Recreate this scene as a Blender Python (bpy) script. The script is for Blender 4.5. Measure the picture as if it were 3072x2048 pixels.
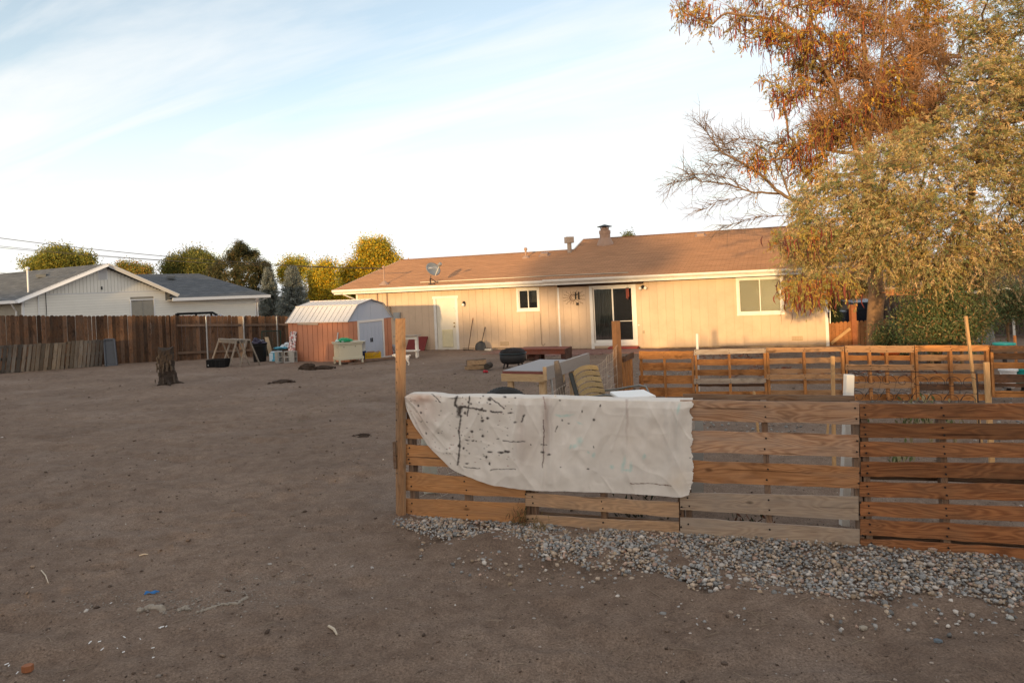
import bpy, math, random
import numpy as np
from mathutils import Vector, Matrix

random.seed(11)
rng = np.random.default_rng(11)
S = bpy.context.scene
COL = S.collection
for o in list(bpy.data.objects):
    bpy.data.objects.remove(o)

# ------------------------------------------------------------------ camera, sky, sun, exposure
HC, FPX, ROLL, SHY = 1.79, 2048.0, 0.045, 170.0      # eye height, focal length in photo pixels, roll, vertical shift
cam_d = bpy.data.cameras.new('camera')
cam_d.sensor_width = 36.0
cam_d.lens = 24.0
cam_d.shift_y = -SHY / 3072.0
cam_d.clip_start, cam_d.clip_end = 0.05, 3000.0
cam = bpy.data.objects.new('camera', cam_d)
COL.objects.link(cam)
cam.matrix_world = Matrix.Translation((0, 0, HC)) @ Matrix.Rotation(math.radians(90), 4, 'X') @ Matrix.Rotation(-ROLL, 4, 'Z')
S.camera = cam

SUN_EL = math.radians(5.0)
SUN_DIR = Vector((-0.375, -0.927, 0)).normalized()       # horizontal direction towards the sun
SUN_AZ = math.atan2(SUN_DIR.x, SUN_DIR.y)              # clockwise from +Y
sun_d = bpy.data.lights.new('sun', 'SUN')
sun_d.energy = 3.1
sun_d.color = (1.0, 0.66, 0.30)
sun_d.angle = math.radians(1.0)
sun = bpy.data.objects.new('sun', sun_d)
COL.objects.link(sun)
_to = Vector((SUN_DIR.x * math.cos(SUN_EL), SUN_DIR.y * math.cos(SUN_EL), math.sin(SUN_EL)))
sun.rotation_euler = _to.to_track_quat('Z', 'Y').to_euler()
sun.location = (-30, -30, 20)

W = bpy.data.worlds.new('World')
S.world = W
W.use_nodes = True
wt = W.node_tree
for n in list(wt.nodes):
    wt.nodes.remove(n)


class G:
    """tiny node-graph helper"""
    def __init__(s, tree):
        s.t = tree

    def n(s, typ, ins=None, **kw):
        nd = s.t.nodes.new(typ)
        for k, v in kw.items():
            setattr(nd, k, v)
        for k, v in (ins or {}).items():
            if hasattr(v, 'is_output') or isinstance(v, bpy.types.NodeSocket):
                s.t.links.new(v, nd.inputs[k])
            else:
                nd.inputs[k].default_value = v
        return nd

    def math(s, op, a, b=0.0, c=0.0, clamp=False):
        return s.n('ShaderNodeMath', {0: a, 1: b, 2: c}, operation=op, use_clamp=clamp).outputs[0]

    def mix(s, f, a, b, mode='MIX'):
        nd = s.n('ShaderNodeMix', data_type='RGBA', blend_type=mode)
        for k, v in ((0, f), (6, a), (7, b)):
            if isinstance(v, bpy.types.NodeSocket):
                s.t.links.new(v, nd.inputs[k])
            else:
                nd.inputs[k].default_value = v if k == 0 else (tuple(v) + (1.0,))[:4]
        return nd.outputs[2]

    def ramp(s, f, stops):
        nd = s.n('ShaderNodeValToRGB', {0: f})
        e = nd.color_ramp.elements
        while len(e) < len(stops):
            e.new(0.5)
        for el, (p, c) in zip(e, stops):
            el.position = p
            el.color = (c, c, c, 1) if not hasattr(c, '__len__') else tuple(c) + (1,)
        return nd.outputs[0]

    def noise(s, vec, scale, detail=3.0, rough=0.55, dist=0.0):
        ins = {'Scale': scale, 'Detail': detail, 'Roughness': rough, 'Distortion': dist}
        if vec is not None:
            ins['Vector'] = vec
        return s.n('ShaderNodeTexNoise', ins)


g = G(wt)
sky = g.n('ShaderNodeTexSky', sky_type='NISHITA', sun_disc=False, sun_elevation=SUN_EL, sun_rotation=SUN_AZ,
          altitude=1400.0, air_density=1.0, dust_density=1.2, ozone_density=1.0)
gen = g.n('ShaderNodeTexCoord').outputs['Generated']
sep = g.n('ShaderNodeSeparateXYZ', {0: gen})
# thin high cloud laid out on a flat sheet overhead, streaks running one way
zz = g.math('ADD', g.math('MAXIMUM', sep.outputs[2], 0.0), 0.12)
cx = g.math('DIVIDE', sep.outputs[0], zz)
cy = g.math('DIVIDE', sep.outputs[1], zz)
cv = g.n('ShaderNodeCombineXYZ', {0: cx, 1: cy, 2: 0.0}).outputs[0]
cr = g.n('ShaderNodeMapping', {'Vector': cv, 'Rotation': (0, 0, math.radians(26))}).outputs[0]
cm = g.n('ShaderNodeMapping', {'Vector': cr, 'Location': (3.1, 0.6, 0), 'Scale': (0.26, 1.0, 1.0)}).outputs[0]
cn = g.noise(cm, 1.9, 7.0, 0.58, 0.6).outputs[0]
cn2 = g.noise(g.n('ShaderNodeMapping', {'Vector': cv, 'Location': (0.3, 1.7, 0), 'Scale': (0.5, 0.5, 1)}).outputs[0], 0.7, 2.0, 0.5).outputs[0]
streak = g.ramp(g.math('ADD', g.math('MULTIPLY', cn, 0.86), g.math('MULTIPLY', cn2, 0.22)), [(0.47, 0.0), (0.66, 1.0)])
veil = g.ramp(sep.outputs[2], [(0.0, 0.90), (0.10, 0.70), (0.28, 0.24), (0.55, 0.10), (1.0, 0.10)])
# the sheet thickens towards +X
side = g.ramp(g.math('MULTIPLY_ADD', sep.outputs[0], 0.5, 0.5), [(0.35, 0.0), (0.80, 0.22)])
cloud = g.math('ADD', g.math('ADD', g.math('MULTIPLY', streak, 0.55), veil), side, clamp=True)
SKY_GAIN = 2.3
blue = g.mix(1.0, sky.outputs[0], (1.12 * SKY_GAIN, 1.03 * SKY_GAIN, 0.97 * SKY_GAIN), 'MULTIPLY')
# cloud lit cool white away from the sun, warm towards it
tosun = g.math('ADD', g.math('MULTIPLY', sep.outputs[0], SUN_DIR.x), g.math('MULTIPLY', sep.outputs[1], SUN_DIR.y))
white = g.ramp(g.math('MULTIPLY_ADD', tosun, 0.5, 0.5), [(0.0, (0.585, 0.60, 0.61)), (0.45, (0.66, 0.64, 0.61)), (1.0, (1.05, 0.87, 0.68))])
white = g.mix(1.0, white, (10.5, 10.5, 10.5), 'MULTIPLY')
skyc = g.mix(cloud, blue, white)
bg = g.n('ShaderNodeBackground', {0: skyc, 1: 0.1})
wo = g.n('ShaderNodeOutputWorld', {0: bg.outputs[0]})

S.view_settings.view_transform = 'Standard'
S.view_settings.look = 'None'
S.view_settings.exposure = 0.72
S.view_settings.gamma = 1.0
S.view_settings.use_curve_mapping = False
S.render.engine = 'CYCLES'
S.cycles.max_bounces = 6
S.cycles.transparent_max_bounces = 12
S.cycles.use_denoising = True


# ------------------------------------------------------------------ survey helpers (photo pixels of the 3072 x 2048 original -> metres)
def uv(x, y):
    u, v = x - 1536.0, y - 1024.0 + SHY
    return (u * math.cos(ROLL) - v * math.sin(ROLL)) / FPX, (u * math.sin(ROLL) + v * math.cos(ROLL)) / FPX


def at(x, y, Y):
    a, b = uv(x, y)
    return Vector((a * Y, Y, HC - b * Y))


def gp(x, y):
    a, b = uv(x, y)
    return at(x, y, (HC - 0.0975) / (b - 0.0325 - 0.017 * a))


def px(P):
    a, b = P[..., 0] / P[..., 1] * FPX, (HC - P[..., 2]) / P[..., 1] * FPX
    return a * math.cos(ROLL) + b * math.sin(ROLL) + 1536.0, -a * math.sin(ROLL) + b * math.cos(ROLL) - SHY + 1024.0


def gz(X, Y):
    return -0.0325 * (np.clip(Y, -6, 34) - 3) - 0.017 * np.clip(X, -26, 16)


class Frame:
    """an upright frame: s along a wall, b backwards into it, z up"""
    def __init__(s, P0, ang):
        s.P = Vector((P0[0], P0[1]))
        s.a = Vector((math.cos(ang), math.sin(ang)))
        s.k = Vector((-math.sin(ang), math.cos(ang)))

    def p(s, u, b, z):
        q = s.P + s.a * u + s.k * b
        return Vector((q.x, q.y, z))

    def hit(s, x, y, b=0.0):
        """where the sight line of a photo pixel meets the plane at depth b -> (s, z)"""
        A, B = uv(x, y)
        d = Vector((A, 1.0))
        P = s.P + s.k * b
        Y = P.dot(s.k) / d.dot(s.k)
        return (d * Y - P).dot(s.a), HC - B * Y


# ------------------------------------------------------------------ materials
def srgb(r, g_, b, k=1.0):
    f = lambda c: (c / 12.92 if c <= 0.04045 else ((c + 0.055) / 1.055) ** 2.4) * k
    return (f(r / 255), f(g_ / 255), f(b / 255))


def newmat(name):
    m = bpy.data.materials.new(name)
    m.use_nodes = True
    for n in list(m.node_tree.nodes):
        m.node_tree.nodes.remove(n)
    q = G(m.node_tree)
    out = q.n('ShaderNodeOutputMaterial')
    return m, q, out


def M(name, col, rough=0.75, var=0.15, scale=5.0, bump=0.0, bscale=60.0, metal=0.0, rnd=0.0, spec=0.3, dirt=None, coat=0.0):
    m, q, out = newmat(name)
    vec = q.n('ShaderNodeTexCoord').outputs['Object']
    n1 = q.noise(vec, scale, 5, 0.6)
    f = q.math('MULTIPLY_ADD', n1.outputs[0], 2 * var, 1 - var)
    if rnd:
        r = q.n('ShaderNodeObjectInfo').outputs['Random']
        f = q.math('MULTIPLY', f, q.math('MULTIPLY_ADD', r, 2 * rnd, 1 - rnd))
    c = q.mix(1.0, col, q.n('ShaderNodeCombineColor', {0: f, 1: f, 2: f}).outputs[0], 'MULTIPLY')
    if dirt:
        dn = q.ramp(q.noise(vec, dirt[2], 6, 0.65).outputs[0], [(0.45, 0.0), (0.75, dirt[1])])
        c = q.mix(dn, c, dirt[0])
    b = q.n('ShaderNodeBsdfPrincipled', {'Base Color': c, 'Roughness': rough, 'Metallic': metal, 'Specular IOR Level': spec, 'Coat Weight': coat})
    if bump:
        bn = q.noise(vec, bscale, 4, 0.6)
        q.t.links.new(q.n('ShaderNodeBump', {'Height': bn.outputs[0], 'Strength': bump, 'Distance': 0.01}).outputs[0], b.inputs['Normal'])
    q.t.links.new(b.outputs[0], out.inputs[0])
    return m


def wood(name, light, dark, grey=(0.20, 0.18, 0.16), weather=0.3, rnd=0.25, ring=0.5, stain=0.35):
    """plank wood: grain along local X"""
    m, q, out = newmat(name)
    tc = q.n('ShaderNodeTexCoord').outputs['Object']
    r = q.n('ShaderNodeObjectInfo').outputs['Random']
    off = q.n('ShaderNodeCombineXYZ', {0: q.math('MULTIPLY', r, 91.0), 1: q.math('MULTIPLY', r, 37.0), 2: q.math('MULTIPLY', r, 53.0)}).outputs[0]
    v = q.n('ShaderNodeVectorMath', {0: tc, 1: off}, operation='ADD').outputs[0]
    va = q.n('ShaderNodeMapping', {'Vector': v, 'Scale': (0.9, 5.0, 5.0)}).outputs[0]
    vb = q.n('ShaderNodeMapping', {'Vector': v, 'Scale': (3.0, 60.0, 60.0)}).outputs[0]
    base = q.noise(va, 1.6, 2.0, 0.5, 0.4).outputs[0]
    rings = q.math('MULTIPLY_ADD', q.math('SINE', q.math('MULTIPLY', base, 95.0)), 0.5, 0.5)
    fine = q.noise(vb, 1.5, 4.0, 0.65).outputs[0]
    gr = q.math('ADD', q.math('MULTIPLY', rings, ring * 0.55), q.math('MULTIPLY', fine, 1.0 - ring * 0.55))
    c = q.mix(q.ramp(gr, [(0.28, 0.0), (0.72, 1.0)]), dark, light)
    blot = q.noise(q.n('ShaderNodeMapping', {'Vector': v, 'Scale': (1.4, 3.5, 3.5)}).outputs[0], 2.2, 5.0, 0.62).outputs[0]
    c = q.mix(q.ramp(blot, [(0.42, 0.0), (0.68, weather)]), c, grey)
    st = q.noise(q.n('ShaderNodeMapping', {'Vector': v, 'Location': (9, 4, 2), 'Scale': (2.0, 4.0, 4.0)}).outputs[0], 1.7, 5.0, 0.6).outputs[0]
    c = q.mix(q.ramp(st, [(0.56, 0.0), (0.72, stain)]), c, tuple(0.28 * x for x in dark))
    gb = q.noise(q.n('ShaderNodeMapping', {'Vector': v, 'Location': (5, 7, 1), 'Scale': (0.5, 9.0, 9.0)}).outputs[0], 1.3, 4.0, 0.6).outputs[0]
    c = q.mix(q.ramp(gb, [(0.50, 0.0), (0.70, weather * 1.1)]), c, grey)
    cr_ = q.noise(q.n('ShaderNodeMapping', {'Vector': v, 'Location': (3, 1, 8), 'Scale': (0.7, 26.0, 26.0)}).outputs[0], 1.5, 3.0, 0.5, 0.3).outputs[0]
    c = q.mix(q.ramp(cr_, [(0.655, 0.0), (0.70, 0.75)]), c, tuple(0.3 * x for x in dark))
    # knots
    vo = q.n('ShaderNodeTexVoronoi', {'Vector': q.n('ShaderNodeMapping', {'Vector': v, 'Scale': (1.0, 2.2, 2.2)}).outputs[0], 'Scale': 2.4})
    kn = q.ramp(vo.outputs['Distance'], [(0.035, 0.8), (0.085, 0.0)])
    c = q.mix(kn, c, tuple(0.35 * x for x in dark))
    k = q.math('MULTIPLY_ADD', r, 2 * rnd, 1 - rnd)
    c = q.mix(1.0, c, q.n('ShaderNodeCombineColor', {0: k, 1: k, 2: k}).outputs[0], 'MULTIPLY')
    b = q.n('ShaderNodeBsdfPrincipled', {'Base Color': c, 'Roughness': 0.85, 'Specular IOR Level': 0.2})
    h = q.math('ADD', q.math('MULTIPLY', fine, 0.7), q.math('MULTIPLY', rings, 0.3))
    q.t.links.new(q.n('ShaderNodeBump', {'Height': h, 'Strength': 0.45, 'Distance': 0.004}).outputs[0], b.inputs['Normal'])
    q.t.links.new(b.outputs[0], out.inputs[0])
    return m


def attr_mat(name, rough=0.7, trans=0.0, bump=0.0, bscale=40.0, mult=1.0, spec=0.25):
    """colour comes from the mesh's own 'tint' attribute (leaf, stone or stain colour)"""
    m, q, out = newmat(name)
    a = q.n('ShaderNodeAttribute', attribute_name='tint')
    c = q.mix(1.0, a.outputs['Color'], (mult, mult, mult), 'MULTIPLY')
    b = q.n('ShaderNodeBsdfPrincipled', {'Base Color': c, 'Roughness': rough, 'Specular IOR Level': spec})
    if bump:
        bn = q.noise(q.n('ShaderNodeTexCoord').outputs['Object'], bscale, 5, 0.6)
        q.t.links.new(q.n('ShaderNodeBump', {'Height': bn.outputs[0], 'Strength': bump, 'Distance': 0.01}).outputs[0], b.inputs['Normal'])
    sh = b.outputs[0]
    if trans:
        t = q.n('ShaderNodeBsdfTranslucent', {'Color': c})
        sh = q.n('ShaderNodeMixShader', {0: trans, 1: b.outputs[0], 2: t.outputs[0]}).outputs[0]
    q.t.links.new(sh, out.inputs[0])
    return m


def glass(name, tint=(0.02, 0.022, 0.024), see=0.92):
    m, q, out = newmat(name)
    fr = q.n('ShaderNodeFresnel', {0: 1.5})
    t = q.n('ShaderNodeBsdfTransparent', {0: (0.88, 0.90, 0.90, 1)})
    d = q.n('ShaderNodeBsdfDiffuse', {0: tint + (1,)})
    gl = q.n('ShaderNodeBsdfGlossy', {0: (1, 1, 1, 1), 1: 0.03})
    base = q.n('ShaderNodeMixShader', {0: see, 1: d.outputs[0], 2: t.outputs[0]})
    mx = q.n('ShaderNodeMixShader', {0: q.math('MULTIPLY_ADD', fr.outputs[0], 1.0, 0.04), 1: base.outputs[0], 2: gl.outputs[0]})
    q.t.links.new(mx.outputs[0], out.inputs[0])
    return m


# ------------------------------------------------------------------ object helpers
def wl(o):
    v = Vector((0, 0, 0))
    while o is not None:
        v += o.location
        o = o.parent
    return v


def tag(o, label=None, cat=None, group=None, kind=None):
    for k, v in (('label', label), ('category', cat), ('group', group), ('kind', kind)):
        if v:
            o[k] = v
    return o


def thing(name, label, cat, loc, group=None):
    o = bpy.data.objects.new(name, None)
    COL.objects.link(o)
    o.location = loc
    o.empty_display_size = 0.1
    return tag(o, label, cat, group)


def mesh_np(name, V, Fq, mat, parent=None, origin=None, tint=None, smooth=False, k=4):
    """big mesh from numpy arrays, faces all with k corners"""
    V = np.asarray(V, dtype=np.float32)
    Fq = np.asarray(Fq, dtype=np.int32)
    base = wl(parent) if parent is not None else Vector(origin or (0, 0, 0))
    V = V - np.array(base, dtype=np.float32)
    me = bpy.data.meshes.new(name)
    me.vertices.add(len(V))
    me.vertices.foreach_set('co', V.ravel())
    me.loops.add(Fq.size)
    me.loops.foreach_set('vertex_index', Fq.ravel())
    me.polygons.add(len(Fq))
    me.polygons.foreach_set('loop_start', np.arange(0, Fq.size, k, dtype=np.int32))
    if smooth:
        me.polygons.foreach_set('use_smooth', np.ones(len(Fq), dtype=bool))
    me.update(calc_edges=True)
    me.validate()
    if tint is not None:
        ca = me.color_attributes.new('tint', 'FLOAT_COLOR', 'POINT')
        t4 = np.ones((len(V), 4), dtype=np.float32)
        t4[:, :3] = tint
        ca.data.foreach_set('color', t4.ravel())
    me.materials.append(mat)
    o = bpy.data.objects.new(name, me)
    COL.objects.link(o)
    if parent is not None:
        o.parent = parent
    else:
        o.location = base
    return o


class MB:
    """collects shapes in world coordinates, then links them as one mesh"""
    def __init__(s):
        s.v, s.f = [], []

    def add(s, vs, fs):
        n = len(s.v)
        s.v += [tuple(v) for v in vs]
        s.f += [tuple(i + n for i in f) for f in fs]
        return s

    def hexa(s, c):
        """8 corners: bottom loop 0-3, top loop 4-7"""
        return s.add(c, [(3, 2, 1, 0), (4, 5, 6, 7), (0, 1, 5, 4), (1, 2, 6, 5), (2, 3, 7, 6), (3, 0, 4, 7)])

    def box(s, c, size, rz=0.0, tilt=None):
        m = Matrix.Rotation(rz, 3, 'Z')
        if tilt is not None:
            m = m @ tilt
        hx, hy, hz = (q / 2 for q in size)
        c = Vector(c)
        return s.hexa([c + m @ Vector((x, y, z)) for z in (-hz, hz) for x, y in ((-hx, -hy), (hx, -hy), (hx, hy), (-hx, hy))])

    def fbox(s, fr, s0, s1, b0, b1, z0, z1):
        return s.hexa([fr.p(u, b, z) for z in (z0, z1) for u, b in ((s0, b0), (s1, b0), (s1, b1), (s0, b1))])

    def bar(s, p0, p1, w, t, side=None):
        p0, p1 = Vector(p0), Vector(p1)
        d = (p1 - p0).normalized()
        x = Vector(side) if side is not None else (Vector((0, 0, 1)).cross(d) if abs(d.z) < 0.95 else Vector((1, 0, 0)))
        x = (x - d * x.dot(d)).normalized() * (w / 2)
        y = d.cross(x).normalized() * (t / 2)
        return s.hexa([p + q for p in (p0, p1) for q in (-x - y, x - y, x + y, -x + y)])

    def tube(s, pts, r, n=6, cap=True, closed=False):
        pts = [Vector(p) for p in pts]
        rs = r if hasattr(r, '__len__') else [r] * len(pts)
        m = len(pts)
        vs = []
        for i, p in enumerate(pts):
            a = pts[(i - 1) % m] if (closed or i > 0) else p
            b = pts[(i + 1) % m] if (closed or i < m - 1) else p
            d = (b - a).normalized()
            x = d.cross(Vector((0.13, 0.21, 1))).normalized() if abs(d.z) < 0.97 else d.cross(Vector((1, 0.1, 0))).normalized()
            y = d.cross(x)
            vs += [p + (x * math.cos(2 * math.pi * j / n) + y * math.sin(2 * math.pi * j / n)) * rs[i] for j in range(n)]
        fs = []
        for i in range(m if closed else m - 1):
            i2 = (i + 1) % m
            fs += [(i * n + j, i * n + (j + 1) % n, i2 * n + (j + 1) % n, i2 * n + j) for j in range(n)]
        if cap and not closed:
            fs += [tuple(range(n - 1, -1, -1)), tuple((m - 1) * n + j for j in range(n))]
        return s.add(vs, fs)

    def lathe(s, c, prof, n=20, axis=None, cap=True):
        """prof: (radius, height) pairs round an upright (or given) axis"""
        c = Vector(c)
        q = Vector((0, 0, 1)).rotation_difference(Vector(axis)).to_matrix() if axis is not None else Matrix.Identity(3)
        vs = [c + q @ Vector((r * math.cos(2 * math.pi * j / n), r * math.sin(2 * math.pi * j / n), h)) for r, h in prof for j in range(n)]
        fs = [(i * n + j, i * n + (j + 1) % n, (i + 1) * n + (j + 1) % n, (i + 1) * n + j) for i in range(len(prof) - 1) for j in range(n)]
        if cap:
            fs += [tuple(range(n - 1, -1, -1)), tuple((len(prof) - 1) * n + j for j in range(n))]
        return s.add(vs, fs)

    def prism(s, outline, back):
        """outline: loop of points; extruded by the vector back"""
        n = len(outline)
        back = Vector(back)
        vs = [Vector(p) for p in outline] + [Vector(p) + back for p in outline]
        return s.add(vs, [tuple(range(n)), tuple(range(2 * n - 1, n - 1, -1))] + [(i, n + i, n + (i + 1) % n, (i + 1) % n) for i in range(n)])

    def blob(s, c, rad, seed=0, rough=0.15, n=10, m=7):
        c = Vector(c)
        rr = random.Random(seed)
        vs = []
        for i in range(m + 1):
            th = math.pi * i / m
            for j in range(n):
                ph = 2 * math.pi * j / n
                k = 1 + rr.uniform(-rough, rough)
                vs.append(c + Vector((rad[0] * math.sin(th) * math.cos(ph) * k, rad[1] * math.sin(th) * math.sin(ph) * k, rad[2] * math.cos(th) * k)))
        fs = [(i * n + j, (i + 1) * n + j, (i + 1) * n + (j + 1) % n, i * n + (j + 1) % n) for i in range(m) for j in range(n)]
        return s.add(vs, fs)

    def build(s, name, mat, parent=None, origin=None, smooth=False, bevel=0.0):
        base = wl(parent) if parent is not None else Vector(origin if origin is not None else (0, 0, 0))
        me = bpy.data.meshes.new(name)
        me.from_pydata([(v[0] - base.x, v[1] - base.y, v[2] - base.z) for v in s.v], [], s.f)
        if smooth:
            me.polygons.foreach_set('use_smooth', [True] * len(me.polygons))
        me.materials.append(mat)
        me.update()
        o = bpy.data.objects.new(name, me)
        COL.objects.link(o)
        if parent is not None:
            o.parent = parent
        else:
            o.location = base
        if bevel:
            b = o.modifiers.new('bevel', 'BEVEL')
            b.width = bevel
            b.segments = 2
            b.limit_method = 'ANGLE'
        return o


def plank(name, c4, thick, mat, parent=None, seg=8, wob=0.0025, rag=0.004, origin=None, outward=None):
    """a board from the four corners of its face (top-left, top-right, bottom-right, bottom-left); grain along local X"""
    tl, tr, br, bl = (Vector(p) for p in c4)
    c = (tl + tr + br + bl) / 4
    X = ((tr + br) - (tl + bl)).normalized()
    Yv = ((tl + tr) - (bl + br))
    Yv = (Yv - X * Yv.dot(X)).normalized()
    Z = X.cross(Yv)
    if outward is not None and Z.dot(Vector(outward)) < 0:
        Z = -Z
        Yv = Z.cross(X)
    R = Matrix((X, Yv, Z)).transposed()
    Ri = R.transposed()
    L = [Ri @ (p - c) for p in (tl, tr, br, bl)]
    vs, fs = [], []
    cup = random.uniform(-wob, wob)
    for i in range(seg + 1):
        t = i / seg
        a, b = L[0].lerp(L[1], t), L[3].lerp(L[2], t)
        e = 1.0 if 0 < i < seg else 0.6
        da, db, dz = random.uniform(-wob, wob) * e, random.uniform(-wob, wob) * e, cup * math.sin(t * 3.1) * 1.5
        xa = random.uniform(-rag, rag) if i in (0, seg) else 0
        a = Vector((a.x + xa, a.y + da, dz))
        b = Vector((b.x + xa * 0.6, b.y + db, dz))
        vs += [a, b, b - Vector((0, 0, thick)), a - Vector((0, 0, thick))]
    for i in range(seg):
        for j in range(4):
            fs.append((i * 4 + j, i * 4 + (j + 1) % 4, i * 4 + 4 + (j + 1) % 4, i * 4 + 4 + j))
    fs += [(3, 2, 1, 0), tuple(seg * 4 + j for j in range(4))]
    me = bpy.data.meshes.new(name)
    me.from_pydata(vs, [], fs)
    me.materials.append(mat)
    me.update()
    o = bpy.data.objects.new(name, me)
    COL.objects.link(o)
    base = wl(parent) if parent is not None else Vector((0, 0, 0))
    if parent is not None:
        o.parent = parent
    o.matrix_local = Matrix.Translation(c - base) @ R.to_4x4()
    return o


def beam(name, p0, p1, w, t, mat, parent=None, side=None, wob=0.0015):
    """a squared timber from p0 to p1 (w across, t deep)"""
    p0, p1 = Vector(p0), Vector(p1)
    d = (p1 - p0).normalized()
    x = Vector(side) if side is not None else Vector((1, 0, 0))
    x = (x - d * x.dot(d)).normalized()
    n = d.cross(x).normalized()
    if n.y > 0:
        n = -n
    f = n * (t / 2)
    return plank(name, (p0 + x * w / 2 + f, p1 + x * w / 2 + f, p1 - x * w / 2 + f, p0 - x * w / 2 + f), t, mat, parent, seg=6, wob=wob, rag=0.001, outward=n)


def frusta(P0, P1, R0, R1, n=5):
    P0, P1 = np.asarray(P0, float), np.asarray(P1, float)
    d = P1 - P0
    L = np.linalg.norm(d, axis=1, keepdims=True)
    d = d / np.maximum(L, 1e-6)
    h = np.where(np.abs(d[:, 2:3]) < 0.9, np.array([[0, 0, 1.0]]), np.array([[1.0, 0, 0]]))
    x = np.cross(d, h)
    x /= np.maximum(np.linalg.norm(x, axis=1, keepdims=True), 1e-6)
    y = np.cross(d, x)
    N = len(P0)
    V = np.zeros((N, 2, n, 3))
    for j in range(n):
        o = x * math.cos(2 * math.pi * j / n) + y * math.sin(2 * math.pi * j / n)
        V[:, 0, j] = P0 + o * np.asarray(R0)[:, None]
        V[:, 1, j] = P1 + o * np.asarray(R1)[:, None]
    b = (np.arange(N) * 2 * n)[:, None, None]
    q = np.array([[j, (j + 1) % n, n + (j + 1) % n, n + j] for j in range(n)])[None]
    return V.reshape(-1, 3), (b + q).reshape(-1, 4)


def vnoise(X, Y, scale, seed=0):
    """smooth value noise on numpy arrays"""
    x, y = X / scale + seed * 17.3, Y / scale - seed * 9.1
    xi, yi = np.floor(x), np.floor(y)
    fx, fy = x - xi, y - yi
    fx, fy = fx * fx * (3 - 2 * fx), fy * fy * (3 - 2 * fy)

    def hsh(a, b):
        t = np.sin(a * 127.1 + b * 311.7 + seed * 74.7) * 43758.5453
        return t - np.floor(t)
    return (hsh(xi, yi) * (1 - fx) + hsh(xi + 1, yi) * fx) * (1 - fy) + (hsh(xi, yi + 1) * (1 - fx) + hsh(xi + 1, yi + 1) * fx) * fy - 0.5


# ================================================================== GROUND
def ground_disp(X, Y):
    d = 0.040 * vnoise(X, Y, 1.3, 1) + 0.034 * vnoise(X, Y, 0.42, 2) + 0.026 * vnoise(X, Y, 0.16, 3) + 0.016 * vnoise(X, Y, 0.07, 4)
    foot = vnoise(X, Y * 1.4, 0.30, 8)
    d -= 0.040 * np.clip(foot - 0.17, 0, 1) * 4
    return d * np.clip(1.25 - Y / 40.0, 0.2, 1.0)


def make_ground():
    rows = np.concatenate([np.array([-90, -50, -25, -12, -6, -2, 0.5, 1.2]), np.geomspace(1.7, 36, 430), np.array([38, 42, 50, 65, 90, 140, 260, 600, 1500])])
    t = np.concatenate([np.array([-60, -12, -4, -2, -1.35, -1.1]), np.linspace(-0.95, 0.95, 430), np.array([1.1, 1.35, 2, 4, 12, 60])])
    Yg, Tg = np.meshgrid(rows, t, indexing='ij')
    Xg = Tg * np.maximum(np.abs(Yg), 2.0)
    Z = gz(Xg, Yg) + ground_disp(Xg, Yg) * (np.abs(Tg) < 1.0) * (Yg > 1.3)
    V = np.stack([Xg, Yg, Z], -1).reshape(-1, 3)
    r, c = Xg.shape
    i = (np.arange(r - 1)[:, None] * c + np.arange(c - 1)[None]).reshape(-1)
    Fq = np.stack([i, i + 1, i + c + 1, i + c], -1)
    m, q, out = newmat('dirt')
    vec = q.n('ShaderNodeTexCoord').outputs['Object']
    a = q.noise(vec, 0.55, 6, 0.62).outputs[0]
    b = q.noise(vec, 7.0, 6, 0.7).outputs[0]
    s = q.noise(vec, 85.0, 5, 0.8).outputs[0]
    c1 = q.mix(q.ramp(a, [(0.34, 0.0), (0.66, 1.0)]), (0.238, 0.174, 0.134), (0.332, 0.246, 0.188))
    c1 = q.mix(q.ramp(b, [(0.36, 0.0), (0.52, 0.5), (0.70, 1.0)]), q.mix(1.0, c1, (0.66, 0.63, 0.62), 'MULTIPLY'), c1)  # hollows of the bump noise painted darker to add relief shading
    # pale dusty crust in loose patches
    du = q.noise(q.n('ShaderNodeMapping', {'Vector': vec, 'Location': (4.2, 1.3, 0)}).outputs[0], 0.42, 7, 0.68).outputs[0]
    c1 = q.mix(q.ramp(du, [(0.52, 0.0), (0.70, 0.55)]), c1, (0.345, 0.275, 0.230))
    # a little dry green
    gn = q.noise(q.n('ShaderNodeMapping', {'Vector': vec, 'Location': (1.7, 8.3, 0)}).outputs[0], 0.9, 6, 0.75).outputs[0]
    c1 = q.mix(q.ramp(gn, [(0.66, 0.0), (0.80, 0.45)]), c1, (0.075, 0.080, 0.040))
    c1 = q.mix(q.ramp(s, [(0.38, 0.75), (0.58, 0.0)]), c1, (0.075, 0.055, 0.045))
    c1 = q.mix(q.ramp(s, [(0.60, 0.0), (0.74, 0.8)]), c1, (0.36, 0.30, 0.255))
    bs = q.n('ShaderNodeBsdfPrincipled', {'Base Color': c1, 'Roughness': 0.95, 'Specular IOR Level': 0.1})
    hgt = q.math('ADD', q.math('MULTIPLY', b, 0.6), q.math('MULTIPLY', s, 0.5))
    q.t.links.new(q.n('ShaderNodeBump', {'Height': hgt, 'Strength': 0.8, 'Distance': 0.02}).outputs[0], bs.inputs['Normal'])
    q.t.links.new(bs.outputs[0], out.inputs[0])
    o = mesh_np('ground', V, Fq, m, smooth=True)
    return tag(o, 'brown trampled dirt yard', None, None, 'structure')


make_ground()

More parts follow.
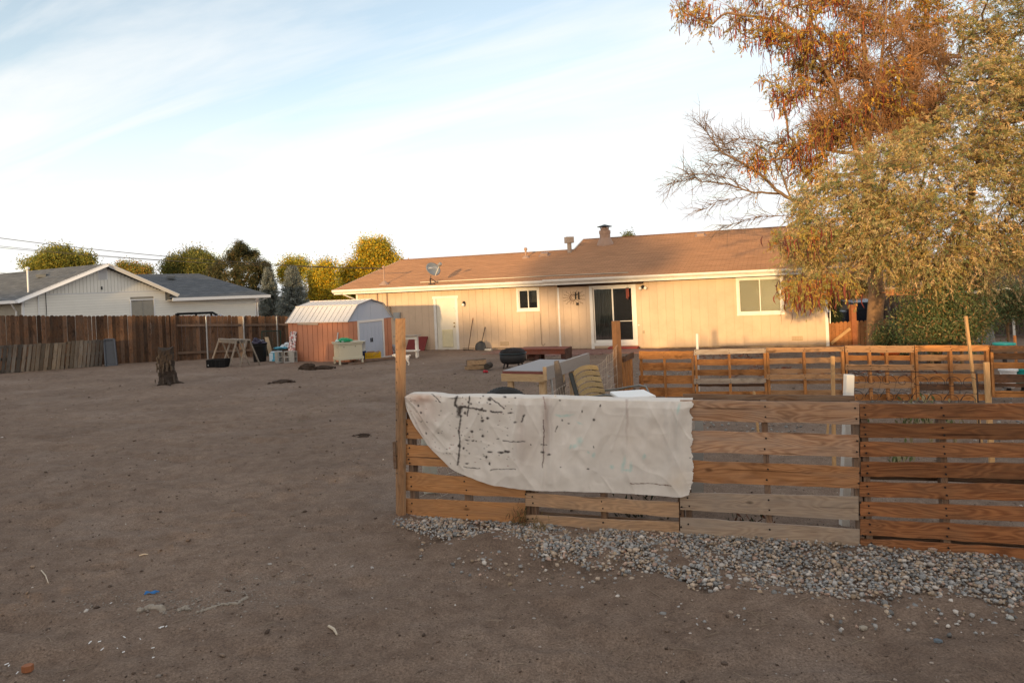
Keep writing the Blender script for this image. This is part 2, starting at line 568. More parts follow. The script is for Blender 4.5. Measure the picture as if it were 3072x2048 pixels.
WHITE = M('white_paint', (0.78, 0.75, 0.70), 0.5, 0.06, 3, dirt=((0.45, 0.40, 0.34), 0.35, 2.5))
WHITE2 = M('white_vinyl', (0.74, 0.74, 0.74), 0.35, 0.05, 3)
TAN = M('tan_siding', (0.63, 0.475, 0.34), 0.75, 0.08, 1.5, bump=0.35, bscale=40, rnd=0.035, dirt=((0.40, 0.29, 0.2), 0.4, 1.1))
TANCORE = M('tan_recess', (0.52, 0.39, 0.27), 0.9)
CONC = M('concrete', (0.36, 0.32, 0.27), 0.9, 0.2, 4, bump=0.4, bscale=30)
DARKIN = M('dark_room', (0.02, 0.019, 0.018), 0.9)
BROWN = M('dark_brown_trim', (0.07, 0.035, 0.022), 0.7)
METAL = M('galvanised_metal', (0.42, 0.43, 0.44), 0.45, 0.15, 8, metal=0.7)
DMETAL = M('dark_metal', (0.045, 0.046, 0.05), 0.5, 0.2, 8, metal=0.4)
BLACKP = M('black_plastic', (0.012, 0.012, 0.013), 0.75, 0.2, 5, spec=0.1)
GLASS = glass('window_glass')
GLASSD = glass('screened_glass', see=0.5)
BRASS = M('brass', (0.35, 0.24, 0.09), 0.35, metal=0.9)
BLACKM = M('black_iron', (0.03, 0.022, 0.02), 0.6)


def shingles(name, c1, c2, scale=1.0):
    m, q, out = newmat(name)
    vec = q.n('ShaderNodeTexCoord').outputs['UV']
    br = q.n('ShaderNodeTexBrick', {'Vector': vec, 'Color1': c1 + (1,), 'Color2': c2 + (1,), 'Mortar': tuple(0.55 * x for x in c1) + (1,),
                                    'Scale': 1.0, 'Mortar Size': 0.012, 'Brick Width': 0.32, 'Row Height': 0.145, 'Bias': 0.0})
    n = q.noise(q.n('ShaderNodeMapping', {'Vector': vec, 'Scale': (0.5, 2.0, 1)}).outputs[0], 1.6, 6, 0.65).outputs[0]
    f = q.math('MULTIPLY_ADD', n, 0.7, 0.65)
    n2 = q.noise(vec, 40, 3, 0.7).outputs[0]
    f = q.math('MULTIPLY', f, q.math('MULTIPLY_ADD', n2, 0.6, 0.7))
    c = q.mix(1.0, br.outputs[0], q.n('ShaderNodeCombineColor', {0: f, 1: f, 2: f}).outputs[0], 'MULTIPLY')
    b = q.n('ShaderNodeBsdfPrincipled', {'Base Color': c, 'Roughness': 0.95, 'Specular IOR Level': 0.1})
    q.t.links.new(q.n('ShaderNodeBump', {'Height': n2, 'Strength': 0.5, 'Distance': 0.01}).outputs[0], b.inputs['Normal'])
    q.t.links.new(b.outputs[0], out.inputs[0])
    return m


def roof_courses(name, strips, mat, parent, step=0.145):
    """strips: list of (left0,right0,left1,right1) eave/ridge corner points; built as overlapping shingle courses"""
    vs, fs, uvs = [], [], []
    for l0, r0, l1, r1 in strips:
        l0, r0, l1, r1 = (Vector(p) for p in (l0, r0, l1, r1))
        up = (l1 - l0 + r1 - r0) / 2
        nrm = (r0 - l0).cross(up).normalized()
        if nrm.z < 0:
            nrm = -nrm
        n = max(1, int(up.length / step))
        u0 = random.random() * 5
        for i in range(n):
            t0, t1 = i / n, (i + 1) / n
            a, b = l0.lerp(l1, t0), r0.lerp(r1, t0)
            c, d = r0.lerp(r1, t1), l0.lerp(l1, t1)
            m = max(2, int((b - a).length / 1.2))
            for j in range(m):
                s0, s1 = j / m, (j + 1) / m
                k = len(vs)
                lift = nrm * 0.014
                q = [a.lerp(b, s0), a.lerp(b, s1), d.lerp(c, s1), d.lerp(c, s0)]
                vs += [q[0] + lift, q[1] + lift, q[2] + nrm * 0.002, q[3] + nrm * 0.002, q[0], q[1]]
                fs += [(k, k + 1, k + 2, k + 3), (k + 4, k + 5, k + 1, k)]
                x0, x1 = u0 + s0 * (b - a).length, u0 + s1 * (b - a).length
                y0, y1 = t0 * n * 0.145, t1 * n * 0.145
                uvs += [(x0, y0 + .01), (x1, y0 + .01), (x1, y1), (x0, y1), (x0, y0), (x1, y0), (x1, y0 + .01), (x0, y0 + .01)]
    base = wl(parent)
    me = bpy.data.meshes.new(name)
    me.from_pydata([tuple(v - base) for v in vs], [], fs)
    ul = me.uv_layers.new(name='UVMap')
    ul.data.foreach_set('uv', np.array(uvs, dtype=np.float32).ravel())
    me.materials.append(mat)
    o = bpy.data.objects.new(name, me)
    COL.objects.link(o)
    o.parent = parent
    return o


def clad(fr, parent, mat, s0, s1, z0, z1, pitch, gap, holes, b=-0.012, t=0.012, zfun=None, name='siding_panel', horiz=False):
    """boards over a wall, each an object of its own, cut round the openings"""
    n = int(round(((z1 - z0) if horiz else (s1 - s0)) / pitch))
    w = ((z1 - z0) if horiz else (s1 - s0)) / n
    for i in range(n):
        if horiz:
            p0, p1 = z0 + i * w + gap / 2, z0 + (i + 1) * w - gap / 2
            cuts = sorted([(h[0], h[1]) for h in holes if h[2] < p1 and h[3] > p0])
            x = s0
            for c0, c1 in cuts + [(s1, s1)]:
                if c0 - x > 0.01:
                    mb = MB()
                    mb.hexa([fr.p(u, bb, z) for z, dd in ((p0, 0.006), (p1, 0.0)) for u, bb in ((x, b - t - dd), (c0, b - t - dd), (c0, b), (x, b))])
                    mb.build(name, mat, parent)
                x = c1
        else:
            p0, p1 = s0 + i * w + gap / 2, s0 + (i + 1) * w - gap / 2
            top = z1 if zfun is None else min(zfun(p0), zfun(p1))
            hs = [h for h in holes if h[0] < p1 and h[1] > p0]
            if not hs:
                MB().fbox(fr, p0, p1, b - t, b, z0, top).build(name, mat, parent)
                continue
            h = hs[0]
            for a_, b_ in ((z0, min(h[2], top)), (h[3], top)):          # the boards below and above an opening
                if b_ - a_ > 0.015:
                    MB().fbox(fr, p0, p1, b - t, b, a_, b_).build(name, mat, parent)
            for a_, b_ in ((p0, h[0]), (h[1], p1)):                      # the strip of board beside it
                if b_ - a_ > 0.01:
                    MB().fbox(fr, a_, b_, b - t, b, max(z0, h[2]) + 0.001, min(top, h[3]) - 0.001).build(name, mat, parent)


# ================================================================== MAIN HOUSE
HF = Frame((3.79, 26.25), math.radians(-17.278))
T14 = math.tan(math.radians(14))
roofz = lambda b: 1.91 + T14 * (b + 0.45)


def house_roof_point(x, y, ):
    lo, hi = -0.5, 9.0
    for _ in range(40):
        mid = (lo + hi) / 2
        s_, z_ = HF.hit(x, y, mid)
        if z_ > roofz(mid):
            lo, hi = lo, hi
            lo = mid
        else:
            hi = mid
    return s_, mid, roofz(mid)


house = thing('house', 'long single-storey tan house with brown shingle roof and white trim', 'house', HF.p(0, 0, -0.86))
openings = [(-7.33, -6.43, -0.80, 1.36), (-3.74, -2.90, 0.76, 1.60), (-0.72, 0.84, -0.72, 1.58), (4.62, 6.13, 0.36, 1.64)]
Z0, Z1 = -0.80, 1.74
core = MB()
edges = sorted({-11.03, 7.58} | {v for o_ in openings for v in o_[:2]})
for c0, c1 in zip(edges, edges[1:]):
    iv = [(Z0 - 0.02, Z1)]
    for h in openings:
        if h[0] <= (c0 + c1) / 2 <= h[1]:
            iv = [x for a_, b_ in iv for x in ((a_, min(b_, h[2])), (max(a_, h[3]), b_)) if x[1] - x[0] > 0.01]
    for a_, b_ in iv:
        core.fbox(HF, c0, c1, -0.004, 0.12, a_, b_)
core.fbox(HF, -11.03, -10.9, 0.12, 10.0, Z0, Z1)
core.fbox(HF, 7.45, 7.58, 0.12, 14.8, Z0, Z1)
core.fbox(HF, -11.03, -2.43, 10.0, 10.12, Z0, Z1)
core.fbox(HF, -2.43, 7.58, 14.8, 14.92, Z0, Z1)
core.fbox(HF, -2.5, -2.43, 10.12, 14.8, Z0, Z1)
core.add([HF.p(-11.03, 0, Z1), HF.p(-11.03, 5.05, roofz(5.05) - 0.05), HF.p(-11.03, 10.1, Z1)], [(0, 1, 2)])
core.add([HF.p(7.58, 0, Z1), HF.p(7.58, 7.43, roofz(7.43) - 0.05), HF.p(7.58, 14.9, Z1)], [(2, 1, 0)])
core.add([HF.p(-2.44, 5.05, roofz(5.05) - 0.05), HF.p(-2.44, 7.43, roofz(7.43) - 0.05), HF.p(-2.44, 14.9, Z1), HF.p(-2.44, 10.1, Z1)], [(0, 1, 2, 3)])
wall = core.build('wall', TANCORE, house)
clad(HF, wall, TAN, -10.99, 7.50, Z0, Z1, 0.305, 0.006, openings)
# room floor and ceiling so that the glass looks into a dark room
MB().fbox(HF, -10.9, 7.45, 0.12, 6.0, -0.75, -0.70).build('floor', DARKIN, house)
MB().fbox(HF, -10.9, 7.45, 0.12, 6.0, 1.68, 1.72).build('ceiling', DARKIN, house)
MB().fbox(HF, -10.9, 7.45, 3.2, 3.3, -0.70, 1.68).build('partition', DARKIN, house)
fd = MB()
fd.fbox(HF, -11.0, 7.55, 0.02, 0.2, -1.3, -0.815)
fd.build('foundation', M('foundation_paint', (0.52, 0.38, 0.25), 0.85, 0.2, 3, dirt=((0.22, 0.16, 0.11), 0.6, 2.0)), house)
for sx, w_ in ((-11.03, 0.09), (-2.11, 0.07), (7.50, 0.10)):
    MB().fbox(HF, sx, sx + w_, -0.045, -0.02, -0.87, 1.66 if sx < 0 else 1.74).build('corner_trim', WHITE, house)

SH = shingles('brown_shingles', (0.56, 0.305, 0.17), (0.46, 0.255, 0.145))
p = HF.p
roof = roof_courses('roof', [
    (p(-11.86, -0.52, roofz(-0.52)), p(8.05, -0.52, roofz(-0.52)), p(-11.35, 5.05, roofz(5.05)), p(8.05, 5.05, roofz(5.05))),
    (p(-2.43, 5.05, roofz(5.05)), p(8.05, 5.05, roofz(5.05)), p(-2.43, 7.43, roofz(7.43)), p(8.05, 7.43, roofz(7.43))),
    (p(-11.86, 10.6, roofz(-0.52)), p(-2.43, 10.6, roofz(-0.52)), p(-11.35, 5.06, roofz(5.05)), p(-2.43, 5.06, roofz(5.05))),
    (p(-2.43, 15.4, roofz(-0.52)), p(8.05, 15.4, roofz(-0.52)), p(-2.43, 7.44, roofz(7.43)), p(8.05, 7.44, roofz(7.43)))], SH, house)
rc = MB()
rc.bar(p(-11.36, 5.055, roofz(5.05) + 0.02), p(-2.46, 5.055, roofz(5.05) + 0.02), 0.22, 0.02)
rc.bar(p(-2.43, 7.435, roofz(7.43) + 0.02), p(8.05, 7.435, roofz(7.43) + 0.02), 0.22, 0.02)
rc.build('ridge_cap', SH, roof)
ra = MB()
ra.bar(p(-2.45, 5.0, roofz(5.0) - 0.04), p(-2.45, 7.43, roofz(7.43) - 0.04), 0.04, 0.16)
ra.bar(p(-11.87, -0.5, roofz(-0.5) - 0.07), p(-11.37, 5.05, roofz(5.05) - 0.07), 0.04, 0.14)
ra.build('rake_board', WHITE, house)
sf = MB()
sf.hexa([p(s_, b_, z_) for z_, dz in ((1.70, 0), (1.73, 0)) for s_, b_ in ((-11.8, -0.42), (8.0, -0.42), (8.0, 0.0), (-11.8, 0.0))])
sf.build('soffit', BROWN, house)
MB().fbox(HF, -11.86, 8.05, -0.45, -0.425, 1.70, 1.89).build('fascia', WHITE, house)
for s0, s1, z0, z1, d in ((-11.9, -2.55, 1.775, 1.90, 0.10), (-2.55, 8.06, 1.80, 1.925, 0.12)):
    gt = MB()
    prof = [(-0.452, z0 + 0.02), (-0.452 - d * 0.6, z0), (-0.452 - d, z0 + 0.06), (-0.452 - d, z1), (-0.452 - d + 0.012, z1), (-0.452 - d + 0.012, z0 + 0.065), (-0.452 - d * 0.58, z0 + 0.012), (-0.452, z0 + 0.03)]
    gt.prism([p(s0, b_, z_) for b_, z_ in prof], p(s1, 0, 0) - p(s0, 0, 0))
    gt.build('gutter', WHITE, house)
# frieze board with brown stain under the eave
MB().fbox(HF, -2.10, 1.25, -0.06, -0.024, 1.60, 1.70).build('frieze_board', BROWN, house)
MB().tube([p(-11.5, -0.5, 1.77), p(-11.3, -0.3, 1.62), p(-11.02, -0.07, 1.45), p(-11.0, -0.07, -0.8)], 0.035, 8).build('downspout', WHITE, house)

# back door with pet flap
DOORM = M('cream_door', (0.74, 0.69, 0.58), 0.45, 0.05, 3, dirt=((0.5, 0.42, 0.3), 0.3, 3))
dr = MB().fbox(HF, -7.30, -6.46, 0.0, 0.045, -0.77, 1.34).build('door', DOORM, house)
dt = MB()
dt.fbox(HF, -7.42, -7.31, -0.04, 0.02, -0.82, 1.34)
dt.fbox(HF, -6.45, -6.34, -0.04, 0.02, -0.82, 1.34)
dt.fbox(HF, -7.46, -6.30, -0.045, 0.02, 1.34, 1.45)
dt.build('door_trim', WHITE, dr)
MB().fbox(HF, -7.42, -6.34, -0.12, 0.02, -0.86, -0.79).build('threshold', DMETAL, dr)
pf = MB()
for a_, b_, c_, d_ in ((-7.09, -7.03, -0.66, 0.06), (-6.68, -6.62, -0.66, 0.06), (-7.03, -6.68, 0.0, 0.06), (-7.03, -6.68, -0.66, -0.58)):
    pf.fbox(HF, a_, b_, -0.025, -0.001, c_, d_)
pf.fbox(HF, -7.03, -6.68, -0.012, -0.001, -0.58, 0.0)
pf.build('pet_flap', M('yellowed_plastic', (0.72, 0.64, 0.42), 0.4), dr)
for z_ in (0.18, 0.32):
    MB().lathe(p(-6.53, -0.0, z_), [(0.028, 0), (0.028, 0.012), (0.012, 0.02), (0.014, 0.035), (0.028, 0.045), (0.026, 0.065), (0.008, 0.072)], 12, axis=-HF.k.to_3d()).build('knob', BRASS, dr)
ch = MB()
ch.fbox(HF, -6.56, -6.47, -0.02, -0.001, 0.93, 0.96)
ch.fbox(HF, -6.5, -6.47, -0.02, -0.001, 0.78, 0.93)
ch.build('chain_latch', METAL, dr)


def window(s0, s1, z0, z1, mull, tw=0.085, parent=house, fr=HF, name='window', wm=WHITE, sill=True, left=None, right=None, head=True):
    f = MB()
    f.fbox(fr, s0 - tw, s0, -0.045, 0.03, z0 - tw, z1 + (tw if head else 0.02))
    f.fbox(fr, s1, s1 + tw, -0.045, 0.03, z0 - tw, z1 + (tw if head else 0.02))
    if head:
        f.fbox(fr, s0, s1, -0.043, 0.03, z1, z1 + tw)
    f.fbox(fr, s0, s1, -0.043, 0.03, z0 - tw * 0.95, z0)
    o = f.build('frame' if name != 'window' else name, wm, parent)
    if sill:
        MB().fbox(fr, s0 - tw - 0.012, s1 + tw + 0.012, -0.06, -0.046, z0 - tw - 0.02, z0 - tw * 0.55).build('sill', wm, o)
    sa = MB()
    i = 0.035
    for a_, b_, bb in ((s0, mull + 0.02, 0.0), (mull - 0.02, s1, 0.035)):
        sa.fbox(fr, a_, a_ + i, bb, bb + 0.03, z0, z1)
        sa.fbox(fr, b_ - i, b_, bb, bb + 0.03, z0, z1)
        sa.fbox(fr, a_ + i, b_ - i, bb, bb + 0.03, z0, z0 + i)
        sa.fbox(fr, a_ + i, b_ - i, bb, bb + 0.03, z1 - i, z1)
    sa.build('sash', wm, o)
    for (a_, b_, bb), gm in zip(((s0 + i, mull + 0.02 - i, 0.012), (mull - 0.02 + i, s1 - i, 0.047)), (left or GLASS, right or GLASS)):
        MB().fbox(fr, a_, b_, bb, bb + 0.006, z0 + i, z1 - i).build('pane', gm, o)
    return o


w1 = window(-3.71, -2.93, 0.80, 1.56, -3.32, left=GLASSD)
w2 = window(4.66, 6.09, 0.40, 1.60, 5.38, left=glass('dull_glass', see=0.88))
BLIND = M('pale_blind', (0.80, 0.75, 0.62), 0.8, 0.08, 3)
bl = MB()
for i in range(34):
    z_ = 0.42 + i * 0.035
    bl.hexa([p(s_, b_, zz_) for zz_, bo in ((z_, 0.0), (z_ + 0.033, 0.012)) for s_, b_ in ((4.66, 0.13 + bo), (6.09, 0.13 + bo), (6.09, 0.133 + bo), (4.66, 0.133 + bo))])
bl.build('blind', BLIND, w2)
bl = MB()
bl.fbox(HF, -3.71, -2.93, 0.35, 0.37, 1.05, 1.6)
bl.build('blind', M('dim_blind', (0.10, 0.10, 0.095), 0.8), w1)

# sliding patio door
sd = MB()
sd.fbox(HF, -0.84, -0.72, -0.045, 0.03, -0.86, 1.60)
sd.fbox(HF, 0.82, 0.95, -0.045, 0.03, -0.72, 1.62)
sd.fbox(HF, -0.72, 0.82, -0.04, 0.05, 1.53, 1.60)
sd.fbox(HF, -0.72, 0.82, -0.05, 0.08, -0.72, -0.60)
slider = sd.build('sliding_door', WHITE, house)
sp = MB()
for a_, b_, bb in ((-0.72, 0.06, 0.05), (0.02, 0.82, 0.005)):
    sp.fbox(HF, a_, a_ + 0.05, bb, bb + 0.035, -0.60, 1.53)
    sp.fbox(HF, b_ - 0.05, b_, bb, bb + 0.035, -0.60, 1.53)
    sp.fbox(HF, a_ + 0.05, b_ - 0.05, bb, bb + 0.035, -0.60, -0.50)
    sp.fbox(HF, a_ + 0.05, b_ - 0.05, bb, bb + 0.035, 1.46, 1.53)
sp.fbox(HF, 0.07, 0.77, 0.01, 0.03, 0.20, 0.225)
sp.build('door_frame', WHITE, slider)
MB().fbox(HF, -0.67, 0.01, 0.062, 0.068, -0.50, 1.46).build('pane', GLASS, slider)
MB().fbox(HF, 0.07, 0.77, 0.018, 0.024, -0.50, 1.46).build('pane', GLASSD, slider)
MB().fbox(HF, 0.775, 0.80, -0.02, 0.004, 0.30, 0.45).build('handle', METAL, slider)
cu = MB()
N_ = 60
cu.add([p(-0.70 + 0.86 * i / N_, 0.16 + 0.035 * math.sin(i * 1.35) + 0.012 * math.sin(i * 0.7), z_) for i in range(N_ + 1) for z_ in (-0.58, 1.53)],
       [(2 * i, 2 * i + 2, 2 * i + 3, 2 * i + 1) for i in range(N_)])
cu.build('curtain', M('grey_curtain', (0.13, 0.14, 0.135), 0.85, 0.2, 4), slider, smooth=True)
fg_ = MB()
for i in range(26):
    s_ = -0.66 + i * 0.026
    fg_.bar(p(s_, 0.10, -0.52), p(s_ + random.uniform(-.01, .01), 0.10, -0.35 + random.uniform(-.05, .03)), 0.008, 0.008)
fg_.build('curtain_fringe', M('fringe', (0.45, 0.36, 0.30), 0.9), slider)

# roof and wall fittings
PINKM = M('painted_flue', (0.36, 0.24, 0.18), 0.6, 0.15, 6)
for (x, y) in ((1634, 767), (2102, 708)):
    s_, b_, z_ = house_roof_point(x, y)
    o = MB()
    o.box(p(s_, b_, z_ + 0.06), (0.34, 0.30, 0.15), HF.a.angle_signed(Vector((1, 0))), Matrix.Rotation(math.radians(14), 3, 'X'))
    o.box(p(s_, b_, z_ + 0.015), (0.5, 0.46, 0.02), HF.a.angle_signed(Vector((1, 0))), Matrix.Rotation(math.radians(14), 3, 'X'))
    o.build('roof_vent', PINKM, house)
s_, b_, z_ = house_roof_point(1578, 774)
o = MB()
o.lathe(p(s_, b_, z_ - 0.05), [(0.20, 0.0), (0.18, 0.07), (0.07, 0.16), (0.045, 0.18), (0.045, 0.40), (0.075, 0.40), (0.075, 0.50), (0.03, 0.53)], 14)
o.build('vent_pipe', PINKM, house)
s_, b_, z_ = house_roof_point(1709, 758)
o = MB()
o.lathe(p(s_, b_, z_ - 0.2), [(0.10, 0.0), (0.10, 0.65), (0.10, 0.66)], 14)
o.box(p(s_, b_, z_ + 0.58), (0.34, 0.34, 0.28), 0.3)
o.build('flue_pipe', M('galvanised_flue', (0.30, 0.25, 0.22), 0.5, 0.1, 5), house)
s_, b_, z_ = house_roof_point(1816, 733)
o = MB()
o.lathe(p(s_, b_, z_ - 0.1), [(0.42, 0.0), (0.40, 0.10), (0.27, 0.38), (0.25, 0.40), (0.25, 0.60), (0.27, 0.60), (0.27, 0.74), (0.23, 0.76), (0.2, 0.76), (0.2, 0.88)], 20)
o.build('chimney_pipe', PINKM, house)
o = MB()
o.lathe(p(s_, b_, z_ + 0.84), [(0.02, 0.0), (0.34, -0.02), (0.36, 0.0), (0.05, 0.09), (0.0, 0.10)], 20, cap=False)
for i in range(4):
    a_ = i * math.pi / 2
    q_ = p(s_, b_, z_ + 0.74) + Vector((0.2 * math.cos(a_), 0.2 * math.sin(a_), 0))
    o.bar(q_, q_ + Vector((0, 0, 0.12)), 0.02, 0.02)
o.build('chimney_cap', DMETAL, house)
s_, b_, z_ = house_roof_point(1153, 854)
o = MB()
o.lathe(p(s_, b_, z_ - 0.03), [(0.24, 0.0), (0.2, 0.05), (0.06, 0.18), (0.03, 0.2), (0.03, 0.72), (0.07, 0.74), (0.07, 0.80), (0.0, 0.86)], 12)
o.build('service_mast', PINKM, house)
MAST = p(s_, b_, z_ + 0.68)
# long metal flashing left on the roof above the eave
q0, q1, q2 = house_roof_point(1262, 849), house_roof_point(1640, 830), house_roof_point(1885, 820)
o = MB()
o.bar(p(q0[0], q0[1], q0[2] + 0.03), p(q1[0], q1[1], q1[2] + 0.03), 0.09, 0.03)
o.bar(p(q1[0] + .03, q1[1], q1[2] + 0.035), p(q2[0], q2[1], q2[2] + 0.035), 0.07, 0.03)
o.build('roof_flashing', M('weathered_flashing', (0.46, 0.42, 0.36), 0.5, 0.15, 4, metal=0.3), house)
for s_ in (-10.0, -9.55):
    MB().tube([p(s_, -0.05, 1.70), p(s_, -0.05, 0.75 if s_ > -9.8 else 0.1)], 0.03, 8).build('conduit', M('conduit_paint', (0.36, 0.25, 0.18), 0.6), house)
o = MB()
o.fbox(HF, -9.24, -8.94, -0.14, -0.026, 0.52, 0.84)
o.fbox(HF, -9.22, -8.96, -0.15, -0.141, 0.55, 0.81)
o.build('meter_box', M('grey_box', (0.36, 0.36, 0.35), 0.5), house)
MB().fbox(HF, -9.75, -9.40, -0.13, -0.026, 0.65, 1.10).build('electric_panel', M('panel_tan', (0.40, 0.31, 0.22), 0.5), house)
BULB = M('frosted_bulb', (0.85, 0.82, 0.75), 0.3)
for s_, z_ in ((-6.05, 1.15), (1.22, 1.50)):
    o = MB().lathe(p(s_, -0.026, z_), [(0.06, 0.0), (0.06, 0.03), (0.03, 0.05)], 14, axis=-HF.k.to_3d()).build('wall_lamp', DMETAL, house)
    arms = ((0.0, -0.09),) if s_ < 0 else ((-0.06, -0.06), (0.07, -0.06))
    for dx, dz in arms:
        q_ = MB()
        q_.lathe(p(s_ + dx * 0.5, -0.09, z_ + 0.02), [(0.02, 0.0), (0.05, 0.03), (0.055, 0.09)], 10, axis=Vector((dx, -0.6, -1)))
        q_.build('lamp_socket', DMETAL, o)
        MB().blob(p(s_ + dx * 1.5, -0.16, z_ + dz), (0.06, 0.06, 0.065), 0, 0.0).build('bulb', BULB, o, smooth=True)
VENTM = M('vent_tan', (0.45, 0.33, 0.2), 0.7)
for s0 in (-4.57, 6.38):
    o = MB().fbox(HF, s0, s0 + 0.36, -0.034, -0.025, -0.64, -0.49).build('foundation_vent', VENTM, house)
    sl = MB()
    for i in range(6):
        sl.fbox(HF, s0 + 0.02 + i * 0.055, s0 + 0.055 + i * 0.055, -0.042, -0.0345, -0.62, -0.51)
    sl.build('louvre', TANCORE, o)
MB().fbox(HF, 1.13, 1.21, -0.05, -0.026, -0.28, -0.17).build('outlet', M('outlet_tan', (0.40, 0.32, 0.22), 0.6), house)
MB().fbox(HF, 0.98, 1.03, -0.04, -0.026, 0.02, 0.07).build('doorbell', WHITE2, house)
cb = MB()
cb.tube([p(-10.8, -0.03, -0.74), p(-8.0, -0.03, -0.78), p(-7.5, -0.03, -0.78)], 0.012, 5)
cb.tube([p(-6.2, -0.03, -0.73), p(-4.0, -0.035, -0.75), p(-2.2, -0.03, -0.71)], 0.012, 5)
cb.tube([p(-2.85, -0.03, 0.62), p(-2.84, -0.03, -0.62), p(-2.78, -0.03, -0.68), p(-2.7, -0.03, -0.6)], 0.008, 5)
cb.build('cable', M('cable_brown', (0.12, 0.08, 0.06), 0.6), house)

# ---- things on and by the house wall
t = thing('satellite_dish', 'grey oval satellite dish mounted on the brown roof edge', 'satellite dish', p(-7.35, -0.42, 1.93))
o = MB()
o.bar(p(-7.45, -0.30, 1.97), p(-7.2, -0.30, 1.97), 0.16, 0.04)
o.tube([p(-7.35, -0.38, 1.95), p(-7.35, -0.40, 2.18), p(-7.33, -0.36, 2.30)], 0.028, 8)
o.bar(p(-7.15, -0.12, 2.0), p(-7.34, -0.36, 2.2), 0.025, 0.025)
o.build('mast', DMETAL, t)
dn = Vector((0.62, -0.66, 0.46)).normalized()
dc = p(-7.22, -0.42, 2.55)
q3 = Vector((0, 0, 1)).rotation_difference(dn).to_matrix()
ax_w = Vector((0, 0, 1)).cross(dn).normalized()
ax_h = dn.cross(ax_w)
o = MB()
vs, fs = [], []
NR, NA = 7, 28
for back in (0.0, -0.018):
    for i in range(NR + 1):
        r = i / NR
        for j in range(NA):
            a_ = 2 * math.pi * j / NA
            vs.append(dc + ax_w * (0.34 * r * math.cos(a_)) + ax_h * (0.30 * r * math.sin(a_)) + dn * (0.07 * r * r + back))
off = (NR + 1) * NA
for i in range(NR):
    for j in range(NA):
        fs.append((i * NA + j, i * NA + (j + 1) % NA, (i + 1) * NA + (j + 1) % NA, (i + 1) * NA + j))
        fs.append((off + (i + 1) * NA + j, off + (i + 1) * NA + (j + 1) % NA, off + i * NA + (j + 1) % NA, off + i * NA + j))
for j in range(NA):
    fs.append((NR * NA + j, NR * NA + (j + 1) % NA, off + NR * NA + (j + 1) % NA, off + NR * NA + j))
o.add(vs, fs)
o.build('dish', M('dish_grey', (0.20, 0.22, 0.245), 0.55, 0.05, 4), t, smooth=True)
o = MB()
arm0, arm1 = dc - ax_h * 0.30 + dn * 0.05, dc - ax_h * 0.10 + dn * 0.46
o.bar(arm0, arm1, 0.03, 0.03)
o.build('feed_arm', M('arm_white', (0.6, 0.58, 0.54), 0.5), t)
o = MB()
o.lathe(arm1 + ax_h * 0.04, [(0.03, 0.0), (0.06, -0.02), (0.07, 0.04), (0.07, 0.14), (0.05, 0.16)], 12, axis=dn)
o.build('feed_horn', M('horn_grey', (0.24, 0.24, 0.25), 0.5), t)


def text_obj(name, body, size, origin, xax, yax, mat, parent, ext=0.002, bold=False):
    cu_ = bpy.data.curves.new(name, 'FONT')
    cu_.body = body
    cu_.size = size
    cu_.extrude = ext
    cu_.align_x = 'CENTER'
    cu_.align_y = 'CENTER'
    tmp = bpy.data.objects.new(name + '_tmp', cu_)
    COL.objects.link(tmp)
    bpy.context.view_layer.update()
    me = bpy.data.meshes.new_from_object(tmp.evaluated_get(bpy.context.evaluated_depsgraph_get()))
    bpy.data.objects.remove(tmp)
    xax, yax = Vector(xax).normalized(), Vector(yax).normalized()
    R = Matrix((xax, yax, xax.cross(yax))).transposed().to_4x4()
    me.transform(Matrix.Translation(Vector(origin) - wl(parent)) @ R)
    me.name = name
    me.materials.clear()
    me.materials.append(mat)
    ob = bpy.data.objects.new(name, me)
    COL.objects.link(ob)
    ob.parent = parent
    return ob


text_obj('lettering', 'DIRECTV', 0.115, dc + ax_h * 0.06 + dn * 0.035, ax_w, ax_h, M('lettering_white', (0.62, 0.63, 0.66), 0.5), t, 0.004)

# metal sun with the letter H
IRON = M('rusty_iron', (0.12, 0.06, 0.045), 0.6, 0.3, 12)
t = thing('sun_ornament', 'rusty metal sun wall ornament with a dark letter H', 'wall ornament', p(-1.37, -0.03, 1.2))
o = MB()
ctr = (-1.50, 1.18)
P_ = lambda du, dz, b=-0.04: p(ctr[0] + du, b, ctr[1] + dz)
o.tube([P_(0.115 * math.cos(a_), 0.115 * math.sin(a_)) for a_ in np.linspace(0, 2 * math.pi, 20)[:-1]], 0.012, 5, closed=True)
o.tube([P_(0.06 * math.cos(a_), 0.06 * math.sin(a_)) for a_ in np.linspace(0.5, 5.2, 12)], 0.008, 5)
for i in range(15):
    a_ = 2 * math.pi * i / 15 + 0.2
    L_ = (0.34 if abs(math.cos(a_)) > 0.6 else 0.24) * (1.25 if math.cos(a_) > 0.3 else 1.0)
    o.tube([P_(r * math.cos(a_) - 0.022 * math.sin(r * 60) * math.sin(a_), r * math.sin(a_) * 0.85 + 0.022 * math.sin(r * 60) * math.cos(a_)) for r in np.linspace(0.12, L_ + 0.06, 9)], 0.0065, 5)
o.build('sun_rays', IRON, t)
o = MB()
o.fbox(HF, -1.41, -1.36, -0.075, -0.055, 1.12, 1.40)
o.fbox(HF, -1.28, -1.23, -0.075, -0.055, 1.10, 1.40)
o.fbox(HF, -1.36, -1.28, -0.073, -0.055, 1.28, 1.32)
o.build('letter', BLACKM, t)
tag(MB().fbox(HF, -1.37, -1.27, -0.07, -0.025, 0.88, 0.98).build('junction_box', BLACKM, None, p(-1.32, -0.025, 0.88)), 'small black square box on tan wall under the metal sun', 'wall box')

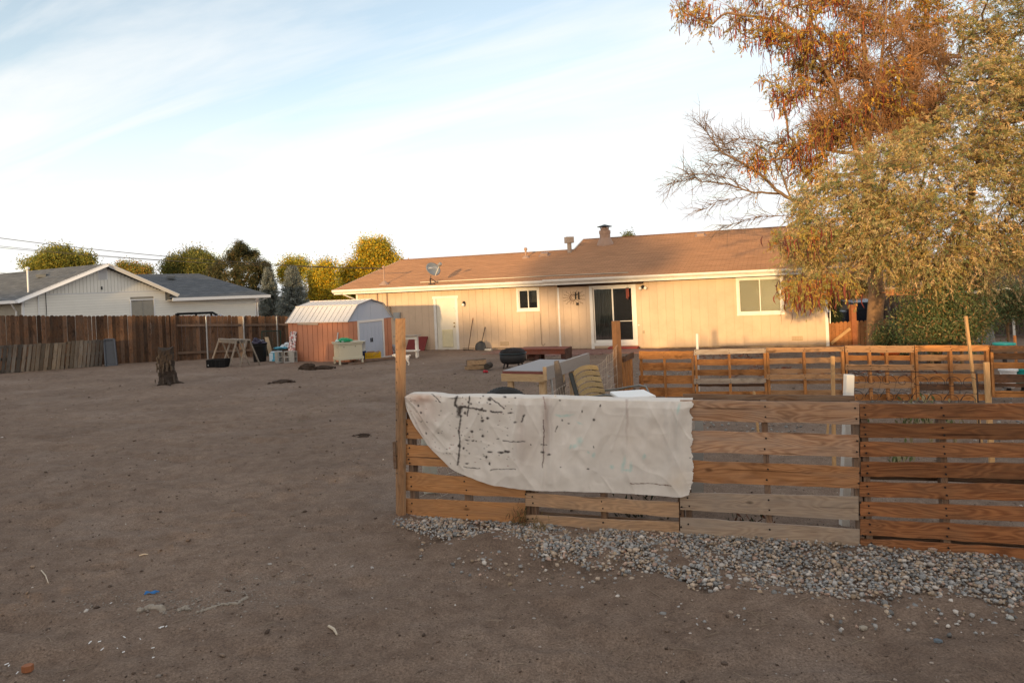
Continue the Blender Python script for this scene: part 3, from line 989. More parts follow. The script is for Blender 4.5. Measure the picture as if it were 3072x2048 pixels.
t = thing('wind_chime', 'red tubed wind chime hanging before the glass door', 'wind chime', p(0.66, -0.25, 1.62))
o = MB()
for i in range(5):
    a_ = i * 1.257
    o.tube([p(0.66 + 0.045 * math.cos(a_), -0.25 + 0.045 * math.sin(a_), 1.45), p(0.66 + 0.045 * math.cos(a_), -0.25 + 0.045 * math.sin(a_), 1.14 - 0.02 * i)], 0.013, 6)
o.build('chime_tube', M('chime_red', (0.25, 0.06, 0.045), 0.4, metal=0.3), t)
o = MB()
o.lathe(p(0.66, -0.25, 1.46), [(0.06, 0), (0.06, 0.02)], 12)
o.tube([p(0.66, -0.25, 1.70), p(0.66, -0.25, 1.05)], 0.004, 4)
o.lathe(p(0.66, -0.25, 1.02), [(0.03, 0), (0.035, 0.03), (0.01, 0.06)], 10)
o.build('chime_top', BLACKM, t)

REDP = M('red_step_paint', (0.30, 0.035, 0.028), 0.6, 0.2, 4)
t = thing('step', 'red painted wooden step below the sliding glass door', 'step', p(0.2, -0.35, -0.9))
o = MB().fbox(HF, -0.12, 0.98, -0.62, -0.05, -0.78, -0.74).build('tread', REDP, t)
o = MB()
o.fbox(HF, -0.10, 0.96, -0.58, -0.55, -0.98, -0.782)
o.fbox(HF, -0.10, -0.07, -0.548, -0.06, -0.98, -0.782)
o.fbox(HF, 0.93, 0.96, -0.548, -0.06, -0.98, -0.782)
o.build('riser', REDP, t)


def on_ground(x, y):
    q_ = gp(x, y)
    return q_


# red board, broom, shovel, block, narrow white table along the wall
b0 = HF.hit(1282, 1053, -0.55)
t = MB()
t.hexa([p(s_, b_, z_) for z_, bb in ((-0.80, -0.60), (-0.20, -0.12)) for s_, b_ in ((-8.55, bb), (-7.70, bb), (-7.70, bb + 0.05), (-8.55, bb + 0.05))])
tag(t.build('panel_board', M('maroon_paint', (0.17, 0.022, 0.02), 0.55, 0.15, 4), None, p(-8.1, -0.6, -0.80), bevel=0.01), 'dark red square board leaning against tan wall left of the door', 'board')
t = thing('broom', 'push broom with long dark handle leaning on the tan wall', 'broom', p(-5.75, -0.5, -0.80))
MB().tube([p(-5.78, -0.5, -0.74), p(-5.70, -0.06, 0.42)], 0.014, 7).build('handle', M('handle_dark', (0.06, 0.03, 0.022), 0.6), t)
MB().tube([p(-5.70, -0.06, 0.42), p(-5.695, -0.03, 0.50)], 0.016, 7).build('grip', M('grip_orange', (0.35, 0.12, 0.04), 0.6), t)
o = MB().fbox(HF, -5.98, -5.6, -0.56, -0.46, -0.79, -0.74)
o.build('brush_head', BLACKM, t)
t = thing('shovel', 'dark shovel standing blade down against the tan wall', 'shovel', p(-5.2, -0.55, -0.80))
MB().tube([p(-5.22, -0.5, -0.55), p(-5.17, -0.06, 0.12)], 0.016, 7).build('handle', BLACKM, t)
o = MB()
vs = []
for i, (hw, dz) in enumerate(((0.05, 0.12), (0.19, 0.03), (0.23, -0.08), (0.22, -0.2), (0.14, -0.26))):
    for s_, cb_ in ((-1, 0.0), (-0.5, 0.03), (0, 0.04), (0.5, 0.03), (1, 0.0)):
        vs.append(p(-5.22 + s_ * hw, -0.52 - 0.04 * i + cb_ + 0.02, -0.52 + dz))
o.add(vs, [(i * 5 + j, i * 5 + j + 1, i * 5 + 6 + j, i * 5 + 5 + j) for i in range(4) for j in range(4)])
ob = o.build('blade', DMETAL, t, smooth=True)
so = ob.modifiers.new('solid', 'SOLIDIFY')
so.thickness = 0.008
tag(MB().fbox(HF, -5.0, -4.72, -0.75, -0.55, -0.86, -0.70).build('concrete_block', M('pale_block', (0.50, 0.48, 0.44), 0.8, 0.1, 6), None, p(-4.86, -0.65, -0.86), bevel=0.015), 'pale grey block lying beside the shovel', 'block')
g0 = gp(1248, 1072)
t = thing('side_table', 'narrow white weathered table near the door behind the tall post', 'table', g0)
zt = g0.z + 0.77
o = MB()
o.box((g0.x - 0.30, g0.y + 0.15, zt), (0.86, 0.46, 0.035), -0.3)
o.build('tabletop', M('worn_tabletop', (0.33, 0.28, 0.23), 0.8, 0.2, 8), t)
for sx in (-0.66, 0.03):
    for sy in (-0.02, 0.3):
        MB().box((g0.x - 0.0 + sx, g0.y + sy - (sx * 0.3), g0.z + 0.37), (0.06, 0.06, 0.76), -0.3).build('leg', WHITE, t)
MB().box((g0.x - 0.30, g0.y + 0.13, g0.z + 0.24), (0.80, 0.36, 0.03), -0.3).build('shelf', WHITE, t)
MB().box((g0.x - 0.30, g0.y - 0.01, zt - 0.07), (0.78, 0.025, 0.09), -0.3).build('apron', WHITE, t)

# patio of reddish pavers in front of the glass door: the sheet and the pavers on it
PAV = M('red_pavers', (0.19, 0.105, 0.095), 0.85, 0.25, 3, rnd=0.15, dirt=((0.20, 0.16, 0.13), 0.5, 1.5))
pv = MB()
for i in range(26):
    for j in range(24):
        s_, b_ = -4.4 + i * 0.25 + (0.12 if j % 2 else 0), -0.75 - j * 0.22
        if b_ < -2.6 - 0.55 * max(0, 2.3 - abs(s_ + 1.6)) or s_ + b_ * 0.1 > 1.9:
            continue
        q_ = [p(u, b, 0) for u, b in ((s_, b_ - 0.21), (s_ + 0.24, b_ - 0.21), (s_ + 0.24, b_), (s_, b_))]
        zb_ = [float(gz(v.x, v.y)) for v in q_]
        dz = random.uniform(-0.004, 0.006)
        pv.hexa([Vector((v.x, v.y, z_ - 0.05)) for v, z_ in zip(q_, zb_)] + [Vector((v.x, v.y, z_ + 0.022 + dz)) for v, z_ in zip(q_, zb_)])
tag(pv.build('patio', PAV, None), 'reddish paver patio in front of the sliding door', None, None, 'structure')


# ================================================================== SHED
SF = Frame((-7.96, 24.12), math.radians(-27.8))
SL, SWD, SZ, SE = 2.745, 2.295, -0.60, 0.86
sp_ = SF.p
CORAL = M('coral_metal', (0.50, 0.215, 0.125), 0.6, 0.08, 2, rnd=0.02, dirt=((0.30, 0.13, 0.09), 0.3, 1.5))
CORALD = M('coral_seam', (0.16, 0.06, 0.04), 0.8)
SHEDW = M('shed_white', (0.66, 0.635, 0.62), 0.45, 0.05, 2, rnd=0.02)
SHEDB = M('shed_bluegrey', (0.40, 0.45, 0.55), 0.5, 0.05, 2)
shed = thing('shed', 'coral metal garden shed with white gambrel roof and grey blue doors', 'shed', sp_(0, 0, SZ))
o = MB()
o.fbox(SF, 0.01, SL - 0.01, 0.01, SWD - 0.01, SZ - 0.05, SE)
wall_s = o.build('wall', CORALD, shed)
n = 12
for i in range(n):
    MB().fbox(SF, i * SL / n + 0.008, (i + 1) * SL / n - 0.008, -0.014, 0.009, SZ, SE - 0.01).build('wall_panel', CORAL, wall_s)
GF = Frame(SF.p(SL, 0, 0).xy, math.atan2(SF.k.y, SF.k.x))          # gable frame: s runs back along the gable end
gw = SWD
for a_, b_ in ((0.0, 0.22), (0.23, 0.45), (1.81, 2.05), (2.06, 2.29)):
    MB().fbox(GF, a_ + 0.006, b_ - 0.006, -0.012, 0.009, SZ, SE - 0.02).build('wall_panel', CORAL, wall_s)
gab = [(-0.03, SE - 0.02), (0.20 * gw, SE + 0.46), (0.51 * gw, SE + 0.62), (0.80 * gw, SE + 0.46), (gw + 0.03, SE - 0.02)]
o = MB()
o.prism([GF.p(u, -0.004, z) for u, z in gab], SF.a.to_3d() * -SL)
o.build('gable_core', M('gable_seam', (0.12, 0.13, 0.15), 0.8), shed)


def gz_at(u):
    for (a_, za), (b_, zb_) in zip(gab, gab[1:]):
        if a_ <= u <= b_:
            return za + (zb_ - za) * (u - a_) / (b_ - a_)
    return SE


for a_, b_ in ((-0.03, 0.2 * gw), (0.2 * gw + .008, 0.505 * gw), (0.505 * gw + .008, 0.80 * gw), (0.80 * gw + .008, gw + 0.03)):
    o = MB()
    o.prism([GF.p(a_, -0.012, SE - 0.02), GF.p(b_, -0.012, SE - 0.02), GF.p(b_, -0.012, max(SE - .018, gz_at(b_) - .004))] + ([GF.p(a_, -0.012, gz_at(a_) - .004)] if a_ > 0 else []), GF.k.to_3d() * 0.007)
    o.build('gable_panel', SHEDB, shed)
tr = MB()
tr.fbox(GF, -0.04, gw + 0.04, -0.03, -0.013, SE - 0.06, SE - 0.02)
tr.build('gable_trim', SHEDB, shed)
# doors
do0, do1, dz1 = 0.50, 1.76, SE - 0.07
o = MB()
for a_, b_ in ((do0 - 0.07, do0), (do1, do1 + 0.07)):
    o.fbox(GF, a_, b_, -0.04, 0.0, SZ, dz1 + 0.01)
o.fbox(GF, do0, do1, -0.038, 0.0, dz1 - 0.07, dz1 + 0.01)
o.build('door_frame', SHEDW, shed)
mid = (do0 + do1) / 2
for a_, b_, hx in ((do0 + .01, mid - .003, mid - 0.06), (mid + .003, do1 - .01, mid + 0.02)):
    d = MB().fbox(GF, a_, b_, -0.024, -0.005, SZ + 0.04, dz1 - 0.08).build('door', SHEDB, shed)
    for k in range(1, 3):
        MB().fbox(GF, a_ + (b_ - a_) * k / 3 - .006, a_ + (b_ - a_) * k / 3 + .006, -0.029, -0.0245, SZ + 0.05, dz1 - 0.09).build('rib', SHEDB, d)
    MB().fbox(GF, hx, hx + 0.04, -0.04, -0.0245, 0.02, 0.16).build('handle', BLACKP, d)
MB().fbox(GF, 0.0, gw, -0.06, -0.03, SZ - 0.03, SZ + 0.04).build('sill_track', SHEDW, shed)
# roof: lower and upper slopes on both sides, each of separate sheets with seams
prof_r = [(-0.07, SE - 0.07), (0.20 * gw, SE + 0.47), (0.51 * gw, SE + 0.63), (0.80 * gw, SE + 0.47), (gw + 0.07, SE - 0.07)]
for (b0, z0), (b1, z1) in zip(prof_r, prof_r[1:]):
    nrm = Vector((0, 0, 1)) * (b1 - b0) - SF.k.to_3d() * (z1 - z0)
    nrm.normalize()
    m = 13
    for i in range(m):
        a_, c_ = -0.05 + (SL + 0.1) * i / m, -0.05 + (SL + 0.1) * (i + 1) / m
        mb = MB()
        q_ = [sp_(a_ + .004, b0, z0), sp_(c_ - .004, b0, z0), sp_(c_ - .004, b1, z1), sp_(a_ + .004, b1, z1)]
        mb.hexa(q_ + [v + nrm * 0.012 for v in q_])
        # standing seam along one edge
        q_ = [sp_(c_ - .022, b0, z0), sp_(c_ - .004, b0, z0), sp_(c_ - .004, b1, z1), sp_(c_ - .022, b1, z1)]
        mb.hexa([v + nrm * 0.0125 for v in q_] + [v + nrm * 0.03 for v in q_])
        mb.build('roof_panel', SHEDW, shed)
PKT = M('shed_trim_pale', (0.66, 0.60, 0.57), 0.5)
for (b0, z0) in prof_r[:3]:
    MB().bar(sp_(-0.06, b0, z0 + 0.018), sp_(SL + 0.06, b0, z0 + 0.018), 0.05, 0.03).build('roof_trim', PKT, shed)
for e_ in (-0.05, SL + 0.05):
    o = MB()
    for (b0, z0), (b1, z1) in zip(prof_r, prof_r[1:]):
        o.bar(sp_(e_, b0, z0 + .01), sp_(e_, b1, z1 + .01), 0.035, 0.03)
    o.build('verge_trim', M('verge_grey', (0.22, 0.23, 0.26), 0.5), shed)
tag(MB().bar(sp_(0.5, -0.05, SE - 0.10), sp_(1.45, -0.05, SE - 0.115), 0.03, 0.055).build('gutter_piece', M('gutter_piece', (0.42, 0.36, 0.31), 0.6), None, sp_(1.0, -0.05, SE - 0.12)), 'short pale strip fixed under the shed roof edge', 'strip')

# ================================================================== NEIGHBOUR'S HOUSE
NF = Frame((-18.3, 31.0), math.radians(60))
np_ = NF.p
NSID = M('cream_lap_siding', (0.75, 0.735, 0.68), 0.6, 0.05, 2, rnd=0.02)
NSIDC = M('lap_shadow', (0.30, 0.28, 0.24), 0.8)
NSH = shingles('grey_shingles', (0.125, 0.135, 0.15), (0.19, 0.20, 0.215))
NW = M('white_trim_cool', (0.72, 0.73, 0.75), 0.5, 0.04, 3)
nb = thing('neighbour_house', 'cream lap sided house with grey shingle gable roof beyond the plank fence', 'house', np_(0, 0, -0.7))
GL, GR, GPK, GEZ, GPZ = -3.75, 3.05, -0.2, 2.08, 3.56
WL, WR, W0, W1x = -3.5, 8.0, 0.96, 2.11
o = MB()
o.fbox(NF, WL, WR, 0.0, 0.12, -0.9, 1.82)
o.prism([np_(u, 0.0, z) for u, z in ((WL, 1.82), (2.95, 1.82), (2.95, 2.08), (GPK, GPZ - 0.12), (WL, 2.12))], NF.k.to_3d() * 0.12)
o.fbox(NF, WL, WL + 0.12, 0.12, 12, -0.9, 2.1)
o.fbox(NF, WR - 0.12, WR, 0.12, 8.5, -0.9, 1.80)
o.fbox(NF, 2.5, WR, 8.5, 8.62, -0.9, 1.80)
nwall = o.build('wall', NSIDC, nb)
nhole = [(W0, W1x, 0.75, 1.90)]
clad(NF, nwall, NSID, WL, WR, -0.3, 1.78, 0.115, 0.004, nhole, b=-0.002, t=0.012, name='siding_board', horiz=True)
clad(NF, nwall, NSID, WL + 0.05, 2.70, 1.78, 2.24, 0.115, 0.004, nhole, b=-0.002, t=0.012, name='siding_board', horiz=True)
gabz = lambda u: GPZ - 0.14 - (abs(u - GPK)) * ((GPZ - GEZ) / (GPK - GL))
clad(NF, nwall, NSID, -2.95, 2.55, 2.28, 4.0, 0.152, 0.012, [], b=-0.002, t=0.012, zfun=lambda u: max(2.29, gabz(u)), name='gable_board')
MB().fbox(NF, -3.0, 2.65, -0.03, -0.015, 2.245, 2.275).build('belt_trim', NW, nb)
MB().fbox(NF, WL - 0.05, WL + 0.03, -0.03, 0.05, -0.9, 2.08).build('corner_trim', NW, nb)
MB().fbox(NF, WR - 0.04, WR + 0.03, -0.03, 0.05, -0.9, 1.76).build('corner_trim', NW, nb)
window(W0 + 0.02, W1x - 0.02, 0.75, 1.85, 1.56, tw=0.05, parent=nb, fr=NF, name='window', wm=NW, left=GLASSD)
MB().fbox(NF, 1.56, W1x - 0.04, 0.2, 0.22, 0.75, 1.85).build('curtain', M('nb_curtain', (0.32, 0.31, 0.29), 0.8), nb)
o = MB()
o.fbox(NF, -0.45, -0.05, -0.035, -0.015, 2.84, 3.30)
gv = o.build('gable_vent', NW, nb)
o = MB()
for i in range(8):
    o.fbox(NF, -0.41, -0.09, -0.05, -0.036, 2.87 + i * 0.05, 2.895 + i * 0.05)
o.build('louvre', M('louvre_grey', (0.40, 0.40, 0.41), 0.6), gv)
o = MB()
o.fbox(NF, -0.36, -0.30, -0.05, -0.015, 2.40, 2.54)
o.build('gable_light', DMETAL, nb)
# gable roof running back, and the lower wing roof with its hip end
BK = 13.0
(WA, WZ), (WB, wz2) = NF.hit(398, 818, 4.5), NF.hit(597, 825.5, 4.5)
WZ = (WZ + wz2) / 2
print('WING', WA, WB, WZ)
L0, R0, PK = (GL - 0.12, GEZ - 0.02), (GR + 0.12, GEZ - 0.02), (GPK, GPZ)
nroof = roof_courses('roof', [
    (np_(L0[0], BK, L0[1]), np_(L0[0], -0.35, L0[1]), np_(PK[0], BK, PK[1]), np_(PK[0], -0.35, PK[1])),
    (np_(R0[0], -0.35, R0[1]), np_(R0[0], BK, R0[1]), np_(PK[0], -0.35, PK[1]), np_(PK[0], BK, PK[1])),
    (np_(2.75, -0.45, 1.88), np_(8.65, -0.45, 1.84), np_(WA, 4.5, WZ), np_(WB, 4.5, WZ)),
    (np_(8.65, -0.45, 1.84), np_(8.65, 8.8, 1.84), np_(WB, 4.5, WZ), np_(WB, 4.6, WZ)),
    (np_(8.65, 8.8, 1.84), np_(1.5, 8.8, 1.88), np_(WB, 4.6, WZ), np_(WA, 4.6, WZ))], NSH, nb)
o = MB()
o.bar(np_(L0[0], -0.36, L0[1] - 0.06), np_(PK[0], -0.36, PK[1] - 0.06), 0.03, 0.17, side=(0, 1, 0))
o.bar(np_(R0[0], -0.36, R0[1] - 0.06), np_(PK[0], -0.36, PK[1] - 0.06), 0.03, 0.17, side=(0, 1, 0))
o.build('barge_board', NW, nb)
o = MB()
o.bar(np_(2.77, -0.47, 1.81), np_(8.67, -0.47, 1.77), 0.04, 0.15)
o.bar(np_(8.67, -0.45, 1.77), np_(8.67, 8.8, 1.77), 0.04, 0.15)
o.bar(np_(L0[0] - 0.02, -0.36, L0[1] - 0.06), np_(L0[0] - 0.02, BK, L0[1] - 0.06), 0.10, 0.12)
o.build('gutter', NW, nb)
o = MB()
o.hexa([np_(u, b, z) for z in (1.77, 1.79) for u, b in ((2.77, -0.44), (8.65, -0.44), (8.65, 0.1), (2.77, 0.1))])
o.hexa([np_(u, b, z) for z in (L0[1] - 0.10, L0[1] - 0.08) for u, b in ((L0[0], -0.34), (WL + 0.02, -0.34), (WL + 0.02, BK), (L0[0], BK))])
o.build('soffit', NW, nb)
o = MB()
o.tube([np_(8.6, -0.4, 1.72), np_(8.4, -0.2, 1.6), np_(8.1, -0.06, 1.5), np_(8.1, -0.06, -0.6)], 0.035, 7)
o.tube([np_(-3.85, 0.2, 1.95), np_(-3.7, 0.3, 1.75), np_(-3.58, 0.4, 1.6), np_(-3.58, 0.4, -0.6)], 0.035, 7)
o.tube([np_(-2.95, -0.04, 2.3), np_(-2.95, -0.04, 0.2)], 0.03, 7)
o.build('downspout', NW, nb)
o = MB()
o.tube([np_(-2.65, -0.04, 2.5), np_(-2.65, -0.04, 1.6), np_(-2.7, -0.04, 0.8)], 0.012, 5)
o.build('cable', BLACKP, nb)
nm = np_(-3.05, 0.5, GEZ + 0.30)
o = MB()
o.lathe(nm, [(0.08, -0.1), (0.05, 0.0), (0.035, 0.05), (0.035, 0.95), (0.08, 0.97), (0.09, 1.03), (0.0, 1.08)], 10)
o.build('service_mast', NW, nb)
NMAST = nm + Vector((0, 0, 0.85))
for u, b, h in ((-1.3, 3.0, 0.05), (5.2, 3.2, 0.02)):
    zz_ = (GPZ - abs(u - GPK) * (GPZ - GEZ) / (GPK - GL)) if u < 0 else WZ - 0.32
    MB().box(np_(u, b, zz_ + 0.07), (0.4, 0.35, 0.14), 0.3).build('roof_vent', M('vent_dark', (0.10, 0.11, 0.12), 0.6), nb)
o = MB()
o.fbox(NF, -2.9, -2.3, -0.5, -0.1, -0.6, 1.12)
o.build('utility_cabinet', M('cabinet_grey', (0.24, 0.25, 0.26), 0.6), nb)

# ================================================================== PLANK FENCE ON THE FAR SIDE OF THE YARD
FW = wood('fence_cedar', (0.165, 0.085, 0.046), (0.050, 0.027, 0.018), (0.085, 0.066, 0.054), 0.55, 0.62, 0.35, 0.85)
FWR = wood('fence_rail', (0.20, 0.13, 0.09), (0.09, 0.055, 0.04), (0.12, 0.10, 0.09), 0.6, 0.25)
fA0, fA1, fB1 = Vector((-23.0, 20.7)), Vector((-13.05, 26.32)), Vector((-6.3, 29.15))
fence = thing('plank_fence', 'tall brown cedar plank fence with weathered dog-eared pickets', 'fence', (fA1.x, fA1.y, float(gz(fA1.x, fA1.y))))


def ftop(q_):
    t_ = (q_.x + 17.8) / 8.2
    return 1.53 - 0.58 * t_ if t_ > 0 else 1.53 - 0.3 * t_


def picket_run(A, B, front, spacing=0.127):
    d = (B - A)
    L_ = d.length
    d.normalize()
    nrm = Vector((d.y, -d.x))
    k = int(L_ / spacing)
    for i in range(k):
        q_ = A + d * (i * spacing + random.uniform(-.004, .004)) + nrm * (0.02 if front else 0.0)
        w_ = 0.128 + random.uniform(-.006, .008)
        zt, zb_ = ftop(q_) + random.uniform(-.02, .02), float(gz(q_.x, q_.y)) - 0.03
        tilt = random.uniform(-.008, .008)
        x = d.to_3d()
        c0 = Vector((q_.x, q_.y, zb_))
        c1 = Vector((q_.x + tilt * d.x, q_.y + tilt * d.y, zt))
        n3 = nrm.to_3d()
        o = plank('picket', (c0 + x * w_ / 2, c1 + x * w_ / 2, c1 - x * w_ / 2, c0 - x * w_ / 2), 0.018, FW, fence, seg=4, wob=0.002, rag=0.0, outward=n3)
        # dog-ear the top end
        vv = o.data.vertices
        xe = vv[16].co.x
        for j in range(4):
            vv[12 + j].co.x = xe - 0.035
            vv[12 + j].co.y = vv[8 + j].co.y
            vv[16 + j].co.y *= 0.5
    return d, nrm


dA, nA = picket_run(fA0, fA1, True)
dB, nB = picket_run(fA1 - (fB1 - fA1).normalized() * 0.22, fB1, False)
for zf in (0.16, 0.78):
    a_, b_ = fA1 + nB * 0.035, fB1 + nB * 0.035
    za, zb_ = float(gz(a_.x, a_.y)), float(gz(b_.x, b_.y))
    ha, hb = ftop(a_) - za, ftop(b_) - zb_
    ks = 4
    for k in range(ks):
        p0, p1 = a_.lerp(b_, k / ks), a_.lerp(b_, (k + 1) / ks)
        z0 = za + (zb_ - za) * k / ks + zf * (ha + (hb - ha) * k / ks)
        z1 = za + (zb_ - za) * (k + 1) / ks + zf * (ha + (hb - ha) * (k + 1) / ks)
        beam('rail', (p0.x, p0.y, z0 + random.uniform(-.01, .01)), (p1.x, p1.y, z1), 0.09, 0.04, FWR, fence, side=(0, 0, 1))
for x, y in ((621, 1082), (737, 1075), (838, 1068)):
    g0 = gp(x, y)
    tt = (g0.xy - fA1).dot(dB)
    q_ = fA1 + dB * tt + nB * 0.085
    MB().lathe((q_.x, q_.y, float(gz(q_.x, q_.y)) - 0.1), [(0.03, 0.0), (0.03, ftop(q_) - float(gz(q_.x, q_.y)) + 0.05), (0.034, ftop(q_) - float(gz(q_.x, q_.y)) + 0.06), (0.02, ftop(q_) - float(gz(q_.x, q_.y)) + 0.1)], 10).build('steel_post', METAL, fence)
for tt in (0.0,):
    q_ = fA1 + nA * 0.05
    beam('end_post', (q_.x, q_.y, float(gz(q_.x, q_.y))), (q_.x, q_.y, ftop(q_) + .02), 0.09, 0.09, FW, fence)
# wide pale replacement board
q_ = fA1 + dB * 2.35 + nB * 0.03
zb_ = float(gz(q_.x, q_.y))
beam('mending_board', (q_.x, q_.y, zb_), (q_.x, q_.y, ftop(q_) - 0.02), 0.24, 0.02, wood('pale_ply', (0.34, 0.22, 0.13), (0.25, 0.15, 0.09), weather=0.2), fence)

# roof of a vehicle parked beyond the fence
RED = M('tail_red', (0.35, 0.02, 0.02), 0.3)
CARW = M('car_silver_blue', (0.16, 0.18, 0.24), 0.3, 0.05, 2, coat=0.4)
CF = Frame((-14.9, 29.0), math.radians(23.5))
vc = CF.p(1.4, 0.8, 0)
t = thing('parked_car', 'dark parked car with black roof rack showing above the plank fence', 'car', (vc.x, vc.y, -0.65))


def car_body(mb, fr, s0, b0, L, Wd, zg, zroof, hood=0.9):
    pr = [(0, 0.45), (0.02, 0.95), (hood, 1.05), (hood + 0.55, zroof), (L - 0.75, zroof), (L - 0.15, 1.02), (L, 0.95), (L, 0.45)]
    mb.prism([fr.p(s0 + u, b0, zg + z) for u, z in pr], fr.k.to_3d() * Wd)


o = MB()
car_body(o, CF, -1.0, 0.0, 4.1, 1.7, -0.65, 1.68)
o.build('body', CARW, t, bevel=0.06)
o = MB()
for b_ in (0.12, 1.55):
    o.tube([CF.p(0.45, b_, 1.02), CF.p(0.50, b_, 1.17), CF.p(1.95, b_, 1.15), CF.p(2.15, b_, 1.02)], 0.04, 7)
for s_ in (0.6, 1.3, 1.9):
    o.bar(CF.p(s_, 0.1, 1.16), CF.p(s_, 1.6, 1.16), 0.06, 0.035)
    o.bar(CF.p(s_, 0.12, 0.98), CF.p(s_, 0.12, 1.16), 0.06, 0.06)
o.build('roof_rack', BLACKP, t)
MB().fbox(CF, 0.65, 1.05, -0.03, 0.1, 1.02, 1.09).build('roof_lamp', RED, t)
for u in (-0.1, 2.3):
    for b_ in (-0.02, 1.5):
        MB().lathe(CF.p(u, b_, -0.34), [(0.0, 0.0), (0.31, 0.0), (0.32, 0.05), (0.32, 0.17), (0.0, 0.2)], 18, axis=CF.k.to_3d()).build('wheel', BLACKP, t)

# grey pallets leaning against the fence
GW = wood('grey_weathered', (0.110, 0.092, 0.076), (0.050, 0.040, 0.034), (0.10, 0.097, 0.094), 0.7, 0.55, 0.3, 0.5)
LP0, LP1 = Vector(gp(-60, 1125)), Vector(gp(306, 1098))
ld = (LP1 - LP0).normalized()
lnv = Vector((-ld.y, ld.x, 0)).normalized()
bounds = [(-0.02, 1.27, 'grey slatted pallet leaning at the far end of the plank fence'), (1.29, 2.47, 'grey slatted pallet with two pale slats leaning between other pallets'), (2.49, 3.72, 'grey slatted pallet with pale narrow boards leaning beside the dark grey tray')]
Ltot = (LP1 - LP0).length
bounds = [(a_ * Ltot / 3.72, b_ * Ltot / 3.72, l_) for a_, b_, l_ in bounds]
for k, (a_, b_, lab) in enumerate(bounds):
    c0 = LP0 + ld * (a_ + b_) / 2
    t = thing('pallet', lab, 'pallet', c0, 'pallets leaning on the plank fence')
    ns = 9
    lean = Vector((0.02, 0.17, 0))
    hz_ = 0.90 + (0.03 if k == 2 else 0)
    for i in range(ns):
        u = a_ + (b_ - a_) * (i + 0.5) / ns
        w_ = (b_ - a_) / ns * random.uniform(0.62, 0.92)
        q_ = LP0 + ld * u + Vector((0, 0, random.uniform(-.01, .01)))
        q_.z = LP0.z + (LP1.z - LP0.z) * u / Ltot + random.uniform(-.015, .01)
        top = q_ + lean + Vector((0, 0, hz_ + random.uniform(-.02, .02)))
        x = ld * (w_ / 2)
        plank('slat', (q_ + x, top + x, top - x, q_ - x), 0.016, GW, t, seg=4, outward=-lnv)
    for f_ in (0.06, 0.5, 0.94):
        q0 = LP0 + ld * a_ + lean * f_ + Vector((0, 0, hz_ * f_)) + lnv * 0.055
        q1 = LP0 + ld * b_ + lean * f_ + Vector((0, 0, hz_ * f_)) + lnv * 0.055
        dz = LP1.z - LP0.z
        q0.z = LP0.z + dz * a_ / Ltot + hz_ * f_
        q1.z = LP0.z + dz * b_ / Ltot + hz_ * f_
        beam('stringer', q0, q1, 0.09, 0.04, GW, t, side=(0, 0, 1))
# dark grey tray standing on end
q0 = gp(334, 1097)
t = thing('tray', 'dark grey shallow plastic tray standing on end against the fence', 'tray', q0)
TR = M('tray_grey', (0.060, 0.066, 0.080), 0.5, 0.12, 4)
x = Vector((0.17, 0.05, 0))
lean = Vector((-0.17, 0.22, 0))
up = Vector((0, 0, 0.93))
o = MB()
q_ = [q0 - x, q0 + x, q0 + x * 0.92 + lean + up, q0 - x * 0.92 + lean + up]
nn = (q_[1] - q_[0]).cross(q_[3] - q_[0]).normalized()
if nn.y > 0:
    nn = -nn
o.hexa([v - nn * 0.05 for v in q_] + [v - nn * 0.02 for v in q_])
o.build('tray_floor', TR, t)
o = MB()
cen = sum(q_, Vector()) / 4
for i in range(4):
    o.bar(q_[i], q_[(i + 1) % 4], 0.05, 0.06)
o.build('rim', M('tray_rim', (0.075, 0.085, 0.105), 0.4), t, bevel=0.012)

# ================================================================== STUMP, CRATE, SAWHORSES, BIN, BLOCKS
g0 = gp(500, 1152)
BARK = M('stump_bark', (0.042, 0.031, 0.025), 0.95, 0.55, 9, bump=1.0, bscale=18)
t = thing('tree_stump', 'tall dark barked tree stump standing alone in the yard', 'stump', g0)
vs, fs = [], []
NA, NH = 22, 16
for i in range(NH + 1):
    h = i / NH
    for j in range(NA):
        a_ = 2 * math.pi * j / NA
        r = 0.160 + 0.07 * (1 - h) ** 5 + 0.025 * math.sin(a_ * 3 + h * 2) + 0.028 * (math.sin(a_ * 7 + 1.3 * i) + random.uniform(-.6, .6)) * 0.5
        r += 0.09 * max(0, math.cos(a_ - 0.2)) ** 6 * (1 - h) ** 3
        zz_ = h * 0.93 + (0.05 * math.sin(a_ * 2 + 1) + random.uniform(-.02, .02) if i == NH else 0)
        vs.append(g0 + Vector((r * math.cos(a_) + 0.02 * h, r * math.sin(a_), zz_ - 0.04)))
for i in range(NH):
    fs += [(i * NA + j, i * NA + (j + 1) % NA, (i + 1) * NA + (j + 1) % NA, (i + 1) * NA + j) for j in range(NA)]
o = MB().add(vs, fs + [tuple(NH * NA + j for j in range(NA))])
o.build('trunk', BARK, t)
o = MB()
for a_, L_ in ((0.1, 0.42), (0.6, 0.30), (2.7, 0.25), (4.4, 0.3), (5.4, 0.36)):
    q_ = [g0 + Vector((math.cos(a_) * r, math.sin(a_) * r, 0.16 * (1 - r / (L_ + 0.05)) ** 2 + 0.0)) for r in np.linspace(0.15, L_, 5)]
    o.tube(q_, [0.06, 0.05, 0.04, 0.03, 0.012], 7)
o.build('root', BARK, t)
o = MB()
for i in range(34):
    a_, h = random.uniform(0, 6.28), random.uniform(0.03, 0.8)
    r = 0.19 + 0.09 * (1 - h) ** 4
    q_ = g0 + Vector((math.cos(a_) * r, math.sin(a_) * r, h))
    o.box(q_, (random.uniform(.02, .045), 0.02, random.uniform(0.06, 0.2)), a_ + 1.57 + random.uniform(-.3, .3), Matrix.Rotation(random.uniform(-.2, .2), 3, 'X'))
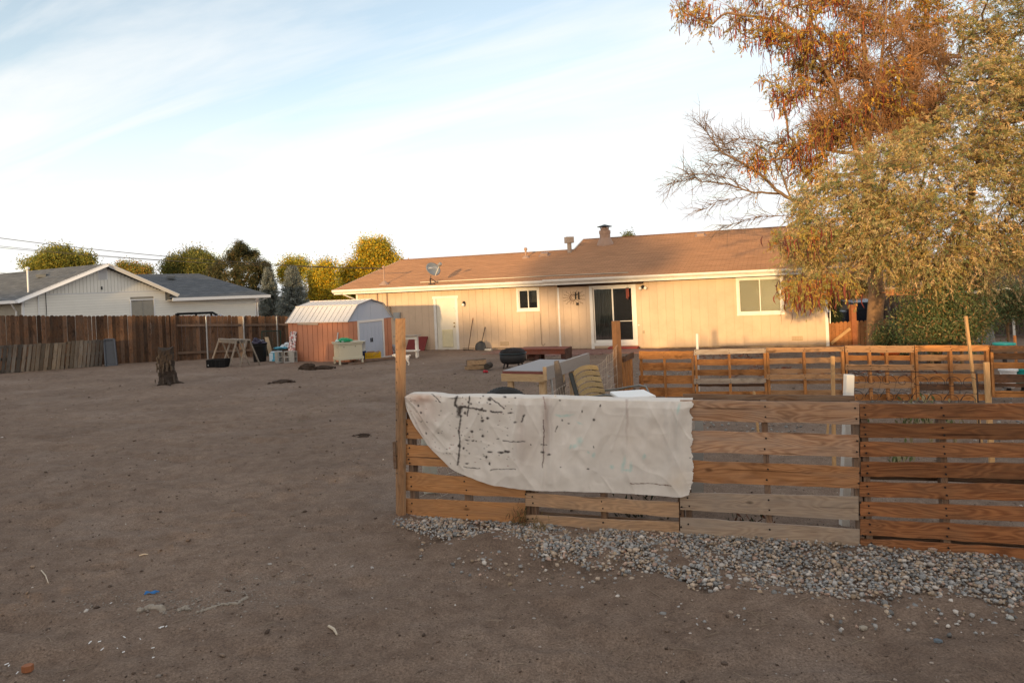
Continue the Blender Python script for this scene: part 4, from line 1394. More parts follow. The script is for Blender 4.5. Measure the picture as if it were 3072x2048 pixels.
o.build('bark_flake', M('bark_pale', (0.085, 0.066, 0.052), 0.95, 0.4, 12, bump=0.8, bscale=25), t)

g0 = gp(648, 1103)
t = thing('plastic_crate', 'low black plastic crate in front of the sawhorses', 'crate', g0)
rz = -0.06
o = MB()
cz_ = g0 + Vector((0, 0.2, 0))
for sx, sy, w_, d_ in ((0, -0.19, 0.62, 0.02), (0, 0.19, 0.62, 0.02), (-0.30, 0, 0.02, 0.36), (0.30, 0, 0.02, 0.36)):
    o.box(cz_ + Vector((sx, sy, 0.13)), (w_, d_, 0.26), rz)
o.box(cz_ + Vector((0, 0, 0.012)), (0.58, 0.36, 0.02), rz)
o.build('shell', BLACKP, t)
o = MB()
o.box(cz_ + Vector((0, -0.205, 0.25)), (0.64, 0.03, 0.03), rz)
for i in range(5):
    o.box(cz_ + Vector((-0.24 + i * 0.12, -0.205, 0.12)), (0.02, 0.014, 0.20), rz)
o.build('rib', M('black_rim', (0.02, 0.02, 0.021), 0.75, spec=0.1), t)
MB().blob(cz_ + Vector((-0.245, -0.212, 0.09)), (0.014, 0.006, 0.014), 0, 0).build('stud', WHITE2, t)

SAW = wood('sawhorse_grey', (0.30, 0.25, 0.20), (0.17, 0.135, 0.105), (0.24, 0.23, 0.22), 0.5, 0.2, 0.4, 0.3)


def sawhorse(e0, e1, topz, label):
    """e0, e1: ground points under the two ends of the beam"""
    c = (e0 + e1) / 2
    t = thing('sawhorse', label, 'sawhorse', c, 'grey wooden sawhorses by the far fence')
    d = (e1 - e0)
    d.z = 0
    d.normalize()
    nrm = Vector((-d.y, d.x, 0))
    up = Vector((0, 0, 1))
    ta, tb = e0 + up * topz, e1 + up * topz
    beam('top_beam', ta - d * 0.10, tb + d * 0.10, 0.09, 0.04, SAW, t, side=nrm)
    beam('apron', ta - d * 0.04 - up * 0.075 - nrm * 0.05, tb + d * 0.04 - up * 0.075 - nrm * 0.05, 0.085, 0.02, SAW, t, side=up)
    beam('apron', ta - d * 0.04 - up * 0.075 + nrm * 0.05, tb + d * 0.04 - up * 0.075 + nrm * 0.05, 0.085, 0.02, SAW, t, side=up)
    for q, dd in ((e0, -1), (e1, 1)):
        for sg in (-1, 1):
            beam('leg', q + nrm * 0.33 * sg + d * 0.06 * dd, q + up * (topz - 0.02) + nrm * 0.04 * sg, 0.075, 0.035, SAW, t, side=d)
    return t


sawhorse(gp(664, 1090), gp(717, 1098), 0.86, 'grey wooden sawhorse beside the black crate')
sawhorse(gp(700, 1092), gp(748, 1098), 0.86, 'grey wooden sawhorse beside the black rubbish bin')

g0 = gp(780, 1084)
t = thing('rubbish_bin', 'round black rubbish bin with a dark bag stuffed in the top', 'bin', g0)
MB().lathe(g0, [(0.20, 0.0), (0.215, 0.02), (0.24, 0.52), (0.255, 0.53), (0.26, 0.60), (0.262, 0.66), (0.235, 0.66), (0.22, 0.3)], 28, cap=False).build('bin_body', M('bin_black', (0.016, 0.017, 0.018), 0.5, 0.15, 4), t, smooth=True)
o = MB()
o.lathe(g0, [(0.262, 0.60), (0.275, 0.62), (0.275, 0.65), (0.262, 0.66)], 28, cap=False)
o.build('rim', BLACKP, t, smooth=True)
o = MB()
o.blob(g0 + Vector((-0.02, 0, 0.66)), (0.235, 0.22, 0.12), 3, 0.22, 14, 8)
o.blob(g0 + Vector((-0.10, 0, 0.72)), (0.12, 0.14, 0.12), 5, 0.25, 12, 7)
tag(o.build('bin_bag', M('bag_purple', (0.035, 0.028, 0.055), 0.3, 0.3, 10), None, g0 + Vector((0, 0, 0.66)), smooth=False), 'dark purple plastic bag bulging from the black bin', 'bag')

# green wire panel, loose board, blue junk, cinder blocks
g0, g1 = gp(787, 1070), gp(843, 1066)
t = thing('mesh_screen', 'green wire mesh panel standing before the far plank fence', 'mesh panel', (g0 + g1) / 2)
o = MB()
H_ = 1.0
d = (g1 - g0)
for q_ in (g0, g1):
    o.tube([q_, q_ + Vector((0, 0.05, H_))], 0.02, 6)
o.tube([g0 + Vector((0, 0.05, H_)), g1 + Vector((0, 0.05, H_))], 0.02, 6)
GRN = M('green_wire', (0.010, 0.035, 0.025), 0.6)
o.build('frame', GRN, t)
o = MB()
for i in range(-10, 14):
    for sgn in (1, -1):
        pts = []
        for k in range(13):
            z_ = k / 12
            u = i / 12 + sgn * z_ * 0.9
            if 0 <= u <= 1:
                pts.append(g0 + d * u + Vector((0, 0.05 * z_, H_ * z_)))
        if len(pts) > 1:
            o.tube(pts, 0.006, 3, cap=False)
tag(o.build('mesh_wires', GRN, t), kind='stuff')
MBN = M('dark_backing', (0.010, 0.014, 0.012), 0.8)
a_, b_ = gp(822, 1081), gp(803, 1081)
a_ = gp(815, 1080)
tag(plank('loose_board', (a_ + Vector((-0.28, 0.35, 0.83)) + Vector((.07, 0, 0)), a_ + Vector((.10, 0, 0)), a_ - Vector((.06, 0, 0)), a_ + Vector((-0.28, 0.35, 0.83)) - Vector((.07, 0, 0))), 0.02, wood('tan_board', (0.34, 0.26, 0.17), (0.26, 0.19, 0.12), weather=0.2), None, seg=3, outward=(0, -1, 0)), 'plain tan board leaning between the bin and the blocks', 'board')
BLUE = M('light_blue_plastic', (0.10, 0.40, 0.56), 0.4, 0.15, 5)
PBL = M('pale_blue_bag', (0.55, 0.68, 0.78), 0.45, 0.15, 8)
g0 = gp(822, 1083)
t = thing('storage_tub', 'light blue plastic tub beside the grey cinder blocks', 'tub', g0)
o = MB()
o.box(g0 + Vector((0.02, 0.22, 0.15)), (0.34, 0.3, 0.30), 0.2)
o.build('tub_side', BLUE, t, bevel=0.02)
o = MB()
o.box(g0 + Vector((0.02, 0.22, 0.31)), (0.38, 0.34, 0.03), 0.2)
o.build('lid', PBL, t, bevel=0.01)
o = MB()
o.box(g0 + Vector((-0.11, 0.06, 0.14)), (0.12, 0.10, 0.28), 0.2)
o.build('end_panel', PBL, t)
tag(MB().box(g0 + Vector((0.12, -0.02, 0.04)), (0.32, 0.16, 0.07), 0.15).build('flat_tray', BLUE, None, g0, bevel=0.015), 'light blue tray lying flat before the blue tub', 'tray')
g2 = gp(852, 1076) + Vector((0, 0.1, 0))
o = MB()
o.blob(g2 + Vector((-0.10, 0.0, 0.40)), (0.30, 0.16, 0.05), 4, 0.25, 14, 6)
tag(o.build('tarpaulin', BLUE, None, g2 + Vector((0, 0, .35))), 'crumpled light blue tarpaulin draped over the tub and blocks', 'tarpaulin')
o = MB()
o.blob(g2 + Vector((0.10, 0.0, 0.50)), (0.11, 0.1, 0.09), 8, 0.3, 12, 7)
o.blob(g2 + Vector((-0.05, 0.03, 0.46)), (0.10, 0.1, 0.06), 9, 0.3, 12, 7)
o.blob(g2 + Vector((0.16, 0.0, 0.43)), (0.10, 0.1, 0.05), 10, 0.3, 12, 7)
tag(o.build('plastic_bag', M('white_bag', (0.70, 0.76, 0.80), 0.35, 0.1, 10), None, g2 + Vector((.1, 0, .42))), 'crumpled white plastic bag on top of the blue tarpaulin', 'bag')
MB_ = MB().tube([g2 + Vector((0.12, -0.12, 0.0)), g2 + Vector((0.12, 0.02, 0.62)), g2 + Vector((0.14, 0.35, 1.05))], 0.012, 6)
tag(MB_.build('metal_rod', BLACKM, None, g2 + Vector((.12, -.12, 0))), 'thin dark rod standing up behind the cinder blocks', 'rod')

CIN = M('cinder_grey', (0.33, 0.325, 0.31), 0.9, 0.15, 10, bump=0.5, bscale=80)
HOLE = M('hole_dark', (0.02, 0.02, 0.02), 0.9)


def cinder(x, y, rz, label, face):
    g0 = gp(x, y)
    t = thing('cinder_block', label, 'cinder block', g0, 'grey cinder blocks by the shed')
    m = Matrix.Rotation(rz, 3, 'Z')
    # a block standing on end: 0.19 x 0.19 x 0.39, hollow through one face
    o = MB()
    w_, h_ = 0.195, 0.39

    def bx(x0, x1, y0, y1, z0, z1):
        o.hexa([g0 + m @ Vector((x, y, z)) for z in (z0, z1) for x, y in ((x0, y0), (x1, y0), (x1, y1), (x0, y1))])
    tck = 0.033
    bx(-w_ / 2, -w_ / 2 + tck, 0, 0.19, 0, h_)
    bx(w_ / 2 - tck, w_ / 2, 0, 0.19, 0, h_)
    for z0 in (0, h_ / 2 - tck / 2, h_ - tck):
        bx(-w_ / 2 + tck, w_ / 2 - tck, 0.001, 0.189, z0, z0 + tck)
    o.build('block_shell', CIN, t)


cinder(842, 1088, 0.9, 'grey cinder block on end beside the light blue tub', True)
cinder(861, 1088, 0.25, 'grey cinder block on end showing its two dark hollow cores', True)
cinder(876, 1087, 0.7, 'grey cinder block on end between the hollow one and the speckled board', True)
cinder(888, 1087, 1.25, 'grey cinder block on end in front of the speckled board', True)

# speckled board against the shed
m_, q_, out_ = newmat('speckled_mosaic')
vec = q_.n('ShaderNodeTexCoord').outputs['Object']
vo = q_.n('ShaderNodeTexVoronoi', {'Vector': vec, 'Scale': 26.0})
rr_ = q_.n('ShaderNodeSeparateColor', {0: vo.outputs['Color']})
c_ = q_.mix(q_.ramp(rr_.outputs[0], [(0.40, 0.0), (0.42, 1.0)]), (0.13, 0.07, 0.07), (0.66, 0.60, 0.60))
c_ = q_.mix(q_.ramp(rr_.outputs[1], [(0.72, 0.0), (0.74, 1.0)]), c_, (0.50, 0.16, 0.15))
bs_ = q_.n('ShaderNodeBsdfPrincipled', {'Base Color': c_, 'Roughness': 0.5})
q_.t.links.new(bs_.outputs[0], out_.inputs[0])
g0, g1 = gp(874, 1084), gp(893, 1083)
lean = SF.k.to_3d() * 0.20
x = SF.a.to_3d() * 0.155
b0_ = sp_(0.28, -0.25, SZ)
o = MB()
q4 = [b0_ - x, b0_ + x, b0_ + x + SF.k.to_3d() * 0.22 + Vector((0, 0, 1.10)), b0_ - x + SF.k.to_3d() * 0.22 + Vector((0, 0, 1.10))]
nn = -SF.k.to_3d()
o.hexa(q4 + [v + nn * 0.02 for v in q4])
tag(o.build('mosaic_board', m_, None, b0_), 'narrow board of pink white and dark speckles leaning on the coral shed', 'board')

# cream box on legs
g0 = gp(985, 1090)
CRM = M('cream_box', (0.50, 0.47, 0.37), 0.5, 0.06, 3, dirt=((0.36, 0.34, 0.26), 0.3, 3))
t = thing('cream_cabinet', 'cream wooden chest on short legs in front of the shed', 'chest', g0)
BF = Frame(gp(1018, 1092).xy, math.atan2(1.0, 2.6) + 0.02)
BZ = g0.z


def bb(name, mat, s0, s1, b0, b1, z0, z1, bev=0.006):
    return MB().fbox(BF, s0, s1, b0, b1, BZ + z0, BZ + z1).build(name, mat, t, bevel=bev)


BW, BD = 0.80, 0.70
BF = Frame(gp(1018, 1093).xy, math.radians(29))
bb('chest_side', CRM, 0.02, BW - 0.02, 0.02, BD, 0.15, 0.66)
bb('lid', CRM, -0.04, BW + 0.03, -0.03, BD + 0.04, 0.665, 0.70)
bb('lid_moulding', CRM, -0.015, BW + 0.005, -0.01, BD + 0.02, 0.62, 0.664)
bb('base_rail', CRM, -0.02, BW + 0.02, -0.01, 0.019, 0.13, 0.21)
bb('base_rail', CRM, -0.02, 0.019, 0.02, BD, 0.13, 0.21)
for s_, b_ in ((0.0, 0.0), (BW - 0.06, 0.0), (0.0, BD - 0.06), (BW - 0.06, BD - 0.06)):
    bb('leg', CRM, s_, s_ + 0.06, b_, b_ + 0.06, -0.02, 0.145)
for s_ in (0.18, 0.55):
    MB().lathe(BF.p(s_, 0.019, BZ + 0.55), [(0.016, 0.0), (0.016, 0.004)], 10, axis=-BF.k.to_3d()).build('hole', HOLE, t)
MB().lathe(BF.p(0.019, 0.25, BZ + 0.53), [(0.016, 0.0), (0.016, 0.004)], 10, axis=-BF.a.to_3d()).build('hole', HOLE, t)
c_ = BF.p(0.20, 0.18, BZ + 0.72)
GBAG = M('green_bag', (0.02, 0.30, 0.14), 0.4, 0.25, 9)
o = MB()
o.blob(c_ + Vector((0.02, 0, 0.05)), (0.19, 0.14, 0.07), 21, 0.25, 14, 7)
o.blob(c_ + Vector((0.15, 0.02, 0.03)), (0.15, 0.12, 0.05), 22, 0.3, 12, 7)
tag(o.build('feed_bag', GBAG, None, c_), 'crumpled green plastic bag lying on the cream chest', 'bag')
o = MB()
o.blob(c_ + Vector((-0.17, -0.02, 0.035)), (0.10, 0.09, 0.035), 23, 0.3, 12, 7)
o.blob(c_ + Vector((0.02, -0.12, 0.02)), (0.05, 0.03, 0.025), 24, 0.2)
tag(o.build('paper_sack', M('blue_white_sack', (0.45, 0.62, 0.62), 0.5, 0.2, 9), None, c_ + Vector((-.2, 0, 0))), 'pale blue and white sack end beside the green bag', 'sack')
tag(MB().tube([sp_(SL - 0.42, -0.12, 0.12), sp_(SL - 0.42, -0.05, 0.45)], 0.022, 8).build('pipe', METAL, None, sp_(SL - 0.42, -0.12, 0.12)), 'short grey metal pipe upright against the coral shed wall', 'pipe')

# bucket, dark tub, yellow crate, bags, boards on the ground
g0 = gp(1085, 1082)
t = thing('bucket', 'white plastic bucket with label standing on a dark blue bucket', 'bucket', g0 + Vector((0, 0.1, 0.33)))
c_ = g0 + Vector((0, 0.12, 0.33))
MB().lathe(c_, [(0.115, 0.0), (0.125, 0.30), (0.135, 0.30), (0.137, 0.34), (0.127, 0.36), (0.12, 0.36), (0.10, 0.03)], 22, cap=False).build('bucket_body', M('bucket_white', (0.52, 0.54, 0.55), 0.4, 0.05, 5), t, smooth=True)
o = MB()
vs = [c_ + Vector((0.128 * math.sin(a_), -0.128 * math.cos(a_), z_)) for z_ in (0.07, 0.22) for a_ in np.linspace(-0.75, 0.1, 6)]
o.add(vs, [(i, i + 1, i + 7, i + 6) for i in range(5)])
o.build('label', M('label_white', (0.8, 0.8, 0.8), 0.5), t)
o = MB()
vs = [c_ + Vector((0.128 * math.sin(a_), -0.128 * math.cos(a_), z_)) for z_ in (0.07, 0.20) for a_ in np.linspace(-1.1, -0.8, 4)]
o.add(vs, [(i, i + 1, i + 5, i + 4) for i in range(3)])
o.build('label_stripe', M('label_dark', (0.03, 0.03, 0.08), 0.5), t)
tag(MB().lathe(g0 + Vector((0, 0.12, 0)), [(0.12, 0), (0.135, 0.3), (0.14, 0.325), (0.0, 0.326)], 20).build('bucket', M('navy_plastic', (0.02, 0.03, 0.09), 0.45), None, g0 + Vector((0, .12, 0)), smooth=False), 'dark navy bucket upside down under the white bucket', 'bucket')
g0 = gp(1036, 1084)
tag(MB().box(g0 + Vector((0.0, 0.15, 0.07)), (0.5, 0.25, 0.16), 0.05).build('storage_bin', M('navy_bin', (0.018, 0.03, 0.12), 0.45), None, g0, bevel=0.02), 'flat navy blue plastic bin pushed under the cream chest', 'bin')
g0 = gp(1118, 1081)
YEL = M('yellow_plastic', (0.62, 0.36, 0.012), 0.45, 0.08, 4)
t = thing('plastic_crate', 'bright yellow slatted crate on the ground before the shed doors', 'crate', g0)
YF = Frame(gp(1096, 1082).xy, math.radians(8))
yz = g0.z
for b_ in (0.0, 0.33):
    o = MB()
    for z0 in (0.0, 0.075, 0.15, 0.215):
        o.fbox(YF, 0.0, 0.52, b_, b_ + 0.018, yz + z0, yz + z0 + (0.05 if z0 < .2 else 0.05))
    for i in range(7):
        o.fbox(YF, i * 0.0835, i * 0.0835 + 0.018, b_ - 0.002, b_ + 0.020, yz, yz + 0.263)
    o.build('side_grid', YEL, t)
for s_ in (0.0, 0.502):
    o = MB()
    for z0 in (0.0, 0.075, 0.15, 0.215):
        o.fbox(YF, s_, s_ + 0.018, 0.021, 0.329, yz + z0, yz + z0 + 0.05)
    o.build('end_grid', YEL, t)
bb_ = MB().fbox(YF, 0.02, 0.5, 0.02, 0.33, yz + 0.005, yz + 0.02)
bb_.build('crate_floor', YEL, t)
o = MB()
o.hexa([YF.p(u, b, yz + z) for u, b, z in ((0.26, 0.0, 0.16), (0.46, -0.02, 0.26), (0.48, 0.25, 0.30), (0.28, 0.27, 0.24), (0.26, 0.0, 0.175), (0.46, -0.02, 0.275), (0.48, 0.25, 0.315), (0.28, 0.27, 0.255))])
o.fbox(YF, 0.06, 0.30, 0.10, 0.30, yz + 0.05, yz + 0.30)
CARD = M('cardboard', (0.30, 0.195, 0.12), 0.85, 0.1, 6)
tag(o.build('cardboard_box', CARD, None, YF.p(0.2, 0.2, yz)), 'torn cardboard box sticking out of the yellow crate', 'box')
g0 = gp(1165, 1069)
o = MB().blob(g0 + Vector((0, 0.05, 0.12)), (0.17, 0.13, 0.13), 31, 0.2, 14, 8)
tag(o.build('bag', M('red_bag', (0.36, 0.02, 0.035), 0.35, 0.3, 12), None, g0), 'red plastic bag on the ground by the shed corner', 'bag')
g0 = gp(1182, 1066)
o = MB().blob(g0 + Vector((0.0, 0.08, 0.20)), (0.11, 0.1, 0.17), 33, 0.22, 12, 9)
o.blob(g0 + Vector((-0.03, 0.08, 0.34)), (0.11, 0.09, 0.06), 34, 0.3)
tag(o.build('bag', M('grey_white_bag', (0.40, 0.40, 0.42), 0.4, 0.35, 12), None, g0), 'white and grey sack standing beside the red bag', 'bag')
BRD = wood('brown_board', (0.24, 0.15, 0.10), (0.12, 0.07, 0.05), weather=0.4)
a_, b_ = gp(1060, 1088), gp(1178, 1077)
tag(beam('timber', a_ + Vector((0, 0, 0.04)), b_ + Vector((0, 0, 0.05)), 0.12, 0.07, BRD, None, side=(0, 1, 0)), 'long brown timber lying on the dirt before the yellow crate', 'timber')
a_, b_ = gp(1046, 1093), gp(1092, 1090)
tag(beam('timber', a_ + Vector((0, 0, 0.02)), b_ + Vector((0, 0, 0.025)), 0.10, 0.04, BRD, None, side=(0, 1, 0)), 'short dark timber end beside the chest leg', 'timber')

# small heaps of dug dark earth
EARTH = M('dark_earth', (0.045, 0.030, 0.022), 0.95, 0.4, 14, bump=1.0, bscale=40)
for i, (x, y, rx, ry, rz_, lab) in enumerate(((922, 1108, 0.26, 0.14, 0.13, 'blocky dark clod of earth before the shed'), (967, 1106, 0.30, 0.13, 0.07, 'low dark dug earth heap beside the blocky clod'),
                                              (845, 1147, 0.24, 0.13, 0.05, 'flat patch of loose dark earth halfway to the shed'), (1086, 1312, 0.10, 0.06, 0.035, 'small dark tuft of earth and roots left of the tall post'))):
    g0 = gp(x, y)
    o = MB().blob(g0 + Vector((0, 0.05, rz_ * 0.25)), (rx, ry, rz_), 40 + i, 0.22, 18, 9)
    for k in range(14):
        q_ = g0 + Vector((random.uniform(-1.4, 1.4) * rx, random.uniform(-1.2, 1.0) * ry, 0.0))
        o.blob(q_, (0.02 + 0.02 * random.random(),) * 3, k, 0.3, 6, 4)
    tag(o.build('earth_heap', EARTH, None, g0), lab, 'earth')


# ================================================================== MID YARD
g0 = gp(1540, 1102)
t = thing('fire_pit', 'round black steel fire pit with domed mesh spark screen', 'fire pit', g0)
R_ = 0.37
MB().lathe(g0, [(0.22, 0.115), (0.31, 0.14), (R_ - 0.015, 0.20), (R_, 0.27), (R_, 0.40), (R_ - 0.02, 0.40), (0.28, 0.20), (0.0, 0.18)], 30, cap=False).build('bowl', M('pit_black', (0.020, 0.020, 0.022), 0.6, 0.3, 6), t, smooth=True)
o = MB()
o.tube([g0 + Vector((math.cos(a_) * (R_ + .01), math.sin(a_) * (R_ + .01), 0.41)) for a_ in np.linspace(0, 2 * math.pi, 33)[:-1]], 0.014, 6, closed=True)
o.build('rim', M('rim_steel', (0.05, 0.07, 0.08), 0.4, metal=0.5), t)
o = MB()
for i in range(4):
    a_ = i * math.pi / 2 + 0.55
    v_ = Vector((math.cos(a_), math.sin(a_), 0))
    o.bar(g0 + v_ * 0.26 + Vector((0, 0, 0.18)), g0 + v_ * 0.33 - Vector((0, 0, 0.02)), 0.05, 0.02)
o.build('leg', BLACKM, t)
o = MB()
for k in range(12):
    th = math.pi * k / 12
    o.tube([g0 + Vector((math.cos(th) * math.cos(f_) * (R_ - .01), math.sin(th) * math.cos(f_) * (R_ - .01), 0.42 + 0.13 * math.sin(f_))) for f_ in np.linspace(0, math.pi, 13)], 0.006, 3, cap=False)
for f_ in np.linspace(0.1, 1.4, 9):
    o.tube([g0 + Vector((math.cos(a_) * math.cos(f_) * (R_ - .01), math.sin(a_) * math.cos(f_) * (R_ - .01), 0.42 + 0.13 * math.sin(f_))) for a_ in np.linspace(0, 6.283, 25)[:-1]], 0.006, 3, closed=True)
tag(o.build('spark_screen', BLACKM, t), kind='stuff')
MB().lathe(g0 + Vector((0, 0, 0.405)), [(0.352, 0.0), (0.30, 0.075), (0.18, 0.125), (0.0, 0.14)], 24, cap=False).build('screen_dome', M('mesh_black', (0.028, 0.026, 0.026), 0.7, 0.3, 30), t, smooth=True)

# split firewood
LOGI = wood('split_wood', (0.36, 0.24, 0.135), (0.22, 0.13, 0.07), weather=0.2, stain=0.3)
LOGB = M('log_bark', (0.05, 0.04, 0.034), 0.95, 0.4, 20, bump=0.8, bscale=40)
g0 = gp(1427, 1108)
for k, (dx, dy, dz, L_, h_, ang, lab) in enumerate(((-0.02, 0.0, 0.0, 0.56, 0.11, 0.06, 'split pale firewood log lying lowest in the small pile'), (0.02, 0.05, 0.12, 0.54, 0.14, 0.14, 'split pale firewood log resting on the lower log'))):
    c_ = g0 + Vector((dx, 0.08 + dy, dz))
    d = Vector((math.cos(ang), math.sin(ang), 0.02))
    n_ = Vector((-d.y, d.x, 0))
    o = thing('firewood_log', lab, 'log', c_, 'split firewood near the fire pit')
    q_ = [c_ - d * L_ / 2 - n_ * 0.08, c_ + d * L_ / 2 - n_ * 0.08]
    plank('split_face', (q_[0] + Vector((0, 0.03, h_)), q_[1] + Vector((0, 0.03, h_ * 0.9)), q_[1], q_[0]), 0.10, LOGI, o, seg=6, wob=0.008, outward=-n_)
    MB().tube([c_ - d * L_ / 2 + n_ * 0.05 + Vector((0, 0, h_ * .5)), c_ + d * L_ / 2 + n_ * 0.05 + Vector((0, 0, h_ * .45))], h_ * 0.52, 9).build('bark', LOGB, o)
g1 = gp(1455, 1108)
o = MB().tube([g1 + Vector((0.05, -0.02, 0.08)), g1 + Vector((0.14, 0.25, 0.09))], 0.085, 9)
tag(o.build('firewood_log', LOGB, None, g1), 'dark round log end beside the pale split firewood', 'log', 'split firewood near the fire pit')
g1 = gp(1457, 1118)
o = MB().blob(g1 + Vector((-0.03, 0, 0.035)), (0.045, 0.04, 0.04), 3, 0.15).blob(g1 + Vector((0.035, 0, 0.03)), (0.035, 0.035, 0.035), 4, 0.15)
tag(o.build('toy', M('toy_red', (0.33, 0.02, 0.03), 0.4), None, g1, smooth=True), 'small red toy on the dirt in front of the firewood', 'toy')

# low reddish wooden platform
RW = wood('red_stained', (0.27, 0.085, 0.05), (0.15, 0.045, 0.03), (0.17, 0.12, 0.11), 0.35, 0.2, 0.4, 0.4)
RWD = wood('red_dark', (0.12, 0.05, 0.035), (0.06, 0.025, 0.02), weather=0.3)
g0, g1 = gp(1553, 1082), gp(1698, 1082)
t = thing('low_bench', 'low reddish brown wooden platform bench behind the fire pit', 'bench', (g0 + g1) / 2)
LF = Frame(g0.xy, math.atan2(g1.y - g0.y, g1.x - g0.x))
L_ = (g1 - g0).length
lz = (g0.z + g1.z) / 2
for i in range(5):
    b_ = i * 0.145
    plank('plank', (LF.p(0, b_ + 0.14, lz + 0.37), LF.p(L_, b_ + 0.14, lz + 0.37), LF.p(L_, b_, lz + 0.37), LF.p(0, b_, lz + 0.37)), 0.03, RW, t, outward=(0, 0, 1))
plank('apron', (LF.p(0.02, 0.02, lz + 0.335), LF.p(L_ - .02, 0.02, lz + 0.335), LF.p(L_ - .02, 0.02, lz + 0.20), LF.p(0.02, 0.02, lz + 0.20)), 0.03, RW, t, outward=-LF.k.to_3d())
for s_ in (0.10, 0.55, L_ - 0.17):
    for b_ in (0.06, 0.6):
        MB().fbox(LF, s_, s_ + 0.13, b_, b_ + 0.10, lz - 0.03, lz + 0.335).build('leg', RWD, t)
MB().fbox(LF, L_ - 0.02, L_ + 0.01, -0.01, 0.74, lz + 0.02, lz + 0.36).build('end_panel', RWD, t)
MB().fbox(LF, 0.3, 0.62, 0.25, 0.5, lz, lz + 0.19).build('block', RWD, t)

# workbench with a long plank fixed along its side
PINE = wood('pale_pine', (0.58, 0.42, 0.25), (0.42, 0.27, 0.14), (0.35, 0.28, 0.22), 0.2, 0.1, 0.3, 0.15)
GREYB = M('bench_top_grey', (0.27, 0.26, 0.27), 0.6, 0.1, 2, dirt=((0.20, 0.18, 0.18), 0.4, 4))
REDS = M('red_stain_edge', (0.16, 0.05, 0.045), 0.7, 0.3, 12)
f0, f1 = at(1508, 1112, 10.35), at(1632, 1111, 10.06)
TF = Frame(f0.xy, math.atan2(f1.y - f0.y, f1.x - f0.x))
TW, TL, TZ = (f1 - f0).length, 1.42, (f0.z + f1.z) / 2
tg = float(gz(f0.x, f0.y))
t = thing('workbench', 'pale pine workbench with grey top beyond the draped cloth', 'workbench', TF.p(TW / 2, 0.5, tg))
MB().fbox(TF, 0.01, TW - 0.01, 0.0, TL, TZ - 0.012, TZ).build('bench_top', GREYB, t)
MB().fbox(TF, 0.0, TW, -0.012, TL, TZ - 0.045, TZ - 0.0125).build('top_edge', REDS, t)
plank('apron', (TF.p(-0.02, -0.02, TZ - 0.047), TF.p(TW, -0.02, TZ - 0.047), TF.p(TW, -0.02, TZ - 0.16), TF.p(-0.02, -0.02, TZ - 0.16)), 0.035, PINE, t, outward=-TF.k.to_3d())
for u in (0.0, TW):
    plank('side_apron', (TF.p(u, 0.02, TZ - 0.047), TF.p(u, TL, TZ - 0.047), TF.p(u, TL, TZ - 0.16), TF.p(u, 0.02, TZ - 0.16)), 0.03, PINE, t, outward=TF.a.to_3d() * (1 if u else -1))
for s_, b_ in ((0.05, 0.04), (TW - 0.11, 0.04), (0.05, TL - 0.1), (TW - 0.11, TL - 0.1), (TW - 0.08, 0.75)):
    beam('leg', TF.p(s_ + 0.04, b_ + 0.04, tg - 0.05), TF.p(s_ + 0.04, b_ + 0.04, TZ - 0.05), 0.085, 0.06, PINE, t, side=TF.a.to_3d())
MB().tube([TF.p(TW + 0.06, 0.2, tg), TF.p(TW + 0.04, 0.16, TZ - 0.12)], 0.018, 6).build('steel_leg', METAL, t)
PG = M('plank_grey_paint', (0.29, 0.265, 0.25), 0.65, 0.12, 3, dirt=((0.22, 0.2, 0.19), 0.35, 3))
o = MB()
o.hexa([TF.p(TW + 0.012, -0.06, TZ - 0.13), TF.p(TW + 0.065, -0.06, TZ - 0.13), TF.p(TW + 0.12, 1.72, TZ - 0.12), TF.p(TW + 0.067, 1.72, TZ - 0.12),
        TF.p(TW + 0.012, -0.06, TZ + 0.065), TF.p(TW + 0.065, -0.06, TZ + 0.065), TF.p(TW + 0.12, 1.72, TZ + 0.075), TF.p(TW + 0.067, 1.72, TZ + 0.075)])
pl = o.build('side_plank', PG, t)
MB().hexa([TF.p(TW + 0.010, -0.068, TZ - 0.132), TF.p(TW + 0.067, -0.068, TZ - 0.132), TF.p(TW + 0.067, -0.061, TZ - 0.132), TF.p(TW + 0.010, -0.061, TZ - 0.132),
           TF.p(TW + 0.010, -0.068, TZ + 0.067), TF.p(TW + 0.067, -0.068, TZ + 0.067), TF.p(TW + 0.067, -0.061, TZ + 0.067), TF.p(TW + 0.010, -0.061, TZ + 0.067)]).build('end_grain', PINE, pl)

# weathered stake, chair, tyre, white bin
s0 = at(1668, 1082, 9.0)
sg = float(gz(s0.x, s0.y))
GST = wood('grey_stake', (0.24, 0.20, 0.175), (0.09, 0.07, 0.06), (0.22, 0.21, 0.20), 0.6, 0.1, 0.4, 0.5)
o = MB()
pts = [Vector((s0.x + 0.06, 9.0, sg - 0.1)), Vector((s0.x + 0.055, 9.0, sg + 0.3)), Vector((s0.x + 0.045, 9.0, sg + 0.55)), Vector((s0.x + 0.02, 9.0, s0.z - 0.1)), Vector((s0.x + 0.005, 9.0, s0.z))]
o.tube(pts, [0.075, 0.068, 0.062, 0.046, 0.032], 9)
o.tube([pts[2], pts[2] + Vector((0.05, -0.03, 0.10)), pts[2] + Vector((0.06, -0.03, 0.16))], [0.035, 0.025, 0.008], 6)
tag(o.build('wooden_stake', M('stake_grey', (0.16, 0.13, 0.11), 0.95, 0.45, 14, bump=0.9, bscale=50), None, pts[0]), 'rough grey split branch stake in front of the workbench', 'stake')

